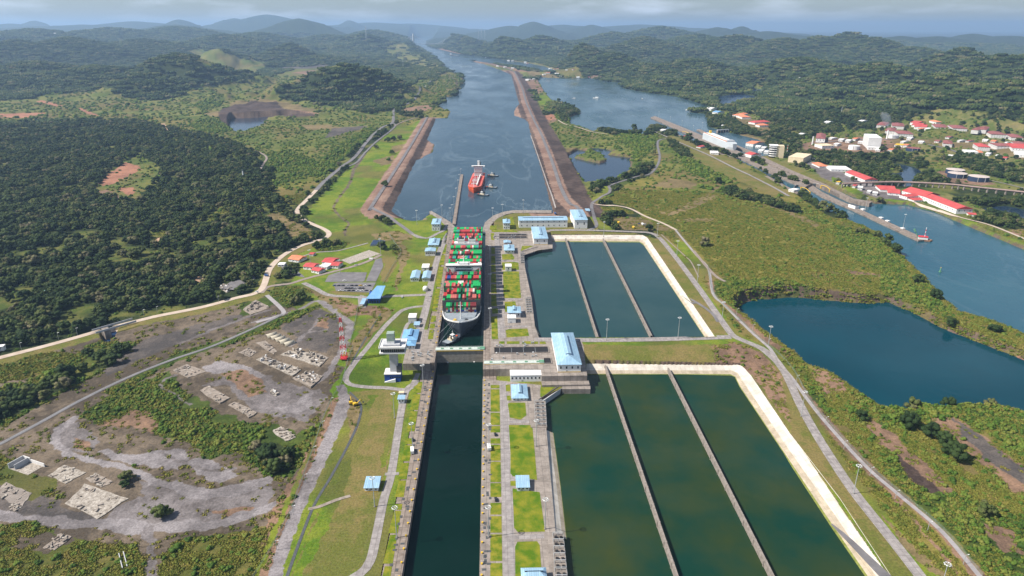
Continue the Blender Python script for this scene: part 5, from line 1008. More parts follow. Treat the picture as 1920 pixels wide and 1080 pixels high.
# tanker entering, tugs
tk=empty('tanker_ship',(-41,1552,-4),R(-3.4),'red-orange tanker with white bridge coming down the canal towards the lock','ship')
st=[(0,1,.3,2.5),(6,7,2,2.2),(14,12,6,1.6),(24,15,11,.6),(40,16,15,0),(150,16,16,0),(176,15.5,13,0),(183,14,9,0)]
M['orange']=mat('orange_hull',(.62,.09,.025),.5,var=.12,scale=.1); M['reddeck']=mat('red_deck',(.42,.07,.06),.7,col2=(.62,.17,.13),scale=.3,detail=7)
hull(MB(),st,12,0,-8).build('hull',M['orange'],tk)
MB().add([p for y,bd,bw,s in st for p in ((-bd+.3,y,12.15+s),(bd-.3,y,12.15+s))],[(2*k,2*k+1,2*k+3,2*k+2) for k in range(len(st)-1)]).build('deck',M['reddeck'],tk)
MB().box(-10,10,146,166,12.2,34).build('superstructure',M['shipwhite'],tk); MB().box(-16.5,16.5,145,152,34.01,37).build('bridge_wing',M['shipwhite'],tk); MB().box(-12,12,144.75,144.95,35,36.3).build('bridge_window',M['glass'],tk)
for z in (16,20,24,28): MB().box(-9,9,145.7,145.95,z,z+1.1).build('window_band',M['darkred'],tk)
fn=MB().box(-4,4,170,178,12.2,42).build('funnel',M['darksteel'],tk); MB().box(-2.5,2.5,158,162,34,47).build('radar_mast',M['shipwhite'],tk)
MB().bar((0,12,14),(0,12,27),.7).bar((-3,12,24),(3,12,24),.3).build('foremast',M['shipwhite'],tk)
MB().box(4.2,7,22,142,14.5,17).build('catwalk',M['offwhite'],tk); MB().box(-1.5,1.5,40,142,12.3,14.4).build('pipe_rack',M['darkred'],tk)
for k in range(9): MB().box(-9,3,44+k*11,46.2+k*11,12.3,15.2+(k%3)).build('cargo_manifold',M['red' if k%2 else 'offwhite'],tk)
for s in (-1,1): MB().bar((s*3,88,12),(s*3,88,25),.6).bar((s*3,88,25),(s*9,98,20),.35).build('crane',M['offwhite'],tk)
for k in range(8): MB().box(9,12,40+k*12,42+k*12,12.3,14).build('deck_hatch',M['red'],tk); MB().box(-13,-10.5,40+k*12,42+k*12,12.3,13.6).build('deck_hatch',M['yellow' if k==2 else 'red'],tk)
def make_tug():
    r=empty('tug_boat',(0,0,0),0,'tug','tug','tugs around the ships'); L=30
    st=[(-15,3.5,2.5,.8),(-12,5.5,4,.4),(-4,6,5,.2),(6,6,5,.7),(12,4.6,3,1.5),(15.5,1.2,.6,2.4)]
    hull(MB(),st,2.6,0,-2).build('hull',M['hullgrey'],r)
    MB().add([p for y,bd,bw,s in st for p in ((-bd+.3,y,2.65+s*.9),(bd-.3,y,2.65+s*.9))],[(2*k,2*k+1,2*k+3,2*k+2) for k in range(len(st)-1)]).build('deck',M['deckgrey'],r)
    MB().box(-3.6,3.6,-4,6,2.7,5.6).build('deck_house',M['cream'],r); MB().box(-2.5,2.5,-.5,4.5,5.61,9.2).build('wheelhouse',M['shipwhite'],r); MB().box(-2.6,2.6,-.6,4.6,7.6,8.6).build('wheelhouse_window',M['glass'],r)
    MB().cyl(0,2,9.2,15,.3,.15,6).bar((-1.5,2,12.5),(1.5,2,12.5),.12).build('mast',M['shipwhite'],r)
    for s in (-1,1): MB().box(s*2.6-.6,s*2.6+.6,-4.5,-3,5.6,9.5).build('funnel',M['black'],r)
    MB().cyl(0,10,3.5,4.8,1.4,1.4,8).build('winch',M['orange'],r)
    for k in range(5): MB().cyl(5.6,-8+k*4,1.4,3,.8,.8,8).cyl(-5.6,-8+k*4,1.4,3,.8,.8,8).build('tyre_fender',M['black'],r)
    return r
tug0=make_tug()
for i,(px,py,z,rz,lb) in enumerate([(931,366,-4,R(74),'tug with cream deck house nearest the bow of the orange tanker'),(926.5,352,-4,R(84),'tug'),(925,331,-4,R(84),'tug'),(846,636,-5,R(-38),'dark tug inside the lock chamber ahead of the container ship')]):
    o=tug0 if i==0 else copy_tree(tug0); px,py=((905,367),(921,353),(924,331),(847,640))[i]; p=G(px,py,z); o.location=(*p,z); o.rotation_euler=(0,0,rz); o.scale=(1.0,)*3 if i<3 else (.95,)*3
    o['label']=('tug with pale deck house closest to the bow of the orange tanker','dark tug pushing amidships on the right side of the orange tanker','dark tug at the right quarter of the orange tanker, farthest from the lock','dark tug inside the lock chamber ahead of the container ship')[i]
M['foam']=mat('churned_water',(.05,.085,.10),.4,col2=(.30,.36,.33),scale=.12,detail=8,lo=.42,hi=.7)
for pts,z in (([(930,332),(944,330),(952,333),(942,335)],-4),([(932,356),(946,354),(968,356),(950,359),(938,358)],-4),([(914,369),(920,368),(926,370),(920,372)],-4),([(836,651),(840,649),(843,652),(839,655)],-5.03)): sheet('tug_wake',GP(pts,z),z+.06,M['foam'])
tag(MB().prism([( -2.2,0),(2.2,0),(1.5,12),(-2,14)],0,.8).build('orange_float',M['orange'],None,loc=(*G(863,618,-5),-4.9)),'long orange float lying on the water beside the lock tug','float')
# far ship and small boats on the lakes
p=G(845,104,-4); q=G(864,106.5,-4); d=Vector((q[0]-p[0],q[1]-p[1])); L=max(60,d.length*.9); r=empty('bulk_carrier',(*p,-4),math.atan2(-(q[0]-p[0]),q[1]-p[1])*1+0,'dark bulk carrier with white bridge far up the canal','ship')
st=[(0,10,8,0),(8,12,11,0),(L*.85,12,12,0),(L,3,1,2)]; hull(MB(),st,10,0,-5).build('hull',M['hullgrey'],r); MB().box(-10,10,6,24,10,32).build('superstructure',M['shipwhite'],r); MB().box(-10,10,26,L*.85,10,11.5).build('deck_cargo',M['deckgrey'],r)
def boat(px,py,z,L,rz,label,cabin='shipwhite',hm='shipwhite',group=None):
    r=empty('motor_boat',(*G(px,py,z),z),rz,label,'boat',group); b=L*.14
    hull(MB(),[(-L/2,b,b*.8,0),(0,b*1.1,b,0),(L*.3,b*.8,b*.5,.2),(L/2,.2,.1,.6)],L*.09,0,-.8).build('hull',M[hm],r); MB().box(-b*.8,b*.8,-L*.35,L*.12,L*.09,L*.24).build('cabin',M[cabin],r); MB().bar((0,-L*.1,L*.2),(0,-L*.1,L*.42),L*.012).build('mast',M['steel'],r)
boat(1117.5,184.5,-10,34,R(70),'white motor boat alone in the middle of the lake'); boat(1076,185,-10,22,R(70),'small boat left of the white motor boat on the lake',cabin='offwhite',hm='greywall'); boat(1204,186,-10,16,R(20),'tiny dark boat on the right part of the lake',hm='hullgrey')
for i,(px,py) in enumerate([(1294,207),(1300,205.5),(1306,207),(1312,206),(1318,208)]): boat(px,py,-10,42,R(80+i*5),['white workboat at the tip of the lakeside marina','second workboat from the marina tip','third workboat from the marina tip','fourth workboat from the marina tip','workboat nearest the shore of the marina'][i],group='workboats at the marina')
# buoys
def buoy(px,py,z,label,m='greenpaint',s=1):
    r=empty('buoy',(*G(px,py,z),z),0,label,'buoy'); MB().cyl(0,0,-.4,1,2*s,2*s,10).build('float',M[m],r); MB().cyl(0,0,1.01,7*s,1.4*s,.5*s,8).build('tower',M[m],r); MB().cyl(0,0,7*s,8.4*s,.7*s,.3*s,8).build('lantern',M['yellow'],r)
buoy(1762.5,510,-15,'green buoy floating in the right sea channel')
# ---------------- the older locks and town on the right ----------------
def hz(x,y): return float(height(np.array([x]),np.array([y]))[0])
def rot_house(name,label,cat,A,B,C,h,roof='gable',rm='redroof',wm='white',rise=None,nwin=3,floors=1,z=-8,D=None,group=None,**k):
    a=np.array(G(*A,z)); b=np.array(G(*B,z)); c=np.array(G(*C,z)) if C else b+np.array(G(*D,z))-a
    u=b-a; w=np.hypot(*u); u=u/w; n=np.array([-u[1],u[0]]); d=abs((c-b)@n); d=min(max(d,6),160); ctr=(a+b)/2+n*d/2
    zz=max(hz(*ctr),z-2); r=house(name,label,cat,-w/2,w/2,-d/2,d/2,zz,h,roof=roof,rm=rm,wm=wm,rise=rise if rise is not None else min(w,d)*.16,nwin=nwin,floors=floors,door=True,vent=k.pop('vent',False),group=group,**k)
    r.location=(ctr[0],ctr[1],zz); r.rotation_euler=(0,0,math.atan2(u[1],u[0])); return r
rh=rot_house
rh('workshop','longest white workshop with bright red gable roof beside the right sea channel','workshop',(1731,376),(1792,400),(1813,396),11,nwin=14,roof='gx')
rh('workshop','long red-roofed workshop directly behind the longest one','workshop',(1690,364),(1731,375),(1742,367),9,nwin=8,roof='gx')
rh('open_shed','low red-roofed shed, left of the group on the quay','shed',(1650,359),(1680,360.5),(1679,353),5,nwin=0,roof='gx'); rh('open_shed','low red-roofed shed with a dark front beside the small white gabled house','shed',(1664,365),(1687,367),(1690,359),5,nwin=2,roof='gx')
rh('small_house','small white gabled house with red roof in front of the red workshops','house',(1686,370),(1700,374),(1708,368),7,nwin=3); rh('open_shed','small red-roofed shed at the left end of the longest workshop','shed',(1713,378),(1730,377.5),(1730,373),4,nwin=2,roof='gx')
rh('open_shed','small red-roofed shelter on the grass beyond the longest workshop','shed',(1816,404),(1830,405),(1832,402),4,nwin=0,roof='gx')
rh('workshop','long red-roofed workshop with an arched end behind the railway viaduct','workshop',(1584,327),(1621,342),(1641,340),8,nwin=7,roof='gx')
rh('pavilion','white pavilion with orange hip roof behind the lock car park','pavilion',(1536,315),(1553,315),(1556,308.5),5,roof='hip',rm='tileroof'); rh('long_shed','long low white shed beside the orange-roofed pavilion','shed',(1558,321),(1597,322),(1595,315),5,roof='flat',rm='offwhite',nwin=6)
rh('power_house','big plain white power house block beside the tall chimney','power plant',(1626,279),(1650,280),None,34,roof='flat',rm='white',wm='offwhite',D=(1617,271),nwin=0,rise=0); rh('annexe','low white annexe with a red band at the foot of the power house','building',(1627,281),(1650,282),None,8,roof='flat',rm='white',D=(1626,279.5),nwin=4)
rh('factory','white factory block with a flat roof on the far lake road','factory',(1527,274),(1541,278),(1555,275),9,roof='flat',rm='cream'); rh('factory','taller white factory with dark red hip roof behind the flat block','factory',(1529,267),(1546,268),(1553,259),13,roof='hip',rm='darkred')
def chimney(px,py,top,z,rad,label,m='white'):
    x,y=G(px,py,z); h=zat(px,top,y)-z; r=empty('chimney',(x,y,z),0,label,'chimney'); MB().cyl(0,0,-2,h,rad,rad*.75,12).build('stack',M[m],r); MB().cyl(0,0,h+.01,h+.8,rad*.85,rad*.85,12).build('rim',M['greywall'],r); return x,y,z+h
CHX=chimney(1662,264,244,-8,3.4,'tall white smoking chimney of the power house'); chimney(1523,271,256,-8,2.6,'white chimney beside the factory on the far lake road')
def tank(px,py,rad,h,label,wm='white',rm='offwhite',cone=2.):
    x,y=G(px,py,-8); z=hz(x,y); r=empty('storage_tank',(x,y,z),0,label,'tank'); MB().cyl(0,0,-1,h,rad,rad,28).build('shell',M[wm],r); MB().cyl(0,0,h+.01,h+cone,rad*1.02,rad*.12,28).build('roof',M[rm],r)
    for k in range(3): a=-2.2+k*.7; MB().box(rad*math.cos(a)*1.02-.5,rad*math.cos(a)*1.02+.5,rad*math.sin(a)*1.02-.5,rad*math.sin(a)*1.02+.5,0,h).build('ladder',M['steel'],r)
M['bluetank']=mat('navy_tank',(.022,.04,.085),.6,var=.2,scale=.1); M['palerust']=mat('pale_tank_roof',(.42,.35,.32),.7,col2=(.55,.48,.44),scale=.1)
tank(1790,324,22,11,'navy tank with pale roof, rearmost of the three on the meadow','bluetank','palerust'); tank(1794,331,22,11,'navy tank with pale roof, in front of the rearmost one','bluetank','palerust'); tank(1833.5,338.5,23,12,'navy tank with pale roof, nearest and rightmost of the three','bluetank','palerust')
tank(1601,279,17,12,'white round tank in front of the power house'); tank(1674,262,16,9,'white round tank behind the smoking chimney'); tank(1711,284,20,9,'navy tank with a low rim right of the power house','bluetank','darkred',.5)
n=0
BAR=[(1752,1777,249),(1784,1811,253.5),(1818,1831,257),(1831,1846,256.5),(1856,1885,261.5),(1894,1917,265.5),(1832,1855,285),(1867,1903,285),(1905,1928,281),(1682,1711,259.5),(1658,1675,253.5),(1642,1659,241),(1672,1694,243.5),(1767,1784,277)]
BL=['barracks building below the orange roof at the forest edge','barracks building second along the forest edge, right of the orange roof','short barracks building in the middle of the forest edge row','barracks building touching the short one at the forest edge','wide barracks building at the forest edge, second last on the right','barracks building at the forest edge, at the right border of the photo','red-roofed barracks building beside the white shops on the avenue','longest barracks building, with an orange part of the roof','barracks building at the right border behind the pink hall','barracks building nearest the smoking chimney, on its right','barracks building directly behind the smoking chimney','barracks building half hidden by smoke in the trees','barracks building behind the smoke, right of the half hidden one','small barracks building among trees by the avenue']
for i,(a,b,y) in enumerate(BAR): rh('barracks',BL[i],'building',(a,y),(b,y+1.2),(b+3,y-4.5),12,roof='hip',rm='redroof' if i==6 else 'darkred',wm='offwhite',nwin=6,floors=3,rise=4,group='dark-roofed barracks on the hill')
for i,(a,b,y) in enumerate([(1705,1719,237.5),(1708,1727,240.5),(1713,1736,244)]): rh('row_house',['rearmost of three stepped houses with bright red roofs','middle of three stepped houses with bright red roofs','front one of three stepped houses with bright red roofs'][i],'house',(a,y),(b,y+1.5),(b+2,y-2.5),8,roof='gx',nwin=4)
rh('small_house','small house with orange roof above the barracks row','house',(1753,240),(1764,240),(1765,237),8,rm='tileroof',roof='hip'); rh('hall','wide hall with pink roof at the right border','hall',(1895,289),(1930,291),(1935,283),9,rm='redroof',roof='gx',nwin=6); rh('long_shed','low white hall in front of the pink roof at the right border','shed',(1903,297),(1930,299),(1934,293),6,rm='white',roof='flat',nwin=4)
rh('shops','row of white shops beside the red-roofed barracks','shop',(1811,290),(1834,291),(1836,287),6,rm='white',roof='flat',nwin=7); rh('small_house','orange hut at the end of the white shops','house',(1834,291),(1842,291.5),(1843,288),6,rm='tileroof',roof='hip')
# visitor centre and control house
x0,y0=G(1441,295,-8); x1,_=G(1467,295,-8); w=x1-x0; r=empty('visitor_centre',(x0,y0,-8),R(-14),'beige visitor centre with stacked white balconies beside the old locks','building'); hh=zat(1455,273,y0)+8
MB().box(w*.5,w,0,24,-1,hh).build('main_block',M['cream'],r); MB().box(w*.02,w*.499,4,24,-1,hh*.92).build('gallery_wall',M['glass'],r)
for k in range(5): MB().prism([(0,4),(w*.12,-2),(w*.3,-4),(w*.497,-3),(w*.497,4)],hh*(.1+.19*k),hh*(.1+.19*k)+2.2).build('balcony',M['white'],r)
MB().box(-.5,w*.6,-2,24.4,hh+.01,hh+1).build('roof',M['white'],r)
rh('control_building','square beige windowless building beside the visitor centre','building',(1477,304),(1505,307),(1501,297),16,roof='flat',rm='cream',wm='cream',nwin=0,D=None)
rh('lock_house','white lock control house with red roof on the centre wall between the old chambers','lock house',(1396,294),(1408,297),(1412,292),11,roof='gx',nwin=3)
def banded_mast(px,py,top,z,label):
    x,y=G(px,py,z); h=zat(px,top,y)-z; r=empty('radio_mast',(x,y,z),0,label,'mast')
    for k in range(6): MB().bar((0,0,h*k/6),(0,0,h*(k+1)/6),1.1-.12*k,6).build('mast_section',M['red' if k%2==0 else 'white'],r)
banded_mast(1475.5,287,271,-8,'red and white radio mast between visitor centre and beige building')
rh('small_house','red-roofed hut on the grass beside the old left chamber','hut',(1305,279),(1313,280),(1316,277.5),5); rh('small_house','white hut at the left edge of the old lock entrance','hut',(1275,258),(1283,259),(1286,256),5); rh('long_shed','white and grey site office beside the old left chamber','shed',(1332,292),(1347,292.5),(1351,289),6,rm='white',roof='flat',nwin=5); rh('small_house','white hut beside the gate at the lower end of the old locks','hut',(1478,359),(1488,361),(1490,357),5,rm='white',roof='flat'); rh('small_house','small white house at the lake tip of the old entrance','hut',(1236,246),(1243,247),(1245,244),4,rm='offwhite',roof='gx')
rh('small_house','red-roofed terminal beside the stern of the car carrier','building',(1398,272),(1412,274),(1416,268),9,roof='gx',rm='tileroof')
# walls and chambers of the old locks
def wallstrip(name,px,z,zb,m='wallconc'): return tag(MB().prism(GP(px,z),zb,z).build(name,M[m]),kind='structure')
wallstrip('old_lock_centre_wall',[(1220,220),(1228,217.5),(1284,240),(1332,260),(1392.5,286.5),(1428,301.5),(1468,320.5),(1521,344),(1509,351),(1482,340.5),(1398,301.5),(1315.5,263)],-6.5,-24)
wallstrip('old_lock_centre_pier',[(1510,349.5),(1522,346),(1540,359),(1576,376.5),(1613,392.5),(1728,444),(1738,449.5),(1722,450.5),(1598,393),(1540,368)],-12,-24)
wallstrip('old_lock_west_wall',[(1255,244),(1258,246),(1296,262.5),(1332,278.5),(1376,295.5),(1390,305.5),(1428,323),(1472,347.5),(1500,362),(1512,369),(1508,370),(1468,349),(1424,325),(1386,307.5),(1372,297.5),(1328,280),(1292,264)],-6.4,-24)
wallstrip('old_lock_east_wall',[(1306,243),(1312,242),(1334,253),(1412,284),(1446,301),(1484,319),(1545,344),(1600,372),(1636,378),(1630,381),(1597,375),(1536,346.5),(1480,322.5),(1436,304.5),(1404,286.5),(1331,256)],-6.45,-24)
water_sheet('old_chamber_water','old_west_chamber',WM['sea']); water_sheet('old_chamber_water','old_east_chamber',WM['chamber'])
def mitre(px,label):
    a,b=G(*px[0],-7),G(*px[1],-7); r=empty('mitre_gate',(*a,-7),math.atan2(b[1]-a[1],b[0]-a[0]),label,'lock gate'); w=math.dist(a,b)
    MB().prism([(0,-1),(w/2,3),(w/2,5),(0,1)],-12,.2).build('gate_leaf',M['darksteel'],r); MB().prism([(w/2,3),(w,-1),(w,1),(w/2,5)],-12,.2).build('gate_leaf',M['darksteel'],r); MB().bar((0,0,.9),(w/2,4,.9),.25).bar((w/2,4,.9),(w,0,.9),.25).build('walkway',M['white'],r)
mitre([(1381,298),(1396,295)],'dark mitre gate across the old left chamber beside the white lock house'); mitre([(1414,294),(1428,300)],'dark mitre gate across the old right chamber behind the lock house'); mitre([(1488,351),(1503,345)],'dark mitre gate at the lower end of the old left chamber'); mitre([(1524,344),(1537,346)],'dark mitre gate at the lower end of the old right chamber')
def arch(px,label):
    a,b=G(*px[0],-7),G(*px[1],-7); w=math.dist(a,b); r=empty('yellow_gate_arch',(*a,-7),math.atan2(b[1]-a[1],b[0]-a[0]),label,'gate arch')
    for x in (0,w): MB().box(x-1.2,x+1.2,-1.2,1.2,-6,2).build('leg',M['yellow'],r)
    m=MB(); pts=[(w*t,0,1+3*math.sin(math.pi*t)) for t in np.linspace(0,1,7)]
    for p,q in zip(pts[:-1],pts[1:]): m.bar(p,q,.8)
    m.build('arch',M['yellow'],r)
arch([(1502,352),(1519,361)],'yellow arch over the lower approach of the old left chamber'); arch([(1540,349),(1556,356)],'yellow arch over the lower approach of the old right chamber'); arch([(1280,247),(1294,252.5)],'yellow barrier on the upper end of the old centre pier')
# car carrier
z=-10; a=np.array(G(1333.5,262,z)); b=np.array(G(1386,284,z)); u=b-a; L=np.hypot(*u); ang=math.atan2(u[1],u[0])-math.pi/2
r=empty('car_carrier',(*a,z),ang,'tall slab-sided pale grey car carrier lying in the old right chamber','ship'); W_=16.; M['carrier']=mat('carrier_side',(.46,.50,.53),.6,var=.06,scale=.05)
hb=[(0,W_,W_,0),(10,W_,W_,0),(L*.8,W_,W_,0),(L*.92,W_*.8,W_*.5,0),(L,W_*.42,1,0)]
rings=[[(-bd+W_-(0),y,24),(-bd*.9-bw*.1+W_,y,12),(-bw+W_,y,0),(-bw+W_,y,-6),(bw+W_,y,-6),(bw+W_,y,0),(bd*.9+bw*.1+W_,y,12),(bd+W_,y,24)] for y,bd,bw,s in hb]
rings=[[( -x,y,zz) for x,y,zz in rg][::-1] for rg in rings]; rings=[[(x+2*W_*0,y,zz) for x,y,zz in rg] for rg in rings]
MB().rings([[(x+W_*2,y,zz) for x,y,zz in rg] for rg in rings]).build('hull',M['carrier'],r)
MB().box(1,2*W_-1,6,L*.86,24.01,25.6).build('upper_deck',M['shipwhite'],r); MB().box(2*W_-4,2*W_-1,8,L*.85,25.61,27).build('deck_house',M['tileroof'],r); MB().box(4,2*W_-4,L*.78,L*.86,25.61,29).build('bridge',M['greywall'],r); MB().box(9,15,12,22,25.61,34).build('funnel',M['yellow'],r)
for k in range(7): MB().cyl(6+(k%2)*7,L*(.2+.08*k),25.6,27.4,1.8,1.8,8).build('vent',M['shipwhite'],r)
MB().box(-.12+0,.3,L*.44,L*.47,2,22).build('side_ramp',M['yellow'],r)
# white shed and crane barge on the centre pier
rh('pier_shed','white boxy shed with a dark roof on the centre pier','shed',(1590,388),(1603,392),(1607,390.5),9,roof='flat',rm='darksteel',nwin=0,z=-12)
p=G(1720,450,-15); q=G(1743,449,-15); r=empty('crane_barge',(*G(1731,451,-15),-14.9),R(-20),'crane barge with red deckhouse moored at the tip of the centre pier','barge')
MB().prism([(-14,-6),(10,-6),(15,0),(10,6),(-14,6)],-1,2.5).build('hull',M['rust'],r); MB().box(-9,6,-4,4,2.51,7).build('deckhouse',M['shipwhite'],r); MB().prism([(-9.5,-4.5),(6.5,-4.5),(6.5,4.5),(-9.5,4.5)],7.01,8).build('roof',M['red'],r)
for k in range(5): MB().bar((1,0,8+k*3.4),(1,0,11.4+k*3.4),.55,6).build('mast_section',M['white' if k%2==0 else 'red'],r)
MB().bar((-8,0,3),(-16,3,17),.8).bar((-15,2.5,15),(-18,4,20),1.8,6).build('crane_boom',M['greenpaint'],r)
for i,(px,py) in enumerate([(1596,383),(1616,392),(1650,408),(1662,414),(1690,428)]): rh('pier_hut',['small white hut just before the boxy shed on the centre pier','small white hut just behind the boxy shed on the centre pier','white hut halfway along the lower centre pier','second white hut halfway along the lower centre pier','white hut near the lamp on the lower centre pier'][i],'hut',(px-2.5,py),(px+2.5,py+1.6),(px+3.5,py+.6),3,roof='flat',rm='white',nwin=0,z=-12)
for px,py,lb in [(1693,428,'lamp mast near the tip of the centre pier'),(1622,395,'lamp mast behind the boxy shed on the centre pier'),(1235,222,'lamp mast at the lake end of the old centre pier'),(1256,232,'second lamp mast on the old centre pier, near the lake'),(1278,240,'third lamp mast on the old centre pier, near the yellow barrier'),(1299,250,'lamp mast halfway along the old upper pier'),(1316,244,'lamp mast at the tip of the old east approach wall')]: mast(px,py,-12 if px>1600 else -6.5,1.,lb)
# railway viaduct
q=[GH(*p) for p in [(1578,352),(1671,349),(1770,353),(1822,358),(1925,369)]]; r=empty('railway_viaduct',(q[0][0],q[0][1],-8),0,'long railway viaduct on concrete piers crossing the mangrove creek','bridge'); s=smooth_line([a[:2] for a in q],14)-np.array(q[0][:2])
m=MB()
for a,b in zip(s[:-1],s[1:]): m.bar((*a,8.8),(*b,8.8),2.6)
m.build('deck',mat('viaduct_deck',(.26,.19,.17),.85,var=.2,scale=.1),r)
for k in range(0,len(s),1): 
    if k%1==0: MB().box(s[k][0]-1.2,s[k][0]+1.2,s[k][1]-2.2,s[k][1]+2.2,-9,6.9).build('pier',M['conc'],r)
# spillway dam
a,b=G(1345,247,-6),G(1404,243,-6); r=empty('spillway_dam',(*a,-10),math.atan2(b[1]-a[1],b[0]-a[0]),'grey spillway dam with a row of dark gates behind the car carrier','dam'); w=math.dist(a,b)
MB().box(0,w,-3,4,8.5,11).build('deck',M['steel'],r)
for k in range(13): MB().box(w*k/12-2,w*k/12+2,-5,4,-4,8.49).build('pier',M['conc'],r)
for k in range(12): MB().box(w*k/12+2.1,w*(k+1)/12-2.1,-.5,.5,-4,7).build('gate',M['bluetank'],r)
# lakeside settlement and marina
for i,(A,B,C,rm,lb) in enumerate([((1373,220),(1385,221),(1387,216),'tileroof','white chapel-like house with orange roof above the marina'),((1391,224),(1407,224),(1410,219),'tileroof','wide white house with orange roof above the spillway'),((1403,232),(1415,234),(1419,228),'redroof','white house with bright red roof above the spillway'),((1416,237),(1424,239),(1427,235),'tileroof','small orange-roofed house at the end of the settlement above the spillway'),((1335,214),(1345,215),(1346,212),'blueroof2','shed with a bright blue roof at the marina'),((1322,208),(1333,209),(1334,206),'offwhite','long pale marina shed behind the workboats'),((1352,240),(1361,240.5),(1362,238.5),'offwhite','white hut on the shore below the settlement')]): rh('lake_house',lb,'house',A,B,C,8,roof='hip' if i<4 else 'gx',rm=rm)
FARH=[]
TOWN=[(989,151,8,'white'),(1001,149,6,'offwhite'),(1014,146,6,'redroof'),(1020,141,7,'white'),(1028,138,8,'tileroof'),(1035,135,6,'redroof'),(1044,140,9,'white'),(1051,144,6,'offwhite'),(1032,130,7,'white'),(1040,131,5,'redroof'),(933,125,6,'white'),(947,127,6,'white'),(961,129,7,'white'),(954,114.5,6,'offwhite'),(962,115,6,'white'),(985,118,6,'white'),(989,120,5,'redroof'),(912,108,6,'offwhite'),(925,106.5,5,'white'),(1075,131.5,5,'redroof'),(1062,132,5,'offwhite'),(1117,137.5,5,'redroof'),(1046,130,5,'tileroof'),(1084,146,7,'offwhite'),(1104,146,5,'redroof'),(102,65,8,'white'),(57,62,4,'white'),(622,81,7,'white'),(632,81.5,5,'white'),(605,80.5,4,'offwhite'),(1250,153.5,4,'white'),(1600,124,3,'white'),(1500,146,4,'offwhite')]
TW={'white':'white','offwhite':'grey','redroof':'red','tileroof':'orange'}
for i,(px,py,wp,rm) in enumerate(TOWN):
    g=GH(px,py)
    if not g: continue
    D=math.hypot(g[0],g[1]); w=wp*D/1300*.8; z=g[2]; 
    r=house('town_building',f'far {TW[rm]}-roofed building, '+('on the left skyline woods' if px<200 else 'below the cone hill on the left' if px<700 else 'on the island strip or shore beyond the right dike' if px<1130 else 'in the far right woods'),'building',-w/2,w/2,-w*.35,w*.35,z,w*.3,roof='gx',rm=rm,vent=False,nwin=0,door=False,rise=w*.1,group='small buildings of the far town'); r.location=(g[0],g[1],z); r.rotation_euler=(0,0,R((i*37)%60-30))
# ---------------- cable-stayed bridge far up the canal ----------------
bx0,by0=G(776,92,-4); bx1,by1=G(850,92,-4); by1=by0+350; u=np.array([bx1-bx0,by1-by0]); w=np.hypot(*u); r=empty('cable_stayed_bridge',(bx0,by0,-4),math.atan2(u[1],u[0]),'cable-stayed bridge with two tall grey pylons far up the canal','bridge')
zd=zat(776,82.6,by0)+4; zt=zat(776,63.5,by0)+4; M['bridgeconc']=mat('bridge_concrete',(.62,.62,.60),.8,var=.1,scale=.02)
MB().box(-w*.55,w*1.5,-17,17,zd-5,zd+3).build('deck',M['bridgeconc'],r)
for k in (0,1):
    MB().box(w*k-11,w*k+11,-11,11,-5,zt).build('pylon',M['bridgeconc'],r); 
    for i in range(1,9):
        for s in (-1,1): MB().bar((w*k,0,zt-3-i*2.5),(w*k+s*i*w*.055,0,zd+3),1.0,4).build('cable',M['bridgeconc'],r)
for x in (-w*.35,w*1.3): MB().box(x-6,x+6,-10,10,-30,zd-5.01).build('side_pier',M['bridgeconc'],r)
# lattice towers on the hills
def pylon_tower(px,py,top,label,m='steel',rad=1.0):
    g=GH(px,py); x,y,z=g; h=zat(px,top,y)-z; r=empty('lattice_tower',(x,y,z),0,label,'tower'); k=h*.06*rad; m_=MB()
    for a,b in ((-1,-1),(1,-1),(1,1),(-1,1)): m_.bar((k*a,k*b,-3),(0,0,h),max(.35,h*.008))
    for t in (.2,.4,.6,.8): s=k*(1-t); m_.bar((-s,-s,h*t),(s,s,h*t),h*.005); m_.bar((-s,s,h*t),(s,-s,h*t),h*.005)
    m_.build('legs',M[m],r); m2=MB(); 
    for t in (.72,.84,.95): m2.bar((-k*1.6,0,h*t),(k*1.6,0,h*t),h*.006)
    m2.build('cross_arms',M[m],r)
for i,(px,py,top) in enumerate([(687,75,49),(897,73,55),(903,73,53),(909,73,56),(756,126,112),(1577,215,200)]): pylon_tower(px,py,top,['tall lattice radio tower on the left wooded ridge','lattice radio tower right of the canal bridge, leftmost of a cluster','lattice radio tower right of the canal bridge, tallest of a cluster','lattice radio tower right of the canal bridge, rightmost of a cluster','power pylon in the woods left of the canal bend','power pylon in the clearing of the right woods'][i])
x,y,z=GH(457,337); r=empty('white_beacon_tower',(x,y,z),0,'slim white range beacon tower rising from the left forest','tower'); h=zat(457,320,y)-z; MB().cyl(0,0,-2,h,2.2,1.4,10).build('shaft',M['white'],r); MB().cyl(0,0,h+.01,h+2.5,1.9,1.9,10).build('lantern',M['darksteel'],r)
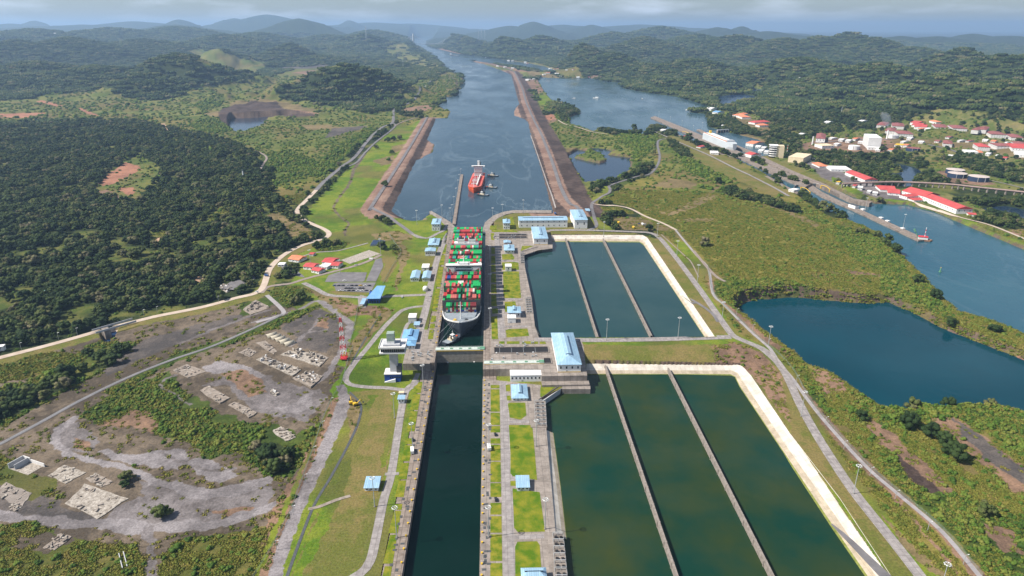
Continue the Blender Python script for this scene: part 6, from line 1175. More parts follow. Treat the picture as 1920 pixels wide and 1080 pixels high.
# ---------------- camp on the left bank ----------------
rh('bungalow','red and orange roofed long bungalow, farthest left of the camp','house',(541,490),(560,493),(577,486),4.5,z=0,rm='tileroof',roof='gx'); rh('bungalow','red-roofed building at the left end of the camp cluster','house',(569,505),(587,507),(602,500),5,z=0,roof='gx'); rh('bungalow','small red-roofed building at the front of the camp cluster','house',(584,511),(598,514),(607,508),4.5,z=0,roof='gx')
rh('bungalow','large red-roofed building at the back right of the camp cluster','house',(604,497),(622,499),(633,490),5.5,z=0,roof='gx'); rh('bungalow','red-roofed building at the front right of the camp cluster','house',(620,503),(634,504),(643,497),5,z=0,roof='gx'); rh('flat_building','white flat-roofed middle building between the red roofs of the camp','house',(599,504),(613,506),(618,498),4.5,z=0,roof='flat',rm='white')
rh('hut','tiny white hut with red roof above the camp','hut',(580,480),(587,480.5),(590,477),3.5,z=0,roof='gx',nwin=1); rh('hut','small white flat hut beside the canal road bend','hut',(521,500),(533,500),(534,496),3.2,z=0,roof='flat',rm='white',nwin=2); rh('hut','white hut in the trees at the left border of the photo','hut',(-6,654),(6,653),(6,650),4,z=0,roof='flat',rm='white',nwin=1)
p=GP([(694,462),(716,460),(722,453),(700,452)],0); r=empty('water_reservoir',(*p[0],0),0,'dark blue covered reservoir beside a round tree','reservoir'); q=[(a-p[0][0],b-p[0][1]) for a,b in p]; MB().prism(q,0,2.2).build('wall',M['greywall'],r); MB().prism([(x*.96+.3,y*.96+.2) for x,y in q],2.21,2.5).build('cover',M['bluetank'],r)
# vaulted shelters
def vault(px,py,label):
    a=np.array(G(px,py,-2)); r=empty('vaulted_shelter',(a[0],a[1],float(lev(a[1],a[0]))),R(-48),label,'shelter','vaulted shelters in the gravel yard'); n=9; L=13.; rr=3.6
    o=[(rr*math.cos(t),0,rr*math.sin(t)*.95) for t in np.linspace(0,math.pi,n)]; i=[((rr-.35)*math.cos(t),0,(rr-.35)*math.sin(t)*.95) for t in np.linspace(0,math.pi,n)]
    v=[(x,y+dy,z) for dy in (0,L) for x,y,z in o]+[(x,y+dy,z) for dy in (0,L) for x,y,z in i]; f=[]
    for k in range(n-1): f+=[(k,k+1,n+k+1,n+k),(2*n+k,3*n+k,3*n+k+1,2*n+k+1),(k,2*n+k,2*n+k+1,k+1),(n+k,n+k+1,3*n+k+1,3*n+k)]
    MB().add(v,f).build('vault_shell',M['cream2'],r,True); MB().prism([(-rr+.3,L-.5),(rr-.3,L-.5),(rr-.3,L-.3),(-rr+.3,L-.3)],0,2.6).build('back_wall',M['greywall'],r)
M['cream2']=mat('pale_concrete_shell',(.42,.38,.30),.9,var=.12,scale=.3)
for i,(px,py) in enumerate([(500,635),(508,638.5),(516,642),(524,646),(533,650)]): vault(px,py,['vaulted concrete shelter, leftmost and farthest of the five','vaulted concrete shelter, second from the left','vaulted concrete shelter, middle of the five','vaulted concrete shelter, second from the right','vaulted concrete shelter, nearest and rightmost of the five'][i])
# concrete slabs and heaps in the gravel yards
def slabs(label,px,m,h=.5,name='concrete_slab',cat='slab',rough=.35,z=None):
    p=P(px,z); c=np.mean(p,axis=0); zz=hz(*c)+.05; r=empty(name,(*c,zz),0,label,cat); q=[(a-c[0],b-c[1]) for a,b in p]
    rr=random.Random(len(label)+int(px[0][0])); e=[]
    for i in range(len(q)):
        a,b=q[i],q[(i+1)%len(q)]
        for t in (0,.2,.4,.6,.8): e.append((a[0]+(b[0]-a[0])*t+rr.uniform(-.9,.9),a[1]+(b[1]-a[1])*t+rr.uniform(-.9,.9)))
    MB().prism(e,-2.5,h).build('base_slab',M[m],r); (x0,y0),(x1,y1),(x2,y2),(x3,y3)=(q*2)[:4] if len(q)<4 else q[:4]
    for k in range(int(10+rough*30)):
        s,t=rr.random()*.9+.05,rr.random()*.9+.05; x=(x0*(1-s)+x1*s)*(1-t)+(x3*(1-s)+x2*s)*t; y=(y0*(1-s)+y1*s)*(1-t)+(y3*(1-s)+y2*s)*t; a=rr.random()*3; l=rr.uniform(.5,2.4); w=rr.uniform(.3,.9)
        MB().box(x-l,x+l,y-w,y+w,h+.01,h+rr.uniform(.2,rough*3+.3),a,(x,y)).build('debris_block',M[rr.choice(['rubble','slab','rubble','slab','offwhite'] if name!='concrete_slab' else ['slab','conc','rubble','slab'])],r)
slabs('row of pale rubble piles on the yard slab nearest the vaulted shelters',[(527,665),(550,652),(614,672),(600,688)],'rubble',.4,'rubble_pile','rubble',1.2); slabs('second row of pale rubble piles along the gravel yard',[(480,674),(496,667),(566,694),(548,706)],'rubble',.5,'rubble_pile','rubble',1.2)
slabs('grey slab heap with rusty bars at the right end of the rubble row',[(549,710),(580,696),(606,706),(584,728)],'slab',.9,'rubble_pile','rubble',.9); slabs('paved floor in front of the vaulted shelters',[(480,641),(497,637),(520,658),(513,664)],'slab',.25); slabs('pale floor slab at the right end of the rubble row',[(577,662),(590,657),(616,671),(604,684)],'conc',.25)
slabs('small broken slab left of the rubble rows',[(447,660),(465,651),(482,658),(468,669)],'slab',.5); slabs('broken floor slab beside the scrub on the upper left yard',[(323,692),(350,680),(385,696),(352,708)],'slab',.4)
slabs('long narrow foundation with pits on the scrub edge',[(374,732),(392,722),(430,748),(412,758)],'slab',.7); slabs('oval kerbed foundation on the gravel yard',[(429,760),(440,752),(482,774),(468,784)],'slab',.6); slabs('pale broken slab inside the lower scrub',[(510,808),(528,800),(556,820),(536,828)],'rubble',.5)
slabs('large pale broken floor slab in the lower left yard',[(122,945),(160,908),(240,935),(185,973)],'rubble',.5,rough=.3); slabs('upper pale floor slab in the lower left yard',[(90,892),(122,872),(160,887),(122,908)],'rubble',.5,rough=.25); slabs('brownish floor slab beside the lone dark tree',[(160,898),(180,888),(214,904),(190,914)],'slab',.4)
slabs('dark floor slab at the left border',[(-10,930),(10,905),(60,926),(40,950)],'conc',.3); slabs('small pale slab on the left track side',[(17,952),(30,945),(42,951),(28,959)],'rubble',.4); slabs('low ribbed slab at the lower left scrub',[(82,1028),(110,1003),(136,1006),(104,1032)],'slab',.5); slabs('pile of white and grey boards on the gravel plot by the forest',[(410,537),(420,529),(440,538),(424,546)],'rubble',.5,'board_stack','boards',1.); slabs('pile of broken slabs beside the camp road',[(455,578),(478,560),(508,574),(470,588)],'slab',.5,rough=.8)
slabs('small white debris heap in the middle of the gravel yard',[(507,736),(512,731),(524,739),(516,744)],'rubble',.4,'rubble_pile','rubble',.5)
r=empty('ruined_walls',(*G(48,878,-9),-9),R(-24),'roofless concrete ruin with high pale walls in the lower left yard','ruin'); MB().box(-12,12,-6,8,-.5,.3).build('floor',M['rubble'],r); MB().box(-13,-4,7.3,8,0,5).build('back_wall',M['offwhite'],r); MB().box(-4,14,7.5,8,0,3.6).build('side_wall',M['offwhite'],r); MB().box(-13,-12.2,-6,7.29,0,5.2).build('end_wall',M['greywall'],r); MB().box(-6.4,-5.8,-5,7.28,0,5).build('cross_wall',M['greywall'],r)
r=empty('trough',(*G(231,1052,-9),-9),R(34-90),'dark open concrete trough in the bottom left scrub','trough'); MB().box(-9,9,-1.8,-1.2,-.3,1.6).build('side_wall',M['greywall'],r); MB().box(-9,9,1.2,1.8,-.3,1.6).build('side_wall',M['greywall'],r); MB().box(-9,9,-1.19,1.19,-.3,.1).build('floor',M['black'],r)
# road bridge over the small river
ra,rb=G(176,622,0),G(252,600,0); r=empty('road_bridge',(*ra,0),math.atan2(rb[1]-ra[1],rb[0]-ra[0]),'low road bridge with grey parapet over the small river','bridge'); w=math.dist(ra,rb); MB().box(0,w,5.5,6.1,-1,1.4).build('parapet',M['greywall'],r); MB().box(0,w,-6.1,-5.5,-1,1.4).build('parapet',M['greywall'],r); MB().box(w*.2,w*.35,-6,6,-14,-.2).build('abutment',M['conc'],r)
# ---------------- vehicles ----------------
M['carwhite']=mat('car_white',(.70,.70,.70),.35,var=.04,scale=1,spec=.5); M['carblack']=mat('car_black',(.02,.02,.025),.35,var=.2,scale=1,spec=.5); M['carblue']=mat('car_blue',(.03,.08,.22),.35,var=.2,scale=1,spec=.5); M['carred']=mat('car_red',(.4,.03,.03),.35,var=.2,scale=1,spec=.5); M['carsilver']=mat('car_silver',(.42,.43,.45),.35,var=.1,scale=1,spec=.5); M['caryellow']=mat('car_yellow',(.65,.42,.03),.4,var=.1,scale=1,spec=.5)
cars={}
def make_car(colour,van=False):
    r=empty('van' if van else 'parked_car',(0,0,0)); m=M['car'+colour]
    if van: MB().prism([(-1,-2.7),(1,-2.7),(1,2.7),(-1,2.7)],.45,2.3).build('body',m,r); MB().box(-.95,.95,1.9,2.72,1.4,2.1).build('windscreen',M['glass'],r)
    else:
        MB().prism([(-.92,-2.2),(.92,-2.2),(.92,2.2),(-.92,2.2)],.4,[.95,.95,.85,.85]).build('body',m,r)
        MB().rings([[(-.85,-1.7,.95),(.85,-1.7,.95),(.85,1.1,.93),(-.85,1.1,.93)],[(-.7,-1.2,1.5),(.7,-1.2,1.5),(.7,.35,1.5),(-.7,.35,1.5)]]).build('cabin',M['glass'],r); MB().box(-.66,.66,-1.1,.28,1.501,1.54).build('roof',m,r)
    for sx in (-1,1):
        for sy in (-1,1):
            w=MB(); w.bar((sx*.72,sy*1.4,.34),(sx*.95,sy*1.4,.34),.34,8); w.build('wheel',M['black'],r)
    return r
COLN={'white':'white','black':'black','blue':'dark blue','red':'red','silver':'silver','yellow':'yellow'}
def car(px,py,c,rz,label,z=None,van=False,group=None,dz=.34,s=1.15):
    k=(c,van); g=GL(px,py) if z is None else (*G(px,py,z),z)
    if k in cars: o=copy_tree(cars[k])
    else: o=cars[k]=make_car(c,van)
    o.location=(g[0],g[1],g[2]+dz); o.rotation_euler=(0,0,R(rz)); o.scale=(s,s,s); tag(o,label,'van' if van else 'car')
    if 'group' in o: del o['group']
    if group: o['group']=group
i=0
for row,(y,cs_) in enumerate([(536.5,['blue','black','black','silver','black','black','yellow','white','black']),(541.5,['black','black','black','silver','carx','black','black']),(546,['white','silver','black','black','white','white','black','silver'])]):
    for k,c in enumerate(cs_):
        if c=='carx': continue
        px=(627 if row==0 else 649 if row==1 else 638)+k*(8.2 if row!=1 else 5.2); i+=1
        car(px,y,c,90+(row*7+k*3)%9-4,f'{COLN[c]} car, {ordw[k]} from the left in the '+['back','middle','front'][row]+' car park row',z=0,group='cars in the left car park')
for px,py,c,lb,v in [(646,527,'white','white car standing on the upper lot above the car park',0),(696,487,'white','white van on the concrete apron beside the camp',1),(668,498,'silver','silver car on the camp road',0),(500,518,'blue','dark truck-like van on the canal road bend',1),(504,546,'black','black car at the canal road junction',0),(482,548,'white','white car on the canal road at the junction',0),(806.5,556,'white','white car on the left service road beside the grass corner',0),(803,543,'black','black car parked beside the white dome',0),(754,558,'white','white car on the road to the gatehouse',0),(773,848,'white','long white van on the near left lock wall',1),(774,826,'black','dark car on the near left lock wall',0),(917,842,'white','long white van on the near right lock wall',1),(929,816,'black','dark car on the near right wall junction',0),(930,938,'black','dark car on the second near right wall junction',0),(1188,428,'yellow','yellow van in the gravel lot behind the far basin',1),(1205,422,'white','white van in the gravel lot behind the far basin',1),(1198,420,'blue','blue car in the gravel lot behind the far basin',0),(1218,423,'yellow','yellow car at the right end of the gravel lot',0),(1210,421,'silver','silver car in the gravel lot behind the far basin',0),(1041,402,'blue','blue van behind the long white building',1),(1048,402,'carx','',1),(1094,407,'red','red car beside the tall hall at the dike',0),(1160,419,'yellow','yellow van among the stored machinery',1)]:
    if c=='carx': continue
    car(px,py,c,75 if px<700 else 8,lb,van=bool(v),s=1.5 if v and px>700 else 1.2)
def on_hill_car(px,py,c,rz,lb,g):
    q=GH(px,py); car(px,py,c,rz,lb,z=q[2],group=g,dz=.6,s=1.6)
for i_,(px,py,c) in enumerate([(1538,301,'black'),(1532,300,'white'),(1526,299,'silver'),(1520,298,'black'),(1514,297,'white'),(1512,302,'silver'),(1519,303,'white'),(1526,305,'blue'),(1532,306,'white'),(1508,300,'black')]): on_hill_car(px,py,c,30,f'{COLN[c]} car parked behind the beige building, {ordw[i_]} along the rows','cars behind the beige building')
for i_,(px,py,c) in enumerate([(1819,296,'white'),(1828,299,'white'),(1842,302,'silver'),(1863,307,'white'),(1874,311,'white'),(1887,314,'silver'),(1898,320,'white'),(1801,287,'red')]): on_hill_car(px,py,c,50,f'{COLN[c]} car on the long avenue, {ordw[i_]} in the line of traffic','cars on the avenue')
ribbon('avenue',[(1740,272),(1780,281),(1820,295),(1870,309),(1930,328)],10,M['asph'],.6,hills=True); ribbon('far_road',[(1540,268),(1600,263),(1660,262),(1700,258)],7,M['road_conc'],.6,hills=True); ribbon('tank_road',[(1850,338),(1880,344),(1930,356)],5,M['road_conc'],.6,hills=True); ribbon('quay_road',[(1690,366),(1720,382),(1760,396),(1800,408),(1860,424),(1930,452)],6,M['pale_road'],.5,hills=True)
ribbon('quarry_road',[(478,283),(492,289),(500,297),(494,308),(488,318)],6,M['trail'],.6,hills=True)
# yellow machines
def digger(px,py,rz,lb):
    g=GL(px,py); r=empty('excavator',(g[0],g[1],g[2]+.2),R(rz),lb,'excavator')
    for s in (-1,1): MB().prism([(s*1.5-.5,-2.4),(s*1.5+.5,-2.4),(s*1.5+.5,2.4),(s*1.5-.5,2.4)],0,1.1).build('track',M['black'],r)
    MB().box(-1.6,1.6,-2.6,1.8,1.2,3.1).build('body',M['yellow'],r); MB().box(-1.5,0,.4,2,3.11,4.6).build('cab',M['glass'],r); MB().bar((.8,1.5,2.6),(.8,5,5.6),.4).bar((.8,5,5.6),(.8,7.6,2.4),.32).build('arm',M['yellow'],r); MB().prism([(.1,7.2),(1.5,7.2),(1.5,8.4),(.1,8.4)],1.2,2.4).build('bucket',M['darksteel'],r)
digger(658,757,20,'yellow excavator beside the drain on the near left lawn'); digger(667,760,-60,'second yellow machine next to the drain bend, right of the excavator')
# ---------------- fences with lit posts ----------------
M['fence']=mat('green_chainlink',(.16,.20,.16),.7,var=.2,scale=.5)
def fence(px,label,h=2.6,step=9):
    s=smooth_line(line_pts(px),step); z=height(s[:,0],s[:,1]); o=(s[0][0],s[0][1],float(z[0])); r=empty('chainlink_fence',o,0,label,'fence'); q=[(a[0]-o[0],a[1]-o[1],float(c)-o[2]) for a,c in zip(s,z)]
    m=MB()
    for a,b in zip(q[:-1],q[1:]):
        for t in (.15,.35,.55,.75,.98): m.bar((a[0],a[1],a[2]+h*t),(b[0],b[1],b[2]+h*t),.07)
    m.build('mesh_panel',M['fence'],r)
    for a in q[::max(1,len(q)//95+1)]: MB().bar((a[0],a[1],a[2]-.5),(a[0],a[1],a[2]+h),.13).build('post',M['fence'],r)
fence([(662,650),(650,685),(640,720),(622,748),(604,791),(588,839),(571,887),(548,950),(517,1013),(480,1075),(455,1110)],'long chainlink fence along the left gravel road'); fence([(730,440),(740,456),(752,474),(736,500),(718,533)],'chainlink fence crossing the left lawn to the gatehouse')
fence([(1327,500),(1334,540),(1350,565),(1379,592),(1413,624),(1446,652),(1484,690),(1517,748),(1553,792),(1626,871),(1688,925),(1769,994),(1842,1080)],'long chainlink fence along the track beside the dark blue lake'); fence([(671,575),(668,595),(662,620),(655,650)],'short fence running down from the gatehouse forecourt')
fp0=None
def fence_lamp(px,py,lb,g):
    global fp0
    q=GL(px,py)
    if fp0 is None:
        fp0=empty('fence_lamp_post',(0,0,0)); MB().bar((0,0,-.5),(0,0,8.5),.2,6).build('pole',M['steel'],fp0); MB().bar((0,0,8.4),(1.8,0,8.8),.14).build('arm',M['steel'],fp0); MB().box(1.4,2.4,-.25,.25,8.7,9).build('lamp_head',M['white'],fp0); o=fp0
    else: o=copy_tree(fp0)
    o.location=q; tag(o,lb,'lamp post',g)
for k,(px,py) in enumerate([(590,852),(573,905),(550,965),(519,1031),(606,804),(622,760)]): fence_lamp(px,py,'short lamp post standing at the left chainlink fence','lamp posts at the left fence')
for k,(px,py) in enumerate([(1493,717),(1547,796),(1582,842),(1631,892),(1678,936),(1739,995),(1806,1058),(1411,620),(1440,648),(1381,590)]): fence_lamp(px,py,'short lamp post standing at the right chainlink fence','lamp posts at the right fence')
for k,(px,py) in enumerate([(40,655),(145,627),(110,636),(295,586),(410,566),(270,592)]): fence_lamp(px,py,'dark lamp post beside the pale road on the left','lamp posts on the left road')

HO=random.Random(3)
for i,(px,py,rm) in enumerate([(1722,248,'tileroof'),(1735,249,'white'),(1775,262,'darkred'),(1796,268,'offwhite'),(1812,270,'darkred'),(1845,268,'white'),(1860,271,'tileroof'),(1885,274,'offwhite'),(1850,294,'white'),(1868,297,'offwhite'),(1882,300,'redroof'),(1702,268,'white'),(1690,272,'offwhite'),(1724,274,'white'),(1575,266,'offwhite'),(1588,268,'white'),(1600,265,'tileroof'),(1566,273,'white'),(1612,270,'offwhite'),(1556,262,'white'),(1645,284,'white'),(1668,284,'tileroof'),(1680,276,'yellow'),(1688,277,'yellow'),(1696,278,'tileroof'),(1500,255,'offwhite'),(1548,235.5,'white'),(1612,232,'white'),(1700,258,'white'),(1755,268,'darkred'),(1780,296,'offwhite'),(1640,366,'white'),(1628,362,'offwhite'),(1612,356,'white'),(1600,352,'redroof'),(1585,348,'offwhite'),(1570,345,'yellow'),(1420,276,'white'),(1430,278,'offwhite'),(1425,284,'white'),(1436,287,'offwhite')]):
    w=HO.uniform(5,9); rh('town_house',{'tileroof':'orange-roofed','white':'white-roofed','darkred':'dark-red-roofed','offwhite':'grey-roofed','redroof':'red-roofed','yellow':'yellow-topped'}[rm]+(' small building on the quay beside the old locks' if px<1450 or py>340 else ' small building in the works yard near the power house' if px<1700 else ' small house in the town below the barracks hill'),'house',(px-w/2,py),(px+w/2,py+.8),(px+w/2+2,py-2),HO.uniform(4,6.5),roof='gx',rm=rm,wm='offwhite',nwin=2,group='small buildings on the quay' if px<1450 or py>340 else 'small buildings of the works yard' if px<1700 else 'small houses of the town')
# ---------------- vegetation ----------------
def leaf_mat(name,ramp,rough=.8):
    m=bpy.data.materials.new(name); m.use_nodes=True; t=m.node_tree; n=t.nodes; l=t.links.new; b=n['Principled BSDF']; b.inputs['Roughness'].default_value=rough; b.inputs['Specular IOR Level'].default_value=.15
    oi=n.new('ShaderNodeObjectInfo'); ge=n.new('ShaderNodeNewGeometry'); z=n.new('ShaderNodeTexNoise'); z.inputs['Scale'].default_value=.035; z.inputs['Detail'].default_value=7; z.inputs['Roughness'].default_value=.75
    l(ge.outputs['Position'],z.inputs['Vector'])
    a=n.new('ShaderNodeMath'); a.operation='MULTIPLY_ADD'; a.inputs[1].default_value=.75; l(oi.outputs['Random'],a.inputs[0])
    c=n.new('ShaderNodeMath'); c.operation='MULTIPLY_ADD'; c.inputs[1].default_value=1.5; c.inputs[2].default_value=-.62; l(z.outputs['Fac'],c.inputs[0]); l(c.outputs[0],a.inputs[2])
    r=n.new('ShaderNodeValToRGB'); e=r.color_ramp.elements
    while len(e)<len(ramp): e.new(.5)
    for i,(p,col) in enumerate(ramp): e[i].position=p; e[i].color=(*col,1)
    l(a.outputs[0],r.inputs['Fac']); l(r.outputs['Color'],b.inputs['Base Color']); return m
M['leaf']=leaf_mat('forest_leaves',[(0,(.012,.024,.008)),(.28,(.022,.042,.011)),(.5,(.036,.058,.014)),(.72,(.066,.088,.022)),(.9,(.11,.105,.045)),(1,(.15,.13,.08))])
M['shrub']=leaf_mat('shrub_leaves',[(0,(.030,.064,.010)),(.35,(.06,.11,.014)),(.65,(.105,.145,.022)),(1,(.16,.155,.035))])
M['tuftm']=leaf_mat('grass_tufts',[(0,(.08,.105,.016)),(.4,(.13,.145,.024)),(.7,(.17,.16,.03)),(1,(.21,.17,.05))])
M['bark']=mat('bark',(.09,.07,.05),.9,var=.3,scale=1)
_ico=None
def ico(sub):
    import bmesh
    bm=bmesh.new(); bmesh.ops.create_icosphere(bm,subdivisions=sub,radius=1); v=np.array([x.co[:] for x in bm.verts]); f=np.array([[q.index for q in p.verts] for p in bm.faces]); bm.free(); return v,f
I1,I2=ico(1),ico(2)
def lump(rg,c,r,ico_,rough=.28,flat=.85):
    v=ico_[0]*(1+rg.uniform(-rough,rough,(len(ico_[0]),1))); return v*np.array([r,r,r*flat])+c, ico_[1]
def crown(seed,R0,Hc,base,n,ico_,leaves,leaf,asym=.25,rl=(.28,.46)):
    rg=np.random.default_rng(seed); V=[];F=[];k=0
    for i in range(n):
        th=rg.uniform(0,6.283); u=rg.uniform(0,1)**.6; zz=rg.uniform(0,1); rad=R0*u*(1-.75*max(0,zz-.35))
        c=np.array([rad*math.cos(th)*(1+asym*rg.uniform(-1,1)),rad*math.sin(th),base+Hc*(.18+.62*zz)]); r=R0*rg.uniform(*rl)
        v,f=lump(rg,c,r,ico_); V.append(v);F.append(f+k);k+=len(v)
        m=leaves
        if m:
            d=rg.normal(size=(m,3)); d/=np.linalg.norm(d,axis=1)[:,None]; p=c+d*np.array([r,r,r*.85])*rg.uniform(.95,1.25,(m,1)); a=rg.normal(size=(m,3)); a/=np.linalg.norm(a,axis=1)[:,None]; b=np.cross(a,d)+.3*d
            s=leaf*rg.uniform(.6,1.4,(m,1)); tri=np.stack([p-a*s,p+a*s,p+b*s*1.4],1).reshape(-1,3); V.append(tri); F.append(np.arange(m*3).reshape(m,3)+k); k+=m*3
    return np.concatenate(V),np.concatenate(F)
def veg_obj(name,VF,m):
    o=np_mesh(name,VF[0],VF[1],m); COL.objects.unlink(o); return o
def coll(name,objs):
    c=bpy.data.collections.new(name); [c.objects.link(o) for o in objs]; return c
C_TREE=coll('tree_crowns',[veg_obj('crown_shape',crown(100+i,5.2*(1+.12*(i%3)),8.5*(1+.15*(i%2)),1.2,15+3*(i%3),I1,44,.5,rl=(.22,.42)),M['leaf']) for i in range(6)])
def patch(seed,rad,n):
    rg=np.random.default_rng(seed); V=[];F=[];k=0
    for i in range(n):
        a=rg.uniform(0,6.283); d=rad*math.sqrt(rg.uniform()); h=rg.uniform(5,11); r=rg.uniform(4.2,7.5)
        for j in range(2):
            v,f=lump(rg,np.array([d*math.cos(a)+rg.uniform(-2,2)*j,d*math.sin(a)+rg.uniform(-2,2)*j,h+j*rg.uniform(1,4)]),r*(1-.3*j),I1,.3,.8); V.append(v);F.append(f+k);k+=len(v)
    return np.concatenate(V),np.concatenate(F)
C_PATCH=coll('forest_patches',[veg_obj('forest_patch_shape',patch(300+i,24,30),M['leaf']) for i in range(5)])
C_BUSH=coll('bush_shapes',[veg_obj('bush_shape',crown(500+i,2.2,2.4,-.5,8,I1,14,.26,rl=(.35,.6)),M['shrub']) for i in range(5)])
def tuft(seed):
    rg=np.random.default_rng(seed); V=[];F=[];k=0
    for i in range(4):
        r=rg.uniform(.45,.8); v,f=lump(rg,np.array([rg.normal()*.8,rg.normal()*.8,.15]),r,I1,.35,.75); V.append(v);F.append(f+k);k+=len(v)
    m=36; p=rg.normal(size=(m,3))*np.array([.9,.9,0]); h=rg.uniform(.6,1.2,(m,1)); a=rg.uniform(0,6.283,m); w=.2; d=np.stack([np.cos(a)*w,np.sin(a)*w,np.zeros(m)],1); top=p+np.concatenate([rg.normal(size=(m,2))*.5,h],1)
    V.append(np.stack([p-d,p+d,top],1).reshape(-1,3)); F.append(np.arange(m*3).reshape(m,3)+k); return np.concatenate(V),np.concatenate(F)
C_TUFT=coll('tuft_shapes',[veg_obj('tuft_shape',tuft(700+i),M['tuftm']) for i in range(4)])
def scatter_obj(name,label,cat,xyz,sc,rot,vi,collection):
    o=np_mesh(name,xyz,np.zeros((0,4),int),None)
    for nm,ty,data in (('sc','FLOAT',sc),('rz','FLOAT',rot),('vi','INT',vi)):
        a=o.data.attributes.new(nm,ty,'POINT'); a.data.foreach_set('value',np.ascontiguousarray(data,dtype=np.float32 if ty=='FLOAT' else np.int32))
    g=bpy.data.node_groups.new(name,'GeometryNodeTree'); g.interface.new_socket('Geometry',in_out='INPUT',socket_type='NodeSocketGeometry'); g.interface.new_socket('Geometry',in_out='OUTPUT',socket_type='NodeSocketGeometry')
    n=g.nodes.new; l=g.links.new; gi=n('NodeGroupInput'); go=n('NodeGroupOutput'); ip=n('GeometryNodeInstanceOnPoints'); ci=n('GeometryNodeCollectionInfo'); ci.inputs['Collection'].default_value=collection; ci.inputs['Separate Children'].default_value=True; ci.inputs['Reset Children'].default_value=True
    def na(nm,ty): a=n('GeometryNodeInputNamedAttribute'); a.data_type=ty; a.inputs['Name'].default_value=nm; return a.outputs['Attribute']
    cx=n('ShaderNodeCombineXYZ'); l(na('rz','FLOAT'),cx.inputs['Z']); l(gi.outputs[0],ip.inputs['Points']); l(ci.outputs[0],ip.inputs['Instance']); ip.inputs['Pick Instance'].default_value=True
    l(na('vi','INT'),ip.inputs['Instance Index']); l(cx.outputs[0],ip.inputs['Rotation']); l(na('sc','FLOAT'),ip.inputs['Scale']); l(ip.outputs[0],go.inputs[0])
    md=o.modifiers.new('scatter','NODES'); md.node_group=g; tag(o,label,cat,None,'stuff'); return o
def inframe(x,y,z,m=60):
    c,s=math.cos(YAW),math.sin(YAW); X=x*c-y*s; f=x*s+y*c; u=z-CZ; d=f*math.cos(TH)-u*math.sin(TH); v=f*math.sin(TH)+u*math.cos(TH)
    px=960+F*X/d; py=540-F*v/d; return (px>-m)&(px<1920+m)&(py<1080+m*1.5)&(d>0)
VR=np.random.default_rng(77)
def grid(d0,d1,step,jit=.48,maxn=10**7):
    a=R(53); xs=np.arange(-d1*math.sin(a),d1*math.sin(a),step); ys=np.arange(d0*.58,d1,step); X,Y=np.meshgrid(xs,ys); x=X.ravel(); y=Y.ravel(); x=x+VR.uniform(-jit,jit,x.shape)*step; y=y+VR.uniform(-jit,jit,y.shape)*step
    D=np.hypot(x,y); k=(D>=d0)&(D<d1)&(np.abs(np.arctan2(x,y)-YAW)<R(50)); return x[k],y[k]
def open_sky(x,y):     # keep clear of water, roads, buildings, locks
    ok=np.ones(x.shape,bool)
    for nm,(poly,z,b) in WATER.items():
        k=sub(poly,x,y,b+5)
        if len(k): ok[k]&=~(pip(poly,x[k],y[k])|(pdist(poly,x[k],y[k])<b*.25))
    ok&=~((x>XL-20)&(x<58)&(y<1245)); ok&=~pip(UPB,x,y)&~pip(LOB,x,y); return ok
ROADS=[o for o in COL.objects if o.get('kind')=='structure' and ('road' in o.name or 'track' in o.name or 'trail' in o.name or 'railway_ball' in o.name or 'pad' in o.name or 'car_park' in o.name or 'path' in o.name)]
def clear_mask():
    # raster of things standing on the ground, so that no crown grows through a road or a house
    res=3.; x0,x1,y0,y1=-1700,2600,250,3600; g=np.zeros((int((y1-y0)/res),int((x1-x0)/res)),bool)
    def mark(x,y,r):
        j0,j1=int((y-r-y0)/res),int((y+r-y0)/res)+1; i0,i1=int((x-r-x0)/res),int((x+r-x0)/res)+1; g[max(j0,0):max(j1,0),max(i0,0):max(i1,0)]=True
    for o in ROADS:
        v=np.zeros(len(o.data.vertices)*3,np.float32); o.data.vertices.foreach_get('co',v); v=v.reshape(-1,3)
        for p in v: mark(p[0],p[1],4)
    for o in COL.objects:
        if o.parent is None and o.type=='EMPTY' and o.get('category') in('building','house','shed','workshop','hut','tank','factory','power plant','hall','shop','gatehouse','reservoir','shelter','slab','rubble','ruin','boards','lock house','chimney','bridge'):
            for ch in o.children:
                if ch.name.split('.')[0] in('wall','shell','roof','base_slab','main_block','vault_shell','floor','deck','pier') and ch.type=='MESH':
                    c,s=math.cos(o.rotation_euler[2]),math.sin(o.rotation_euler[2]); b=[Vector(q) for q in ch.bound_box]; xs=[q.x for q in b]; ys=[q.y for q in b]
                    nx=max(1,int((max(xs)-min(xs))/6)); ny=max(1,int((max(ys)-min(ys))/6))
                    if nx*ny>2500: continue
                    for i in range(nx+1):
                        for j in range(ny+1):
                            u=min(xs)+(max(xs)-min(xs))*i/nx; w=min(ys)+(max(ys)-min(ys))*j/ny; mark(o.location.x+u*c-w*s,o.location.y+u*s+w*c,5)
    return g,res,x0,y0
MASK,MRES,MX0,MY0=clear_mask()
def unblocked(x,y):
    i=((x-MX0)/MRES).astype(int); j=((y-MY0)/MRES).astype(int); ok=(i>=0)&(j>=0)&(i<MASK.shape[1])&(j<MASK.shape[0]); r=np.ones(x.shape,bool); r[ok]=~MASK[j[ok],i[ok]]; return r
def pick(x,y,col,near=True):
    c=classify(x,y); p=CV[c,col]; k=(VR.random(x.shape)<p)&open_sky(x,y)
    if near:
        k&=unblocked(x,y)
        if col==0:
            D=np.hypot(x,y); k&=VR.random(x.shape)<np.clip((fbm(x,y,62,4)-.355)*9,.12,1)
            for g in (5,10,15): k&=unblocked(x*(1+g/D),y*(1+g/D))   # a mown verge on the near side of roads and yards
    x,y=x[k],y[k]; z=height(x,y); f=inframe(x,y,z); return x[f],y[f],z[f]
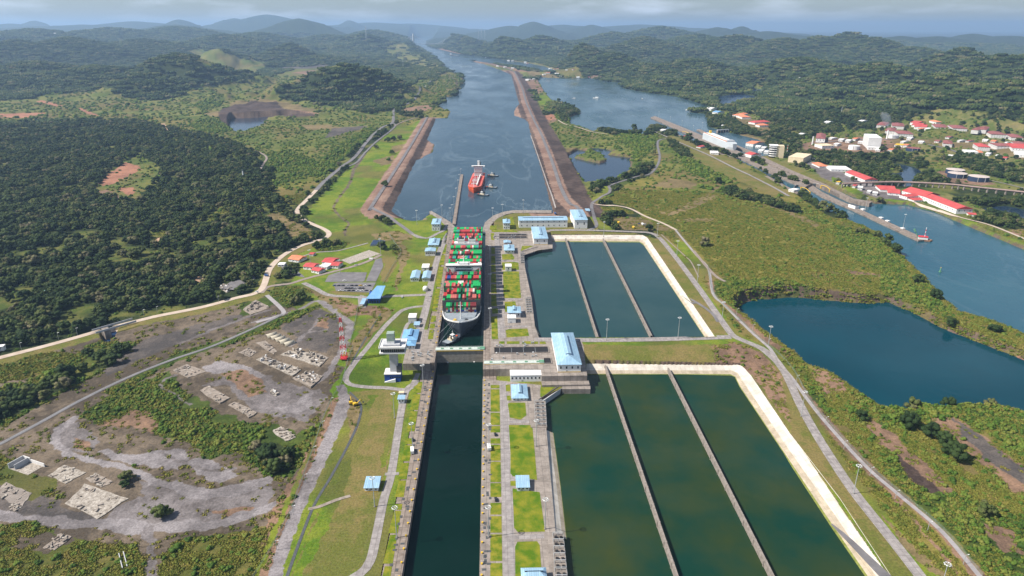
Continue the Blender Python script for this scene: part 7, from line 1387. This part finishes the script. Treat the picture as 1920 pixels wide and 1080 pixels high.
# single crowns near, patches of canopy beyond
x1,y1=grid(380,1900,9.6); a1=pick(x1,y1,0); x2,y2=grid(1900,3300,12.5); a2=pick(x2,y2,0)
T=np.stack([np.concatenate([a1[i],a2[i]]) for i in range(3)],1); Dt=np.hypot(T[:,0],T[:,1]); sc=np.where(Dt<1900,VR.beta(1.6,2.4,len(T))*1.25+.55,VR.uniform(1.0,1.5,len(T)))
big=VR.random(len(T))<.06; sc[big]*=1.35
order=np.argsort(np.hypot(Dt,CZ)/sc); near=order[:235]; restk=order[235:]
scatter_obj('forest_canopy','dense dark tropical forest of rounded crowns covering the left bank and lower hills','forest',T[restk],sc[restk],VR.uniform(0,6.28,len(restk)),VR.integers(0,6,len(restk)),C_TREE)
x3,y3=grid(3300,8500,34,.85); a3=pick(x3,y3,0,False); x4,y4=grid(8500,15000,56,.85); a4=pick(x4,y4,0,False)
T3=np.stack([np.concatenate([a3[i],a4[i]]) for i in range(3)],1); D3=np.hypot(T3[:,0],T3[:,1]); s3=np.where(D3<8500,VR.uniform(.8,1.15,len(T3)),VR.uniform(1.3,2.0,len(T3))); T3[:,2]-=3
scatter_obj('far_forest','endless hazy forest over the far hills on both sides of the canal','forest',T3,s3,VR.uniform(0,6.28,len(T3)),VR.integers(0,5,len(T3)),C_PATCH)
# bushes
x5,y5=grid(330,1500,4.6); b1=pick(x5,y5,1); x6,y6=grid(1500,3000,9.5); b2=pick(x6,y6,1); x9,y9=grid(3000,5600,17); b3=pick(x9,y9,1,False)
B=np.stack([np.concatenate([b1[i],b2[i],b3[i]]) for i in range(3)],1); DB=np.hypot(B[:,0],B[:,1]); sb=np.where(DB<1500,VR.uniform(.45,1.25,len(B)),np.where(DB<3000,VR.uniform(1.1,2.3,len(B)),VR.uniform(1.8,3.4,len(B)))); bb=VR.random(len(B))<.07; sb[bb]*=1.7
scatter_obj('scrub_bushes','low green bushes and thickets scattered over the open ground','bushes',B,sb,VR.uniform(0,6.28,len(B)),VR.integers(0,5,len(B)),C_BUSH)
x7,y7=grid(330,760,2.0); g1=pick(x7,y7,2); x8,y8=grid(760,1600,3.2); g2=pick(x8,y8,2)
Gx=np.stack([np.concatenate([g1[i],g2[i]]) for i in range(3)],1); DG=np.hypot(Gx[:,0],Gx[:,1]); kk=fbm(Gx[:,0],Gx[:,1],13,3)>.36; Gx=Gx[kk]; DG=DG[kk]
scatter_obj('tall_grass','coarse yellow-green grass tufts over the scrubland','grass',Gx,np.where(DG<760,VR.uniform(.7,1.5,len(Gx)),VR.uniform(1.1,2.1,len(Gx))),VR.uniform(0,6.28,len(Gx)),VR.integers(0,4,len(Gx)),C_TUFT)
print('VEG',len(T),len(T3),len(B),len(Gx))
# single trees one can tell apart
def make_tree(seed,name='tree'):
    r=empty(name,(0,0,0)); m=MB(); m.cyl(0,0,-1,3,.5,.36,7); rg=np.random.default_rng(seed)
    for k in range(5): a=k*1.26+rg.uniform(0,1); m.bar((0,0,2.6),(2.6*math.cos(a),2.6*math.sin(a),5.4+rg.uniform(0,1.5)),.18,5)
    m.build('trunk',M['bark'],r); vf=crown(seed,5.2,8.2,1.6,22,I1,34,.36); o=np_mesh('crown',vf[0],vf[1],M['leaf']); o.parent=r; return r
TREES=[make_tree(900+i) for i in range(5)]; tn=[0]*5
def put_tree(x,y,z,s,label,group=None,k=None,cat='tree'):
    k=int(VR.integers(0,5)) if k is None else k; o=TREES[k] if not tn[k] else copy_tree(TREES[k]); tn[k]=1
    o.location=(x,y,z); o.rotation_euler=(0,0,float(VR.uniform(0,6.28))); o.scale=(s,s,s*float(VR.uniform(.85,1.1))); tag(o,label,cat)
    if 'group' in o: del o['group']
    if group: o['group']=group
for i in near:
    x,y,z=T[i]; lb=('broad leafy tree crowded into the dark strip of forest beside the river and railway','trees of the lower left strip') if x<-150 and y<800 else ('broad leafy tree crowded into the dark left forest above the pale road','trees at the near edge of the left forest') if x<-150 else ('broad leafy tree in the belt along the right channel shore','trees of the right shore belt')
    put_tree(x,y,z,float(sc[i]),*lb)
for px,py,s,lb in [(722,352+1,1.5,'lone dark round tree on the left lawn beside the dike'),(705,279,1.4,'round tree on the left lawn nearest the forked road'),(735,288,1.3,'smaller round tree just in front of the pair on the left lawn'),(727,267,1.8,'left tree of the big clump on the upper left lawn'),(738,264,1.7,'middle tree of the big clump on the upper left lawn'),(750,262,1.9,'right tree of the big clump on the upper left lawn'),(715,468,1.6,'round reddish dark tree beside the dark reservoir'),(738,468,1.1,'small tree right of the dark reservoir'),(300,970,1.15,'round tree alone on the gravel of the lower left yard'),(312,966,.9,'smaller tree joined to the round one on the lower left gravel'),(238,900,1.05,'tall dark tree beside the big broken slab'),(236,912,.75,'low bushy tree at the foot of the tall dark one by the slab'),(518,885,1.5,'big dark tree at the right end of the yard scrub'),(500,870,1.2,'dark tree just left of the biggest one in the yard scrub'),(535,862,1.1,'dark tree behind the biggest one in the yard scrub'),
  (565,563,1.5,'large dark tree on the triangle below the camp junction'),(552,570,1.2,'bushy tree left of the large one on the triangle'),(522,520,.9,'small palm-like tree in the dark plot, leftmost'),(535,522,1.0,'tree in the middle of the dark plot by the canal road'),(553,516,.9,'tree at the right of the dark plot by the canal road'),(594,466,1.3,'left tree of the grove above the camp'),(612,462,1.5,'middle tree of the grove above the camp'),(632,460,1.4,'right tree of the grove above the camp'),(562,415,1.6,'dark tree inside the bend of the pale road'),(1320,461,1.7,'lone dark bush tree on the heath beyond the upper basin'),(1257,275,1.6,'round tree in front of the old lock grass'),(1292,257,1.9,'large round tree on the old lock grass'),(1722,520,1.5,'olive tree leaning over the right channel, upper one'),(1757,549,1.5,'olive tree leaning over the right channel, lower one'),(1785,596,1.4,'green tree on the spit between lake and channel'),(1868,612,1.3,'olive tree at the end of the spit between lake and channel'),
  (1790,860,1.7,'big spreading tree on the right hillside, lowest of the dark row'),(1770,835,1.5,'big spreading tree on the right hillside, third of the dark row'),(1745,818,1.5,'big spreading tree on the right hillside, second of the dark row'),(1705,800,1.6,'big spreading tree on the right hillside, first of the dark row'),(1712,757,1.4,'pale green domed tree at the shore of the blue lake'),(1780,756,1.2,'dark tree at the shore of the blue lake'),(1845,965,1.2,'dark tree low on the right hillside'),(1860,752,1.1,'small tree at the right part of the lake shore'),(1613,786,1.2,'tree at the left end of the right hillside scrub'),(1690,262,1.4,'dark tree between the power house and the rim tank'),(1654,284,1.8,'dark tree at the right foot of the power house'),(1745,327,1.6,'round tree on the meadow left of the navy tanks'),(1681,342,2.,'round tree at the mouth of the mangrove creek'),(1570,344,1.5,'dark tree at the end of the arched workshop, left'),(1600,340,1.4,'palm-like tree in front of the arched workshop'),(1188,243,2.2,'round island tree standing in the lake edge'),(1047,190,2.,'round tree at the corner of the dike meadow'),(1346,389-45,1.6,'round bush at the fork of the heath track')]:
    g=GL(px,py) if py>440 or px<1000 and py>260 else GH(px,py)
    put_tree(g[0],g[1],height(np.array([g[0]]),np.array([g[1]]))[0],s,lb)
# smoke over the chimney
sm=bpy.data.materials.new('chimney_smoke'); sm.use_nodes=True; t=sm.node_tree; t.nodes.remove(t.nodes['Principled BSDF']); pv=t.nodes.new('ShaderNodeVolumePrincipled'); pv.inputs['Color'].default_value=(.75,.82,.95,1); pv.inputs['Density'].default_value=.012; t.links.new(pv.outputs[0],t.nodes['Material Output'].inputs['Volume'])
m=MB(); m.rings([[(CHX[0]+dx+r*math.cos(a),CHX[1]+r*math.sin(a),CHX[2]+z) for a in np.linspace(0,6.283,12,endpoint=False)] for z,r,dx in ((1,4,0),(14,9,-4),(30,15,-12),(48,17,-20),(60,9,-26))]); o=m.build('chimney_smoke',sm,None,True); tag(o,'thin blue smoke drifting up from the tall white chimney','smoke',None,'stuff')
# ---------------- haze ----------------
hm=bpy.data.materials.new('haze'); hm.use_nodes=True; t=hm.node_tree; t.nodes.remove(t.nodes['Principled BSDF']); pv=t.nodes.new('ShaderNodeVolumePrincipled'); pv.inputs['Color'].default_value=(.45,.68,1,1); pv.inputs['Density'].default_value=4.6e-5; pv.inputs['Anisotropy'].default_value=.2; t.links.new(pv.outputs[0],t.nodes['Material Output'].inputs['Volume'])
o=MB().box(-80000,80000,-3000,80000,-45,800).build('haze',hm); tag(o,None,None,None,'stuff')
